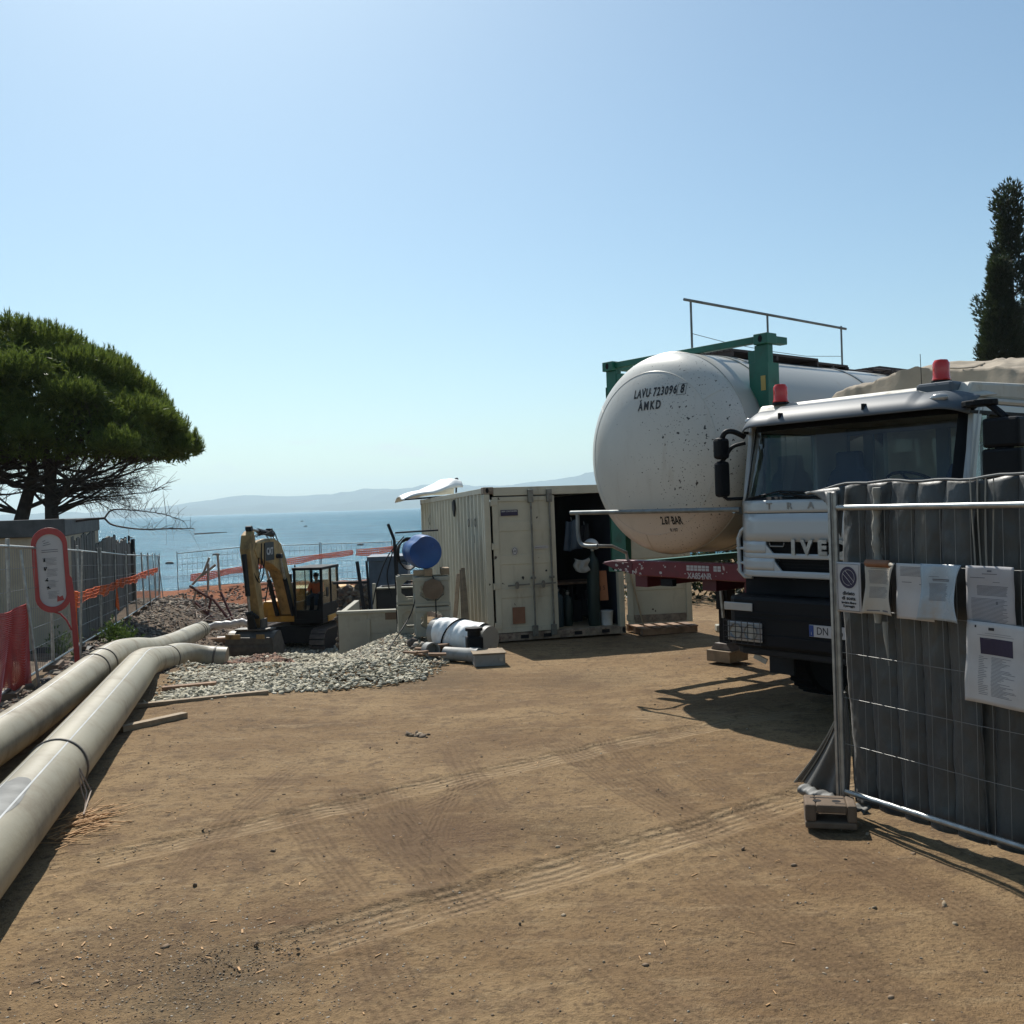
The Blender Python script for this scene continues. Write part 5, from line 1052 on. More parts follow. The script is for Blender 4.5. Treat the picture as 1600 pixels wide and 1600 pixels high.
MB().box((.17,.0,.0),(W-.11,.11,.13)).build('door_sill', M['cont_rust'], ctn, bev=.004); MB().box((.17,.0,Hc-.15),(W-.11,.11,Hc-.008)).build('door_header', M['cont'], ctn, bev=.004)
for x_ in (.55,.95,1.5,2.0): MB().box((x_,-.003,.03),(x_+.14,-.001,.09)).build('sill_pocket', M['dark'], ctn)
MB().box((.06,.12,.05),(W-.06,L-.06,.13)).build('floor', M['wood'], ctn); MB().box((.06,.12,Hc-.06),(W-.06,L-.06,Hc-.02)).build('roof', M['cont'], ctn)
MB().box((.062,.17,.135),(.067,L-.08,Hc-.11)).box((W-.067,.17,.135),(W-.062,L-.08,Hc-.11)).box((.065,L-.09,.135),(W-.065,L-.085,Hc-.11)).build('lining', M['interior'], ctn)
def leaf(par_name, x0, x1, M_, inside=False, label=None):
    t_ = MB()
    def B(a, b_): t_.box(a, b_, M_)
    z0, z1 = .14, Hc-.17
    B((x0,.0,z0),(x0+.10,.05,z1)); B((x1-.10,.0,z0),(x1,.05,z1)); B((x0+.1,.0,z1-.08),(x1-.1,.05,z1)); B((x0+.1,.0,z0),(x1-.1,.05,z0+.08))
    B((x0+.1,.018,z0+.08),(x1-.1,.04,z1-.08))
    for z_ in (.72,1.28,1.84): B((x0+.1,.008,z_),(x1-.1,.0178,z_+.16))
    o = t_.build('door', M['cont'], ctn, bev=.005)
    if label: o['label'] = label
    for z_ in (.22,.88,1.55,2.28):
        MB().box((x0-.03,-.014,z_),(x0+.09,-.001,z_+.09), M_).box((x0-.035,-.03,z_-.01),(x0-.01,.0,z_+.10), M_).build('hinge', M['cont'], o, bev=.003)
    return o
dl = leaf('door', .14, 1.23, Matrix.Identity(4))
for x_ in (.80, 1.13) :
    rod = MB().tube([(x_-.0,-.045,.06),(x_,-.045,Hc-.08)], .017, 10).build('locking_bar', M['steel_bar'], dl, sm=50)
    [MB().box(a_, b_).build('cam_keeper', M['steel_bar'], rod, bev=.006) for a_, b_ in (((x_-.045,-.065,Hc-.28),(x_+.045,-.002,Hc-.06)),((x_-.045,-.065,.06),(x_+.045,-.002,.24)),((x_-.04,-.06,1.02),(x_+.04,-.0,1.06)))]
for x_, z_ in ((.42,.93),(.88,.93)):
    h_ = MB().bar((x_-.08,-.075,z_),(x_+.30,-.075,z_+.01),.012,.028).build('handle', M['steel_bar'], dl, bev=.003); MB().prism([(.035*math.cos(R(a)),.065*math.sin(R(a))) for a in range(0,360,30)], frame((x_+.08,-.06,z_),(1,0,0),(0,0,1),(0,-1,0)), .02).build('handle_guard', M['steel_bar'], h_)
MB().box((.28,-.003,2.10),(.58,-.0006,2.20)).build('company_plate', M['purple'], dl); text('SAIR CONTAINERS', .032, M['signwhite'], frame((.43,-.0042,2.175),(1,0,0),(0,0,1),(0,-1,0)), dl, ext=.0004, bold=.0008)
MB().box((.42,-.003,.28),(.64,-.0006,.56)).build('bare_primer_patch', M['brown'], dl, bev=.001)
mb = MB(); ring = [(.055*math.cos(R(a))*.9,.07*math.sin(R(a))*1.05) for a in range(0,360,15)]; mb.prism(ring, frame((.50,-.0005,1.50),(1,0,0),(0,0,1),(0,-1,0)), .002); mb.build('badge', M['signwhite'], dl)
text('UIC', .05, M['black_paint'], frame((.50,-.0036,1.50),(1,0,0),(0,0,1),(0,-1,0)), dl, ext=.0004); 
mb = MB()
for a in range(0,360,20): mb.bar((.50+.042*math.cos(R(a)),-.0034,1.50+.058*math.sin(R(a))),(.50+.042*math.cos(R(a+20)),-.0034,1.50+.058*math.sin(R(a+20))),.006,.0006,(0,1,0))
mb.build('badge_ring', M['black_paint'], dl)
MB().prism(capsule(.05,0,.26,6), frame((.84,-.0005,1.55),(0,0,1),(1,0,0),(0,-1,0)), .002).build('badge', M['signwhite'], dl)
mb = MB(); mb.box((.86,-.0035,1.545),(1.05,-.0028,1.552)); mb.build('print', M['black_paint'], dl)
mb = MB(); mb.prism([(0,0),(.03,.02),(.05,-.01),(.03,-.05),(.01,-.02)], frame((.60,-.0015,1.06),(1,0,0),(0,0,1),(0,-1,0)), .001); mb.prism([(0,0),(.03,.01),(.04,-.02),(.01,-.03)], frame((1.02,-.0015,1.16),(1,0,0),(0,0,1),(0,-1,0)), .001); mb.build('paint_chip', M['black_paint'], dl)
# chips and stencils on the long side
def on_side(y, z): return frame((-.0445 if False else -.003,y,z),(0,-1,0),(0,0,1),(-1,0,0))
text('0 1 0', .22, M['black_paint'], on_side(.95,2.0), ctn, ext=.001, sx=1.5); text('1', .22, M['black_paint'], on_side(.80,1.72), ctn, ext=.001)
mb = MB(); rn = random.Random(4)
for k in range(22):
    y_ = 5.0+rn.gauss(0,.10); z_ = rn.uniform(.9,2.3); s_ = rn.uniform(.02,.05); mb.prism([(0,0),(s_,s_*.5),(s_*.7,-s_),(-s_*.3,-s_*1.3)], on_side(y_, z_), .001)
mb.build('flaked_mark', M['black_paint'], ctn)
mb = MB(); mb.prism([(0,.12),(.14,.16),(.2,-.02),(.12,-.16),(.0,-.02)], on_side(2.45,2.30), .03); mb.build('hanging_rag', M['darkgrey'], ctn)
# right door leaf swung open past square
Mo = Matrix.Translation((W+.02,.0,0)) @ Matrix.Rotation(R(-7),4,'Z') @ Matrix.Translation((-.0,-.03,0)) 
dr = leaf('door', .03, 1.18, Mo, label='door leaf swung fully open, inner face showing')
MB().box((.14,-.002,.16),(1.07,.017,.30), Mo).build('rusty_strip', M['cont_rust'], dr)
# things in the container
def rel(x, y, z): return ctn.matrix_basis @ Vector((x,y,z)) if False else (Matrix.Translation(LC) @ Euler((R(-1.2),0,R(CYAW))).to_matrix().to_4x4()) @ Vector((x,y,z))
M['cyl_blue'] = mat('dusty_blue_cylinder', (.025,.055,.075), .5, .2, .1); M['cyl_green'] = mat('dark_green_cylinder', (.014,.032,.030), .5, .2, .1)
for k, (x, y, r_, h_, mt, l) in enumerate(((1.36,.45,.10,.62,'cyl_blue','short blue gas bottle just inside the container by the closed door'),(1.58,.55,.085,.55,'cyl_green','small dark bottle second from the closed door'),(1.98,.30,.11,1.30,'cyl_green','tall dark green cylinder near the open side of the container'))):
    t_ = thing('gas_cylinder', l, 'gas cylinder', rel(x,y,.133), group='gas cylinders in the container'); MB().lathe([(0,0),(r_*.9,.0),(r_,.03),(r_,h_*.82),(r_*.8,h_*.90),(r_*.35,h_*.95),(r_*.3,h_)], 20).build('body', M[mt], t_, sm=50)
    MB().lathe([(.03,h_),(.035,h_+.03),(.02,h_+.07)], 10).build('valve', M['galv'], t_, sm=40); mb = MB(); mb.tube([(r_*.6*math.cos(a),r_*.6*math.sin(a),h_+.06) for a in [i*.6 for i in range(11)]], .008, 5); mb.build('guard', M[mt], t_)
bk = thing('paint_bucket', 'white dented paint bucket on the container sill', 'bucket', rel(2.2,.28,.133)); MB().lathe([(0,.0),(.10,0),(.115,.23),(.12,.235),(.12,.25),(.105,.25),(.09,.03),(0,.03)],20).build('body', M['plastic_white'], bk, sm=50)
mb = MB(); mb.tube([(.118*math.cos(a),.118*math.sin(a)-.0,.22-.06*abs(math.sin(a))) for a in [i*PI/8 for i in range(9)]], .004, 5); mb.build('handle', M['galv'], bk)
o = MB().prism([(-.10,0),(.10,0),(.075,.52),(-.06,.52)], frame((0,0,0),(1,0,0),(0,0,1),(0,-1,0)), .015).build('orange_board', mat('dull_orange_board', (.50,.20,.09), .8, 0, .1)); o.location = rel(2.10,.34,.56)+Vector((.06,0,0)); tag(o, 'dull orange board with a dark mark standing above the paint bucket', 'board'); text('J S', .10, M['black_paint'], frame((0,-.0165,.22),(1,0,0),(0,0,1),(0,-1,0)), o, ext=.0006)
sh = thing('workbench', 'cluttered dark workbench inside the container', 'workbench', rel(1.75,.9,.133), R(CYAW)); MB().box((-.35,0,.70),(.55,.6,.74)).build('top', M['wood_r'], sh); 
for x_, y_ in ((-.33,.02),(.50,.02),(-.33,.55),(.50,.55)): MB().box((x_,y_,0),(x_+.05,y_+.04,.698)).build('leg', M['darkgrey'], sh)
mb = MB(); rn = random.Random(9)
for k in range(26): mb.cbox((rn.uniform(1.3,2.2),rn.uniform(.9,2.5),.17+rn.uniform(.0,.5)),(rn.uniform(.05,.3),rn.uniform(.05,.3),rn.uniform(.08,.5)),(0,0,rn.uniform(0,3)))
o = mb.build('stored_clutter', M['darkgrey'], kind='stuff'); o.location = LC; o.rotation_euler = (R(-1.2),0,R(CYAW))
def jacket(x, y, z, label, s_=1, mt='slate'):
    t_ = thing('work_jacket', label, 'jacket', rel(x,y,z), R(CYAW)); 
    MB().grid(lambda u, v: ((u-.5)*(.22+.12*v)*s_+.03*v*math.sin(u*9), -.05-.05*math.sin(u*PI)-.02*math.sin(u*17+v*3), -.52*s_*v-.02*math.sin(u*PI*2)), 20, 14).build('cloth', M[mt], t_, sm=60, solid=.01); MB().tube([(0,-.04,0),(0,-.01,.06)], .008, 6).build('hook', M['galv'], t_)
jacket(1.68,.5,1.98,'grey blue work jacket hanging in the container opening'); jacket(1.95,.6,1.9,'darker rag hanging right of the work jacket',.7,'darkgrey')
hl = thing('hard_hat', 'white hard hat on the tall cylinder in the container opening', 'hard hat', rel(1.92,.16,1.52), rot=(R(-20),R(15),0)); MB().grid(lambda u, v: (.135*math.cos(u*2*PI)*math.cos(v*PI/2*.98), .16*math.sin(u*2*PI)*math.cos(v*PI/2*.98), .13*math.sin(v*PI/2*.98)), 24, 8).build('shell', M['plastic_white'], hl, sm=60, solid=.004); MB().prism([(.15*math.cos(R(a)),-.06-.14*math.sin(R(a))) for a in range(0,181,15)], Matrix.Translation((0,-.02,-.004)), .006).build('brim', M['plastic_white'], hl)
o = MB().grid(lambda u, v: ((u-.5)*.26+.02*math.sin(v*8), -.03*math.sin(u*PI)-.02*math.sin(u*12), -.22*v-.04*math.sin(u*PI)), 14, 8).build('white_rag', M['grey_plastic'], sm=60, solid=.006); o.location = rel(1.72,.12,1.33); tag(o, 'crumpled white rag hanging below the hard hat', 'rag')
plank(tuple(rel(2.72,-.12,.12)), tuple(rel(2.52,-.06,1.10)), .04,.03,'thin pole leaning on the open container door','wood',name='pole',cat='pole')
pt = thing('pallet', 'worn wooden pallet under the open container door', 'pallet', rel(2.62,.1,-.02), R(CYAW))
for k in range(5): MB().box((k*.22,-.45,.10),(k*.22+.14,.35,.122)).build('slat', M['wood_r'], pt)
for k in range(3): MB().box((0,-.42+k*.33,.0),(1.02,-.33+k*.33,.098)).build('bearer', M['wood_r'], pt)
# white boat like canopy on the far end of the container roof
cp = thing('folded_canopy', 'folded white canopy sagging over the far edge of the container roof', 'canopy', rel(.35,5.3,2.60), R(CYAW))
MB().grid(lambda u, v: (-.95+u*1.35, -.4+v*1.0+.1*math.sin(u*7), .02+ (.34+.05*math.sin(u*9+v*3)+.05*mnoise.noise((u*5,v*5,2)))*math.sin(PI*min(1,.08+v*.9))**.5*(.35+u*.85) + (-.02-.10*(1-u)**3)), 36, 16).build('canvas', M['white_sheet'], cp, sm=60, solid=.03)
mb = MB(); mb.tube([(.34,.1,.1),(.36,.1,.40)], .02, 6); mb.ell((.36,.1,.40),(.045,.045,.035),8,6); mb.tube([(-.9,-.35,-.02),(.45,-.38,.04)], .02, 6); mb.build('pole', M['darkgrey'], cp, sm=50)
# ------------------------------------------------------------------ tank container on its trailer
AX = math.atan2(-.772, .635)           # yaw of local x (to the right and towards the camera)
TB = (2.08, 11.68, 0)
tk = thing('tank_container', 'huge white tank with a domed end held in a green frame', 'tank container', TB, AX)
TR, TZ, HD = 1.17, 2.68, .46
head = []
for k in range(15):
    a = R(90*k/14); head.append((TR*math.sin(a)**.92 if k else 0.0, -.30-HD*math.cos(a)))
Ry = Matrix.Translation((0,0,TZ)) @ Matrix.Rotation(R(-90),4,'X')     # local z -> +y
MB().lathe([(r_, y_) for r_, y_ in head], 96, Ry, caps=False).build('domed_end', M['tankhead'], tk, sm=60)
MB().lathe([(TR,-.298),(TR,7.2)], 96, Ry, caps=False).build('barrel', M['tank'], tk, sm=60)
MB().lathe([(TR*math.sin(R(90-90*k/10)) if k<10 else 0, 7.2+HD*math.sin(R(90*k/10))) for k in range(11)], 64, Ry, caps=False).build('rear_end', M['tank'], tk, sm=60)
for y_ in (.32,.52,2.6,5.2):
    MB().lathe([(TR+.001,y_),(TR+.012,y_),(TR+.012,y_+.05),(TR+.001,y_+.05)], 96, Ry, caps=False).build('band', M['galv'] if y_>1 else M['tank'], tk, sm=40)
def onhead(p, off=.004):
    x, z = p.x, p.z-TZ; rr = min(math.hypot(x,z), TR*.999); s_ = (rr/TR)**(1/.92); y_ = -.30-HD*math.sqrt(max(0,1-s_*s_)); return Vector((x, y_-off, p.z))
def ht(s_, sz, x, z, **kw): return text(s_, sz, M['black_paint'], frame((x,0,z),(1,0,0),(0,0,1),(0,-1,0)), tk, ext=0, warp=onhead, **kw)
LAT = dict(sx=.66, bold=.0045, sp=1.22)
ht('LAVU 723096 8', .135, .19, 3.36, **LAT); ht('AMKD', .135, .10, 3.21, sx=.72, bold=.0045, sp=1.35)
ht('2.67 BAR', .125, .30, 1.905, sx=.58, bold=.004); ht('0.107', .05, .30, 1.80, sx=.9, bold=.001)
mb = MB()
for a, b_ in (((.455,0,3.42),(.56,0,3.42)),((.455,0,3.30),(.56,0,3.30)),((.455,0,3.30),(.455,0,3.42)),((.56,0,3.30),(.56,0,3.42))):
    n = 5
    for i in range(n): p, q_ = Vector(a).lerp(Vector(b_), i/n), Vector(a).lerp(Vector(b_), (i+1)/n); mb.bar(onhead(p,.003), onhead(q_,.003), .004, .001, (0,1,0))
mb.build('check_digit_box', M['black_paint'], tk)
for r0, y0_ in ((TR*.80,None),):
    mb = MB(); mb.tube([onhead(Vector((r0*math.cos(a),0,TZ+r0*math.sin(a))),.001) for a in [i*2*PI/80 for i in range(81)]], .0035, 5, False); mb.build('weld_seam', M['tankhead'], tk, sm=60)
for a in (R(35),R(145),R(262)): MB().tube([onhead(Vector((r0*k/8*math.cos(a)+r0*(1-k/8)*math.cos(a),0,TZ+(r0+(TR*.995-r0)*k/8)*math.sin(a))),.001) if False else onhead(Vector(((r0+(TR*.995-r0)*k/8)*math.cos(a),0,TZ+(r0+(TR*.995-r0)*k/8)*math.sin(a))),.001) for k in range(9)], .003, 5, False).build('weld_seam', M['tankhead'], tk, sm=60)
MB().lathe([(TR+.001,-.315),(TR+.006,-.31),(TR+.006,-.29),(TR+.001,-.285)], 96, Ry, caps=False).build('weld_seam', M['tank'], tk, sm=40)
# green frame: gusseted posts, beams, corner fittings
def gpost(s_, y_, nm='frame_post'):
    pts = [(1.235,1.26),(1.235,3.80)]; inner = [(1.06,3.80),(1.06,3.62)]
    for k in range(13):
        a = R(52-104*k/12); inner.append((max((TR+.025)*math.cos(a), .98), TZ+(TR+.025)*math.sin(a)))
    inner += [(.98,1.45),(.98,1.26)]
    poly = [(s_*x, z) for x, z in pts+inner]
    if s_ < 0: poly = poly[::-1]
    p = MB().prism(poly, frame((0,y_+.05,0),(1,0,0),(0,0,1),(0,-1,0)), .10).build(nm, M['green'], tk, bev=.008)
    MB().box((s_*1.235-(.0 if s_>0 else .004),y_-.06,1.3),(s_*1.235+(.004 if s_>0 else 0),y_+.14,3.6)).build('flange', M['green'], p)
    for z in (1.25, 3.80):
        c = MB().box((min(s_*1.08,s_*1.26),y_-.09,z),(max(s_*1.08,s_*1.26),y_+.09,z+.118)).build('corner_fitting', M['green'], p, bev=.008)
        MB().prism([(.028*math.cos(R(a)),.04*math.sin(R(a))) for a in range(0,360,30)], frame((s_*1.17,y_-.091,z+.06),(1,0,0),(0,0,1),(0,-1,0)), .001).build('fitting_hole', M['dark'], c)
    return p
for y_ in (0, 6.0):
    for s_ in (-1,1): gpost(s_, y_)
    MB().box((-1.078,y_-.04,3.83),(1.078,y_+.04,3.905)).build('top_beam', M['green'], tk, bev=.006); MB().box((-.88,y_-.05,1.27),(.88,y_+.05,1.40)).build('bottom_beam', M['green'], tk, bev=.006)
for s_ in (-1,1):
    MB().box((s_*1.17-.06,.092,1.27),(s_*1.17+.06,5.9,1.36)).build('bottom_rail', M['green'], tk, bev=.005); MB().box((s_*1.17-.05,.092,3.82),(s_*1.17+.05,.34,3.90)).build('rail_stub', M['green'], tk, bev=.006)
    MB().box((s_*1.02-.05,-.04,3.62),(s_*1.02+.05,.04,3.75)).build('gusset', M['green'], tk)
# small yellow data plate on the right post
MB().box((1.14,-.056,3.30),(1.20,-.052,3.46)).build('warning_plate', mat('yellow_plate',(.55,.42,.12),.6), tk)
# roof walkways, rail
M['brownwalk'] = mat('dark_brown_walkway', (.07,.05,.045), .7, .1, .2)
def walk(y0, y1, x0, x1, z=3.90, n=6):
    t_ = MB().box((x0,y0,z-.06),(x1,y0+.03,z)).build('walkway', M['brownwalk'], tk)
    MB().box((x0,y1-.03,z-.06),(x1,y1,z)).build('walkway_bearer', M['brownwalk'], t_); MB().box((x0,(y0+y1)/2-.02,z-.06),(x1,(y0+y1)/2+.02,z-.001)).build('walkway_bearer', M['brownwalk'], t_)
    w_ = (x1-x0)/n
    for k in range(n): MB().box((x0+k*w_,y0-.02,z+.001),(x0+(k+.82)*w_,y1+.02,z+.03)).build('walkway_slat', M['brownwalk'], t_)
walk(.55,2.35,-.30,.30,3.90); walk(2.35,3.1,-.62,.28,3.865); walk(3.9,5.1,-.30,.30,3.90)
rl = MB().tube([(-.12,.20,4.55),(-.12,3.70,4.50)], .018, 8).build('hand_rail', M['galv_dull'], tk, sm=50)
for y_ in (.32,1.85,3.58): MB().tube([(-.12,y_,3.84),(-.12,y_,4.53)], .014, 8).build('rail_post', M['galv_dull'], rl, sm=50)
MB().tube([(-.12,.32,4.15),(-.12,1.0,4.09),(-.12,1.85,4.05),(-.12,2.7,4.04),(-.12,3.58,4.10)], .004, 5).build('cable', M['galv_dull'], rl)
mb = MB()
for y_, x0 in ((3.3,.1),(3.6,.35)): mb.tube([(x0,y_,3.86),(x0+.15,y_+1.4,3.84),(x0+.25,y_+2.6,3.80)], .02, 6)
mb.cbox((.42,3.9,3.83),(.12,.1,.05)); mb.cbox((.5,5.2,3.80),(.12,.1,.05)); mb.build('hose', M['brownwalk'], tk, sm=50)
# trailer
tl = thing('semi_trailer', 'red semi trailer chassis with chipped end beam under the white tank', 'trailer', TB, AX)
MB().prism([(-1.02,1.40),(-.80,1.43),(1.22,1.43),(1.22,1.23),(-.45,1.25),(-.88,1.33)], frame((0,-.30,0),(1,0,0),(0,0,1),(0,-1,0)), .12).build('end_beam', M['red'], tl, bev=.012)
MB().prism([(-1.03,1.385),(-.85,1.415),(-.52,1.40),(-.54,1.265),(-.88,1.335)], frame((0,-.421,0),(1,0,0),(0,0,1),(0,-1,0)), .006).build('dark_scraped_plate', M['darkred'], tl, bev=.003)
rn = random.Random(12); mb = MB()
for k in range(26):
    x = rn.uniform(-.80,-.35) if k < 20 else rn.uniform(-.1,.9); z = rn.uniform(1.27,1.40); s_ = rn.uniform(.006,.028); mb.prism([(s_*rn.uniform(.5,1.3)*math.cos(a*1.05+.2),s_*rn.uniform(.3,.8)*math.sin(a*1.05+.2)) for a in range(6)], frame((x,-.428,z),(1,0,0),(0,0,1),(0,-1,0)), .0008)
mb.build('paint_chip', M['signwhite'], tl, kind='stuff')
text('XA854NR', .095, M['signwhite'], frame((.50,-.4215,1.275),(1,0,0),(0,0,1),(0,-1,0)), tl, ext=.001, sx=.85, bold=.0015)
for k in range(9):
    for j in range(2):
        if k in (6,): continue
        MB().box((.32+k*.055,-.424,1.335+j*.032),(.365+k*.055,-.4205,1.362+j*.032)).build('reflector', M['signwhite'], tl)
MB().box((-.10,-.40,1.14),(.08,-.33,1.219)).build('latch', M['black'], tl)
MB().box((-.62,-.28,1.10),(-.42,7.5,1.26)).box((.42,-.28,1.10),(.62,7.5,1.26)).build('chassis_rail', M['darkred'], tl, bev=.006)
MB().box((1.0,-.28,.80),(1.24,.9,1.215)).build('side_box', M['red'], tl, bev=.01)
for y_ in (1.2,3.0,4.8,6.6): MB().box((-1.2,y_,1.12),(1.2,y_+.10,1.25)).build('cross_member', M['darkred'], tl)
def leg(x, y, z0):
    l_ = MB().box((x-.10,y-.09,z0+.55),(x+.10,y+.09,1.10)).box((x-.075,y-.07,z0+.07),(x+.075,y+.07,z0+.56)).build('landing_leg', M['dark'], tl, bev=.008)
    MB().prism([(-.17,0),(.17,0),(.10,.09),(-.10,.09)], frame((x,y+.14,z0),(1,0,0),(0,0,1),(0,-1,0)), .28).build('foot', M['track'], l_, bev=.004); MB().tube([(x-.14,y-.1,1.2),(x-.05,y-.12,1.12),(x+.02,y-.12,.9),(x+.04,y-.11,.5)], .025, 8).build('crank', M['galv'], l_, sm=50)
leg(-.95,1.85,.06); leg(.95,1.85,.06)
o = MB().box((-.20,-.20,-.1),(.20,.20,.055)).build('leg_pad', M['wood'], bev=.006); pp = Matrix.Translation(TB)@Matrix.Rotation(AX,4,'Z')@Vector((-.95,1.85,0)); o.location = (pp.x,pp.y,0); o.rotation_euler.z = AX; tag(o, 'timber pad under the landing leg of the trailer', 'timber pad')
for y_ in (5.6,6.9):
    for s_ in (-1,1):
        Mw = Matrix.Translation((s_*1.0,y_,.52)) @ Matrix.Rotation(R(90),4,'Y'); MB().lathe([(.2,-.15),(.48,-.16),(.52,-.12),(.52,.12),(.48,.16),(.2,.15)], 28, Mw).build('wheel', M['dark'], tl, sm=40)
gr = MB().tube(spline([(-.72,-.80,1.62),(-.92,-.80,1.62),(-1.02,-.80,1.66),(-1.05,-.80,1.78),(-1.05,-.80,2.0)],4), .024, 10).tube([(-1.17,-.80,2.02),(1.38,-.80,2.02)], .026, 12).build('guard_tube', M['galv_dull'], tl, sm=50)
mb = MB()
mb.tube([(-.72,-.80,1.62),(-.66,-.62,1.61),(-.64,-.40,1.52),(-.64,-.38,1.42)], .02, 8); mb.tube([(1.30,-.80,2.0),(1.22,-.1,1.9)], .02, 8)
mb.build('guard_bracket', M['galv'], tl, sm=50)
# wheel chocks, scrap behind the trailer
for k, (x, y, w_, h_, l) in enumerate(((3.55,15.6,.16,.75,'pale upright stone post seen behind the trailer leg'),(3.9,17.0,.9,.12,'low pale rubble strip behind the trailer'))):
    o = MB().cbox((0,0,h_/2),(w_,.2,h_)).build('concrete_piece', M['concrete'], bev=.02); o.location = (x,y,Hs(x,y)); tag(o, l, 'concrete piece')
hg = thing('dark_hedge', 'low dark shrubs behind the container and trailer', 'hedge', (7.0,24,-.3)); tp = rng.normal(0,1,(2600,3))*np.array([2.6,.7,.55])+np.array([0,0,.8]); tp[:,2] = np.abs(tp[:,2]); dd = rng.normal(0,1,tp.shape)+np.array([0,0,.8]); dd /= np.linalg.norm(dd,axis=1)[:,None]; needle_mesh('foliage', tp, dd, 5, .22, .03, M['cyp'], hg, .7, .1)

# ------------------------------------------------------------------ truck
TY = math.atan2(-.785, .62)
tr = thing('truck', 'white dump truck with dark bumper, red beacons and a canvas covered load', 'truck', (2.24,10.02,0), TY)
CW = 2.36
def prof_y(z):      # nose profile: y of the cab front at height z
    return float(np.interp(z, [.6,1.35,2.10,2.12,2.85,3.0], [.0,0,.02,.04,.24,.30]))
def side_x(s_, y, z, b=0): return s_
def nose(u, z, off=0):   # u 0..1 across the width, corners rounded back
    x = CW*u; e = max(0, .5-CW/2*0-min(u,1-u)*CW/.46) ; e = max(0, 1-min(u,1-u)*CW/.34); return Vector((x, prof_y(z)+.16*e**2.2+off, z))
def nosepanel(z0, z1, u0=0, u1=1, nu=28, nv=4, off=0, th=.02, skip=None):
    mb = MB(); mb.grid(lambda u, v: nose(u0+(u1-u0)*u, z0+(z1-z0)*v, off), nu, nv); return mb
# lower panel with two grille openings cut out as separate strips
zs = [1.352,1.415,1.535,1.585,1.70,1.975]
bodyp = MB()
def strip(z0, z1, ua, ub, ta=0, tb=0):
    mb = bodyp; nu = 24
    mb.grid(lambda u, v: nose((ua+ta*v)+((ub+tb*v)-(ua+ta*v))*u, z0+(z1-z0)*v), nu, 3)
g1, g2 = .50/CW, .40/CW
strip(1.352,1.415,0,1); strip(1.415,1.535,0,g1,-.05,0) if False else strip(1.415,1.535,0,g1); strip(1.415,1.535,1-g1,1); strip(1.535,1.585,0,1); strip(1.585,1.70,0,g2); strip(1.585,1.70,1-g2,1); strip(1.70,1.975,0,1)
fp_ = bodyp.build('front_panel', M['white_truck'], tr, sm=40, solid=.022)
nosepanel(1.982,2.105).build('name_panel', M['white_truck'], tr, sm=40, solid=.022)
def gr_poly(u0, u1, z0, z1, sl_): return MB().grid(lambda u, v: nose(u0+(u1-u0)*u, z0+(z1-z0)*v, .045), 20, 1)
MB().grid(lambda u, v: nose(g1+(1-2*g1)*u, 1.41+.13*v, .06), 20, 1).grid(lambda u, v: nose(g2+(1-2*g2)*u, 1.58+.125*v, .06), 20, 1).build('grille_backing', M['dark'], tr)
for zz in (1.445,1.475,1.505,1.62,1.66): MB().grid(lambda u, v: nose((g1 if zz<1.55 else g2)+(1-2*(g1 if zz<1.55 else g2))*u, zz+.008*v, .03), 20, 1).build('grille_bar', M['black'], tr, solid=.01)
# chamfered ends of the openings
for (z0,z1,g_) in ((1.415,1.535,g1),(1.585,1.70,g2)):
    for s_ in (0,1):
        ua, ub = (g_, g_+.035) if s_==0 else (1-g_-.035, 1-g_); mb = MB(); pts = [nose(ua,z0),nose(ub,z0),nose(ua,z1-.03)] if s_==0 else [nose(ua,z0),nose(ub,z0),nose(ub,z1-.03)]; mb.add(pts,[(0,1,2)]); mb.build('opening_corner', M['white_truck'], tr, solid=.02)
for k, (ch, x) in enumerate(zip('TRAKKER', [.45,.685,.925,1.16,1.395,1.63,1.865])): text(ch, .088, M['grey_plastic'], frame((x,prof_y(2.045)-.014+(.16*max(0,1-x/.34)**2.2),2.045),(1,0,0),(0,0,1),(0,-1,0)), tr, ext=.004, sx=1.15, bold=.002)
for k, (ch, x) in enumerate(zip('IVECO', [.73,.88,1.05,1.22,1.40])): text(ch, .185, M['galv'], frame((x,-.012,1.643),(1,0,0),(0,0,1),(0,-1,0)), tr, ext=.008, sx=1.02, bold=.010)
MB().tube([(.45,-.006,1.685),(.46,-.006,1.655),(.61,-.006,1.655),(.62,-.006,1.69)], .006, 6).build('bonnet_handle', M['grey_plastic'], tr)
# corner air deflectors with three openings
for s_ in (0,1):
    sx_ = (lambda x: x) if s_==0 else (lambda x: CW-x); df = MB()
    op = [(.10,1.33),(.0,1.33),(-.06,1.38),(-.07,1.72),(-.03,1.80),(.03,1.84)]
    df.tube([(sx_(x),.20,z) for x,z in spline([(p[0],0,p[1]) for p in op],4) for _ in [0]] if False else [(sx_(p[0]),.17,p[1]) for p in op], .022, 8)
    for z in (1.47,1.62): df.tube([(sx_(-.09),.17,z),(sx_(.03),.17,z)], .016, 8)
    df.build('corner_deflector', M['white_truck'], tr, sm=50)
    MB().box((min(sx_(-.07),sx_(.02)),.20,1.36),(max(sx_(-.07),sx_(.02)),.23,1.80)).build('deflector_backing', M['dark'], tr); MB().box((min(sx_(-.07),sx_(.02)),.19,1.36),(max(sx_(-.07),sx_(.02)),.198,1.45)).build('red_reflector', M['red'], tr)
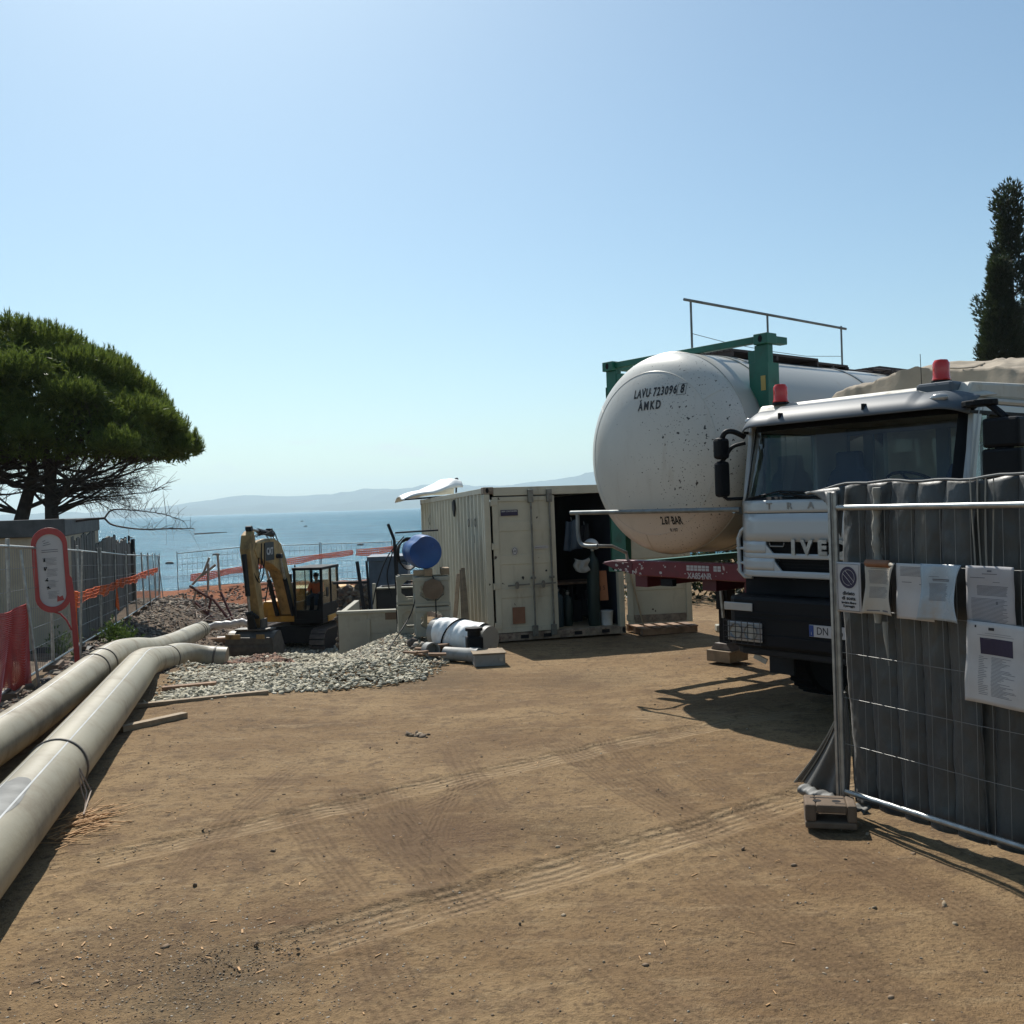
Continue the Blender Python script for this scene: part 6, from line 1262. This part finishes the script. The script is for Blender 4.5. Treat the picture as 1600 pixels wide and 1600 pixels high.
# cab shell: roof, back wall with windows, sides with doors
sh_ = MB()
sh_.box((.0,.30,2.88),(CW,2.05,2.94)); sh_.prism([(.30,2.94),(.42,3.08),(1.9,3.12),(2.04,3.02),(2.05,2.94)], frame((.06,0,0),(0,1,0),(0,0,1),(1,0,0)), CW-.12)
rf = sh_.build('cab_roof', M['roofw'], tr, bev=.03)
bw = MB(); y0, y1 = 2.0, 2.05
WN_ = ((.05,.25),(.36,1.10),(1.24,2.10))
for a, b_ in (((0,y0,1.3),(CW,y1,2.29)),((0,y0,2.80),(CW,y1,2.878)),((0,y0,2.292),(.05,y1,2.798)),((.25,y0,2.292),(.36,y1,2.798)),((1.10,y0,2.292),(1.24,y1,2.798)),((2.10,y0,2.292),(CW,y1,2.798))): bw.box(a, b_)
bw.build('back_wall', mat('grey_cab_lining', (.26,.30,.33), .8), tr)
for a, b_ in WN_: MB().box((a,2.022,2.292),(b_,2.028,2.798)).build('rear_window', M['glass2'], tr)
for s_ in (0,1):
    x0, x1 = (0,.05) if s_==0 else (CW-.05,CW); sd_ = MB()
    sd_.box((x0,.16,1.34),(x1,2.0,2.12)); sd_.box((x0,1.40,2.122),(x1,2.0,2.878)); sd_.box((x0,.46,2.80),(x1,1.398,2.878))
    sd_.prism([(.17,2.122),(.27,2.122),(.47,2.878),(.31,2.878)], frame((x0,0,0),(0,1,0),(0,0,1),(1,0,0)), .05)
    so_ = sd_.build('cab_side', M['white_truck'], tr, bev=.01)
    MB().prism([(.275,2.124),(1.396,2.124),(1.396,2.796),(.455,2.796)] if s_==0 else [(.275,2.124),(.60,2.124),(.60,2.796),(.455,2.796)], frame((x0+.02,0,0),(0,1,0),(0,0,1),(1,0,0)), .008).build('side_window', M['glass2'], so_)
    xo = -.004 if s_==0 else CW+.001; fr_ = MB(); fr_.box((xo,.52,2.125),(xo+.003,.56,2.79)); fr_.box((xo,.20,2.10),(xo+.003,1.42,2.13)); fr_.box((xo,1.39,1.34),(xo+.003,1.405,2.8)); fr_.box((xo,.22,2.79),(xo+.003,1.42,2.82)); fr_.build('door_seal', M['black'], so_)
    MB().box((xo-.01 if s_==0 else xo,1.15,1.90),(xo+.003 if s_==0 else xo+.02,1.32,1.95)).build('door_handle', M['black'], so_, bev=.004)
# pillars and windscreen
ws = MB(); nu = 30
ws.grid(lambda u, v: nose(.012+.976*u, 2.125+.70*v, .004), nu, 8); ws.build('windscreen', M['glass'], tr, sm=60)
ps = MB()
for ua, ub in ((.0,.022),(.978,1.0)): ps.grid(lambda u, v: nose(ua+(ub-ua)*u, 2.107+.78*v, 0), 2, 8)
ps.build('pillar', M['white_truck'], tr, sm=40, solid=.03)
ps = MB()
for ua, ub in ((.022,.040),(.945,.978)): ps.grid(lambda u, v: nose(ua+(ub-ua)*u, 2.12+.74*v, .006), 2, 8)
ps.grid(lambda u, v: nose(.02+.96*u, 2.107+.03*v, .003), nu, 1); ps.grid(lambda u, v: nose(.02+.96*u, 2.80+.08*v, .003), nu, 1); ps.build('windscreen_surround', M['black'], tr, solid=.006)
# interior
it = MB(); it.box((.06,.30,1.9),(CW-.06,.62,2.08)); it.box((.06,.62,1.38),(CW-.06,1.98,1.42)); it.build('dashboard', M['black'], tr, bev=.02)
def seat(xc):
    s_ = MB(); s_.box((xc-.25,.95,1.55),(xc+.25,1.45,1.75)); s_.prism([(-.25,1.76),(.25,1.76),(.27,2.25),(.20,2.40),(.15,2.43),(.14,2.60),(-.14,2.60),(-.15,2.43),(-.20,2.40),(-.27,2.25)], frame((xc,1.55,0),(1,0,0),(0,0,1),(0,-1,0)), .12); s_.build('seat', mat('dark_blue_seat_cloth', (.05,.075,.13), .8), tr, bev=.03)
seat(.40); seat(1.74)
sw = MB(); Ms = Matrix.Translation((1.55,.72,2.22)) @ Matrix.Rotation(R(-28),4,'X'); sw.tube([Ms@Vector((.23*math.cos(a),.23*math.sin(a),0)) for a in [i*2*PI/28 for i in range(29)]], .014, 8, False)
for a in (0,PI,4.7): sw.bar(Ms@Vector((0,0,0)), Ms@Vector((.22*math.cos(a),.22*math.sin(a),0)), .03,.012)
sw.build('steering_wheel', M['black'], tr, sm=50)
MB().bar((.98,.34,2.105),(1.12,.36,2.105),.01,.004).tube([(.30,.36,2.09),(.36,.36,2.13),(.52,.36,2.14),(.58,.36,2.13)],.008,6).build('papers', M['plastic_white'], tr)
# wipers
wp = MB()
for x0, x1 in ((.18,.95),(1.1,1.85)): wp.tube([nose(x0/CW,2.13,-.03),nose((x0+x1)/2/CW,2.19,-.035),nose(x1/CW,2.17,-.03)], .008, 6); wp.tube([nose((x0+x1)/2/CW,2.17,-.03),nose((x1+.1)/CW,2.11,-.025)], .011, 6)
wp.build('wiper', M['black'], tr)
# sun visor: smoked, with lamps and clips
vz = MB()
def vis(u, v):
    p = nose(u, 2.80); e = max(0, 1-min(u,1-u)*CW/.22); z = 2.84+.16*v - .06*e**2; mid = 1 if .18 < u < .82 else 0
    return Vector((p.x*1.01-.011, p.y-.19+.05*v*v*2+.10*v-.02*math.sin(v*PI), z+(.025*v if mid else 0)))
vz.grid(vis, 56, 8); vz.build('sun_visor', M['visor'], tr, sm=50, solid=.012)
mb = MB(); mb.grid(lambda u, v: Vector((vis(u,1).x, vis(u,1).y+.30*v, vis(u,1).z+.03*v)), 30, 3); mb.build('visor_top', M['roofw'], tr, sm=50, solid=.01)
for u_ in (.035, .90): p = vis(u_, .62); MB().ell((p.x+.02,p.y-.012,p.z),(.085 if u_>.5 else .05,.03,.035),16,8).build('marker_lamp', M['lens'], tr, sm=60)
for u_ in (.24,.62): p = vis(u_,.4); MB().box((p.x-.012,p.y-.02,p.z-.05),(p.x+.012,p.y+.03,p.z+.04)).build('visor_clip', M['black'], tr)
def beacon(x, y, z):
    b_ = MB().lathe([(.075,0),(.08,.015),(.072,.03),(.070,.10),(.072,.155),(.055,.185),(.0,.195)], 24, Matrix.Translation((x,y,z)), caps=False).build('beacon', M['beacon'], tr, sm=40); MB().lathe([(.085,-.02),(.085,.004),(0,.004)], 20, Matrix.Translation((x,y,z))).build('beacon_base', M['black'], b_, sm=40)
beacon(.32,.42,3.09); beacon(2.02,.42,3.11)
MB().box((1.86,.26,2.96),(2.20,.60,3.09)).build('beacon_plinth', M['visor'], tr, bev=.03)
MB().tube([(1.88,.34,3.06),(1.885,.32,3.36)], .003, 5).build('aerial', M['black'], tr)
# mirrors
for s_ in (0,1):
    fx_ = (lambda x: x) if s_==0 else (lambda x: CW-x); mr = MB()
    if s_==0:
        for (z0_,z1_,wd) in ((2.15,2.52,.10),(2.54,2.76,.11)):
            mr.cbox((-.135,.02,(z0_+z1_)/2),(wd,.16,z1_-z0_))
        o = mr.build('mirror', M['black'], tr, bev=.035); MB().tube(spline([(.03,.20,2.76),(-.04,.10,2.82),(-.09,.03,2.81),(-.14,.02,2.72)],4), .028, 8).tube([(.0,.2,2.13),(-.10,.05,2.13),(-.135,.02,2.17)],.018,8).tube(spline([(.03,.2,2.70),(-.06,.1,2.66),(-.12,.04,2.54),(-.17,.02,2.5)],4), .02, 8).build('mirror_arm', M['black'], o, sm=50)
    else:
        mr.cbox((CW+.34,.10,2.60),(.30,.14,.24)); mr.cbox((CW+.34,.10,2.27),(.31,.15,.40)); mr.cbox((CW+.34,.10,2.475),(.13,.1,.05)); o = mr.build('mirror', M['black'], tr, bev=.035)
        MB().tube(spline([(CW-.02,.30,2.84),(CW+.08,.2,2.86),(CW+.2,.12,2.85),(CW+.36,.10,2.72)],4), .03, 8).build('mirror_arm', M['black'], o, sm=50); MB().prism([(.15*math.cos(R(a)),.10*math.sin(R(a))) for a in range(0,360,30)], Matrix.Translation((CW+.14,.12,2.83)), .05).build('kerb_mirror', M['black'], o, bev=.01)
# bumper, lights, plate, chassis
bp_ = MB(); bp_.box((.0,.18,.72),(CW,.5,1.35)); bp_.build('radiator_housing', M['dark'], tr)
bm = MB(); poly = [(-.06,.45),(-.06,.12),(.0,-.08),(.10,-.14),(CW-.10,-.14),(CW,-.08),(CW+.06,.12),(CW+.06,.45)]
bm.prism(poly, Matrix.Translation((0,0,.66)), .50)
bm_o = bm.build('bumper', M['black'], tr, bev=.03)
MB().prism([(x*.96+.045,y*.9+.05) for x,y in poly], Matrix.Translation((0,0,.58)), .078).build('bumper_lip', M['darkgrey'], tr, bev=.02)
for s_ in (0,1):
    m_ = (lambda x: x) if s_==0 else (lambda x: CW-x)
    def bx(x0,x1,y0,y1,z0,z1): return ((min(m_(x0),m_(x1)),y0,z0),(max(m_(x0),m_(x1)),y1,z1))
    MB().box(*bx(-.02,.33,-.155,-.142,1.02,1.10)).build('indicator', M['lens'], bm_o, bev=.006)
    hl_ = MB().box(*bx(.02,.44,-.158,-.142,.72,.91)).build('headlamp', M['lens'], bm_o, bev=.01)
    for x_ in (.13,.31): MB().lathe([(0,0),(.065,.0),(.075,.012)], 18, frame((m_(x_),-.160,.815),(1,0,0),(0,0,1),(0,-1,0)), caps=False).build('reflector', M['galv'], hl_, sm=40)
    gd = MB()
    for k in range(5): z = .70+.055*k; gd.tube([(m_(-.01),-.15,z),(m_(.0),-.195,z),(m_(.46),-.195,z),(m_(.47),-.15,z)], .004, 5)
    for k in range(7): x_ = .0+.075*k; gd.tube([(m_(x_),-.195,.69),(m_(x_),-.195,.93)], .004, 5)
    gd.build('lamp_guard', M['black_paint'], bm_o)
MB().box((.98,-.158,.83),(1.50,-.142,.94)).build('number_plate', M['signwhite'], bm_o, bev=.002); MB().box((.983,-.1605,.833),(1.03,-.1585,.937)).build('blue_plate_band', mat('plate_blue', (.02,.06,.25), .5), bm_o)
text('DN 706', .10, M['black_paint'], frame((1.20,-.1595,.885),(1,0,0),(0,0,1),(0,-1,0)), bm_o, ext=.0008, sx=.85); text('I', .04, M['signwhite'], frame((1.006,-.1612,.86),(1,0,0),(0,0,1),(0,-1,0)), bm_o, ext=.0004)
[MB().box((.12,-.152,zz_),(CW-.12,-.142,zz_+.012)).build('bumper_groove', M['dark'], bm_o) for zz_ in (.95,1.0)]; MB().box((.50,-.156,.70),(CW-.50,-.143,.80)).build('lower_intake', M['dark'], bm_o, bev=.004); MB().box((.62,.10,1.17),(CW-.62,.17,1.33)).build('radiator_grille', M['dark'], tr)
MB().box((.15,.45,.62),(CW-.15,2.0,1.33)).box((.55,2.0,.85),(1.73,8.2,1.15)).build('chassis', M['dark'], tr)
for x_ in (.0,CW-.36): MB().box((x_,.3,.62),(x_+.34,.9,1.33)).build('step_box', M['darkgrey'], tr, bev=.02)
MB().bar((.22,-.0,.56),(.33,.05,.50),.03,.05).build('tow_hook', M['galv'], tr)
def wheel(x, y, r_=.53):
    Mw = Matrix.Translation((x,y,r_)) @ Matrix.Rotation(R(90),4,'Y'); t_ = MB().lathe([(r_*.5,-.15),(r_*.93,-.16),(r_,-.12),(r_,.12),(r_*.93,.16),(r_*.5,.15)], 36, Mw).build('wheel', M['dark'], tr, sm=40)
    MB().lathe([(r_*.5,-.10),(.12,-.02),(.12,.06),(0,.06)], 24, Mw).build('rim', M['grey_plastic'], t_, sm=40)
    mb = MB()
    for k in range(36):
        a = 2*PI*k/36; p = Mw@Vector((r_*math.cos(a),r_*math.sin(a),0)); mb.bar(p+Vector((-.13,0,0)), p+Vector((.13,0,0)), .035, .02, (0,p.y-y,p.z-r_))
    mb.build('tread', M['dark'], t_)
for y_ in (1.25,5.2,6.6):
    for x_ in (.16,CW-.16): wheel(x_, y_)
for s_ in (0,1):
    xa, xb = (.0,.34) if s_==0 else (CW-.34,CW); mg = MB(); mg.grid(lambda u, v: (xa+(xb-xa)*v, 1.25+.62*math.cos(PI*(1-u)), .53+.62*math.sin(PI*u)), 16, 1); mg.build('mudguard', M['darkgrey'], tr, solid=.01)
    MB().box((xa+.02,.50,.30),(xb-.02,.53,.62)).build('mud_flap', M['darkgrey'], tr)
# dump body with tarpaulin
db = MB(); db.box((-.08,2.25,1.25),(CW+.08,7.6,1.35)); db.box((-.08,2.95,1.352),(-.02,7.6,3.15)); db.box((CW+.02,2.95,1.352),(CW+.08,7.6,3.15)); MB().box((-.018,2.95,1.352),(CW+.018,3.0,3.10)).build('headboard', mat('cream_headboard', (.85,.84,.74), .6), tr); db.box((-.018,7.54,1.352),(CW+.018,7.6,3.10)); db.build('dump_body', M['white_truck'], tr, bev=.01)
rb_ = MB()
for k in range(7): rb_.box((CW+.082,3.0+k*.72,1.3),(CW+.13,3.08+k*.72,3.1))
rb_.build('body_rib', M['white_truck'], tr)
def tp_(u, v):
    y = 1.45+6.15*v; x = -.14+(CW+.28)*u; arch = max(0, 1-(2*u-1)**2)**.62; front = min(1, .35+(y-1.45)/.9)
    z = 3.13+.02*front+ .36*arch*front**.6 + .08*mnoise.noise((u*5,v*14,.3)) - .07*abs(mnoise.noise((u*7+v*9,v*22-u*4,2))) - .03*abs(mnoise.noise((u*19-v*20,v*50,5))) + .03*math.sin(v*34+u*4)*arch
    z += -.05*abs(math.sin(v*16))**6
    return (x + .04*mnoise.noise((v*20,u*2,4)), y, z)
def tp2(u, v):
    if v < .06:
        q = tp2(u, .0601); f = 1-v/.06; return (q[0]+.02*math.sin(u*20)*f, q[1]-.10*f+.02*math.sin(u*31)*f, q[2]+(3.06-q[2])*f)
    if u < .08: q = tp_(0, v); return (q[0]-.01, q[1], q[2]-.32*(.08-u)/.08-.03*abs(math.sin(v*30)))
    if u > .92: q = tp_(1, v); return (q[0]+.01, q[1], q[2]-.32*(u-.92)/.08-.03*abs(math.sin(v*30)))
    return tp_((u-.08)/.84, v)
MB().grid(tp2, 110, 200).build('tarpaulin', M['tarp'], tr, sm=70, solid=.008)
sm_ = MB(); sm_.tube([Vector(tp_(u/20,.22))+Vector((0,0,.012)) for u in range(21)], .014, 6); sm_.tube([Vector(tp_(.62,v/20))+Vector((0,0,.008)) for v in range(0,16)], .008, 5); sm_.build('tarp_seam', M['tarp'], tr, sm=60)

# ------------------------------------------------------------------ near fence, cover, notices, block
F0 = Vector((2.161,6.6,.02)); F1 = Vector((2.161+.469*3.5,6.6-.883*3.5,.02)); FA = math.atan2(-.883,.469)
fn = fence_panel(F0, F1, 'near galvanised wire fence panel carrying the paper notices, in front of the grey cover', None, h=2.02, lift=.115, indiv=True, pitch=.102, rows=(.345,.655,.955,1.255,1.56), rad=.0016, feet=False)
MB().box((-.02,-.045,.03),(.0,-.028,2.14)).build('post_flange', M['galv'], fn)
# fence frame coordinates: x along, -y towards camera side
FM = Matrix.Translation(F0) @ Matrix.Rotation(FA,4,'Z')
cv = thing('quilted_cover', 'dark grey quilted cover draped behind the near fence, its pleats hanging to the ground', 'cover', F0, FA)
def cover(x0, x1, ztop, zbot, ph, seed, y0=.10):
    def f(u, v):
        x = x0+(x1-x0)*u; z = ztop(x)+(zbot-ztop(x))*v; q = (x*9.6+ph+.25*mnoise.noise((v*1.6,seed,x*.5))*2)
        pl = abs(math.sin(q*PI*.5))**.36*.036; wr = .030*mnoise.noise((x*2.2,z*1.3,seed))+.012*mnoise.noise((x*8,z*5,seed+3))-.010*abs(mnoise.noise((x*7+z*5,z*6-x*3,seed+9)))-.006*abs(mnoise.noise((x*17-z*8,z*13,seed+4)))
        hang = .05*math.sin(PI*v)*math.sin(x*2.3+seed)+.10*v**3
        return (x+.012*mnoise.noise((z*2,x*3,seed+7)), y0-pl+wr+hang*.6+.05*math.exp(-v*9), z)
    return f
zt = lambda x: 2.18+.016*x+.010*math.sin(x*5)+.006*math.sin(x*17)
c1 = MB(); c1.grid(cover(-.03,1.0,zt,.03,.4,1.0), 170, 90); s1 = c1.build('quilted_sheet', M['cover'], cv, sm=70, solid=.008)
c2 = MB(); c2.grid(cover(.94,3.5,zt,.03,.1,5.0,.13), 360, 80); s2 = c2.build('quilted_sheet', M['cover'], cv, sm=70, solid=.008)
M['hem'] = mat('pale_cover_hem', (.30,.29,.25), .7, 0, .15)
M['hemgrey'] = mat('grey_cover_hem', (.16,.16,.15), .6, 0, .15)
mb = MB(); mb.tube([Vector((-.34,.085,2.135)),Vector((-.2,.085,2.155))]+[Vector((x/40*3.5-.06,.085,zt(x/40*3.5)+.004)) for x in range(41)], .009, 6); mb.build('top_hem', M['hemgrey'], cv, sm=60)
mb = MB(); mb.tube([(.32+.006*math.sin(z*9),.035+.008*math.sin(z*13),z) for z in [2.16-.03*k for k in range(0,30)]], [.026+.005*math.sin(k*1.7) for k in range(30)], 8); mb.tube([(.36,.04,1.30),(.365,.035,1.2),(.38,.04,1.02)], [.022,.014,.004], 8); mb.build('rolled_seam', M['hem'], cv, sm=60)
mb = MB()
for k in range(4): mb.tube([(1.02+.035*k+.01*math.sin(z*5+k),.035+.012*k,z) for z in [2.19-.07*j for j in range(0,12)]], .0045, 5)
mb.build('hem_cord', M['hem'], cv, sm=60)
# flap folded over the post at top left
fl = MB(); fl.grid(lambda u, v: (-.34*(1-v)*(1-u)+.03*u-.02, .09-.03*math.sin(u*PI)-.05*v, 2.175-.03*(1-u)-(.34*(u**.7))*v), 12, 10); fl.build('top_flap', M['cover'], cv, sm=60, solid=.008)
# bottom wing that spills out left of the post
def wing(u, v): return (-.04-.56*v**1.15*(1-u*.95)+.03*math.sin(v*3), .09+.05*v*(1-u)+.02*math.sin(u*14)*v, .78-.75*v+.015*math.sin(u*9)*v)
MB().grid(wing, 20, 24).build('bottom_wing', M['cover'], cv, sm=60, solid=.01)
mb = MB(); mb.tube([Vector(wing(0,k/14))+Vector((-.006,0,0)) for k in range(15)], .008, 6); mb.tube([Vector(wing(.12,k/14))+Vector((-.004,-.012,0)) for k in range(15)], .005, 6); mb.build('wing_hem', M['hem'], cv, sm=60)
def rollb(u, v): a = u*PI; return (-.42+.60*v, .06-.07*math.sin(a)+.012*math.sin(v*22), .035+.035*math.cos(a)*(1-.5*v)+.006*math.sin(v*47+u*3)+.01*mnoise.noise((v*12,u*3,1)))
MB().grid(rollb, 16, 34).build('bottom_fold', M['hemgrey'], cv, sm=60, solid=.008)
# notices: local frame on the fence, x along, z up
def sheet(name, label, cat, x0, x1, z0, z1, mt, curl=0, bend=0, y=-.012, tilt=0., group=None, thick=.0012, wave=.004, lower=None):
    cx, cz = (x0+x1)/2, (z0+z1)/2; w_, h_ = x1-x0, z1-z0; t_ = thing(name, label, cat, FM @ Vector((cx,y,cz)), rot=(0,tilt,FA), group=group)
    def surf(u, v, off=0):
        x = (u-.5)*w_*(1+ (lower or 0)*v); z = (.5-v)*h_ - bend*u*(1 if bend else 0); yy = -curl*((2*u-1)**2)*(v**.7) - wave*math.sin(u*7+v*3)-wave*.6*math.sin(v*11)
        return Vector((x - (abs(curl)*.5*math.sin(v*PI)*(2*u-1) if curl else 0), yy-off, z))
    o = MB().grid(lambda u, v: surf(u,v), 16, 18).build('sheet', mt, t_, sm=60, solid=thick); return t_, surf
def printlines(t_, surf, rows, mt='print', nm='print_lines'):
    mb = MB()
    for (u0,u1,v0,h_) in rows:
        n = 8; pts = []
        for k in range(n+1): u = u0+(u1-u0)*k/n; pts += [surf(u,v0,.0016), surf(u,v0+h_,.0016)]
        mb.add(pts, [(2*k,2*k+1,2*k+3,2*k+2) for k in range(n)])
    return mb.build(nm, M[mt], t_)
def para(u0, u1, v0, v1, dv=.022, rag=.15, h_=.008):
    r_ = []; v = v0
    while v < v1: r_.append((u0+random.uniform(0,.01),u1-random.uniform(0,rag),v,h_)); v += dv
    return r_
# px 1302..1600 along the panel: x = 0.02, .22, ...
t_, sf = sheet('no_parking_sign', 'white no stopping sign with a violet crossed ring wired to the near fence', 'sign', .015,.225,1.345,1.675, M['signwhite'], y=-.020, wave=.0015, thick=.002)
def onsf(sf, w_, h_, off=.003): return lambda p: sf(.5+p.x/w_, .5-p.z/h_, off)
W5, H5 = .21, .33
mb = MB(); rw = onsf(sf, W5, H5)
def ring2(r0, r1, mt, nm, cz=.065, off=.003):
    V_ = []; n = 40
    for k in range(n): a = 2*PI*k/n; V_ += [rw_(Vector((r0*math.cos(a),0,cz+r0*math.sin(a)))), rw_(Vector((r1*math.cos(a),0,cz+r1*math.sin(a))))]
    return MB().add(V_, [(2*k,2*k+1,(2*k+3)%(2*n),(2*k+2)%(2*n)) for k in range(n)]).build(nm, mt, t_)
rw_ = onsf(sf, W5, H5, .0026); ring2(.0,.075,M['signwhite'],'disc'); rw_ = onsf(sf, W5, H5, .0032); ring2(.0,.072,M['purple'],'ring'); rw_ = onsf(sf, W5, H5, .0038); ring2(.050,.0525,M['signwhite'],'ring_line')
rw_ = onsf(sf, W5, H5, .0040); mb = MB()
for dx in (-.010,.010):
    p, q_ = Vector((-.036+dx,0,.065+.036+dx)), Vector((.036+dx,0,.065-.036+dx)); pts = []
    for k in range(7): c = p.lerp(q_, k/6); pts += [rw_(c+Vector((-.0012,0,-.0012))), rw_(c+Vector((.0012,0,.0012)))]
    mb.add(pts, [(2*k,2*k+1,2*k+3,2*k+2) for k in range(6)])
mb.build('bar_line', M['signwhite'], t_)
for s_, sz, z_ in (('divieto',.034,-.040),('di sosta',.034,-.072),('lasciare libero',.020,-.102),('il passaggio',.020,-.124)):
    text(s_, sz, M['black_paint'], frame((0,0,z_),(1,0,0),(0,0,1),(0,-1,0)), t_, ext=0, warp=onsf(sf, W5, H5, .0032), sx=1.12, bold=.0012)
mb = MB()
for (x0,z0,x1,z1) in ((-.092,.152,.092,.154),(-.092,-.154,.092,-.152),(-.092,-.154,-.090,.154),(.090,-.154,.092,.154)):
    n = 6; pts = []
    for k in range(n+1):
        if x1-x0 > z1-z0: x = x0+(x1-x0)*k/n; pts += [rw_(Vector((x,0,z0))), rw_(Vector((x,0,z1)))]
        else: z = z0+(z1-z0)*k/n; pts += [rw_(Vector((x0,0,z))), rw_(Vector((x1,0,z)))]
    mb.add(pts, [(2*k,2*k+1,2*k+3,2*k+2) for k in range(n)])
mb.build('border', M['black_paint'], t_)
t_, sf = sheet('notice', 'curled cream notice with faded lines, first right of the no stopping sign', 'notice', .262,.50,1.355,1.685, mat('cream_paper',(.55,.50,.42),.85,0,.1,4,.001,20), curl=.05, y=-.018)
printlines(t_, sf, [(.15,.5,.06,.012),(.2,.85,.12,.008)]+para(.12,.9,.16,.42)+para(.12,.9,.48,.70)+[(.1,.45,.93,.02),(.55,.8,.92,.03)])
MB().grid(lambda u, v: Vector((-.10+.19*u,-.012-.02*math.sin(v*PI),.135+.045*v)), 6, 4).build('brown_clip', M['brown'], t_, sm=60, solid=.004)
t_, sf = sheet('notice', 'plain pale notice with print at its top only, under the overlapping blue one', 'notice', .505,.78,1.34,1.685, M['paper'], curl=.01, y=-.014)
printlines(t_, sf, para(.12,.9,.06,.22)+[(.15,.4,.33,.01),(.6,.85,.36,.01)])
t_, sf = sheet('notice', 'bluish curling notice with a torn stained lower edge in the middle', 'notice', .70,.985,1.355,1.69, mat('bluish_plastic_paper',(.42,.50,.56),.25,0,.12,3,.002,14,dirt=((.50,.38,.26),.42,3.5)), curl=.055, y=-.030)
printlines(t_, sf, [(.2,.45,.22,.008),(.28,.75,.26,.02),(.28,.75,.29,.012)]+para(.18,.7,.34,.66,.02,.08))
t_, sf = sheet('notice', 'flat grey notice with a small crest, top right one', 'notice', 1.00,1.305,1.36,1.69, mat('grey_paper',(.46,.45,.46),.8,0,.06,4,.001,25), curl=.0, y=-.012)
printlines(t_, sf, [(.45,.54,.07,.03),(.35,.65,.13,.012),(.1,.4,.2,.01),(.55,.7,.27,.008)]+para(.22,.88,.34,.52,.02,.05)+para(.1,.88,.56,.96,.022,.12)+[(.62,.66,.60,.05)])
t_, sf = sheet('notice', 'large pale notice with a dark picture, hanging lowest on the fence', 'notice', 1.0,1.37,.90,1.37, M['paper'], curl=.008, y=-.022, tilt=R(1.5), wave=.006, lower=.08)
printlines(t_, sf, [(.32,.75,.13,.004),(.2,.8,.155,.004)]+[(.30,.42,.20+.0*k,.004) for k in range(1)]+para(.40,.85,.42,.90,.016,.35,.005)+para(.20,.36,.42,.90,.022,.1,.006))
printlines(t_, sf, [(.24,.78,.19,.20)], 'purple', 'dark_picture'); printlines(t_, sf, [(.38,.47,.06,.035),(.15,.18,.045,.03)], 'black_paint', 'heading_mark')
# base block and its partners
def fblock(p, rz, label):
    t_ = thing('fence_base_block', label, 'concrete block', p, rz, 'fence base blocks')
    MB().box((-.17,-.115,.0),(.15,.115,.045)).box((-.17,-.115,.045),(-.10,.115,.155)).box((.09,-.115,.045),(.15,.115,.155)).box((-.10,-.115,.10),(.09,.115,.155)).build('block', M['concrete_d'], t_, bev=.012)
    mb = MB()
    for x_ in (-.09,.03): mb.lathe([(0,.1558),(.028,.1558)], 18, Matrix.Translation((x_,-.02,0)), caps=False); 
    mb.box((-.13,.04,.1552),(.08,.055,.1562)); mb.box((.02,-.08,.1552),(.08,-.065,.1562)); mb.build('post_hole', M['dark'], t_)
fblock((2.02,6.42,-.005), R(-14), 'brown grey concrete base block under the left foot of the near fence'); fblock((F1.x,F1.y,-.005), R(-40), 'concrete base block at the far right end of the near fence')

# ------------------------------------------------------------------ clouds (real, far off) and haze
if True:
    m, t, b, co = newmat('sea_haze'); t.n.remove(b); vol = t.new('VolumePrincipled'); vol.inputs['Color'].default_value = (.72,.90,1,1); vol.inputs['Density'].default_value = .00011; vol.inputs['Anisotropy'].default_value = .2
    t.l.new(vol.outputs[0], t.n['Material Output'].inputs['Volume'])
    hz = MB().box((-11500,-700,-20),(11500,11500,330)).build('haze', m, kind='stuff')
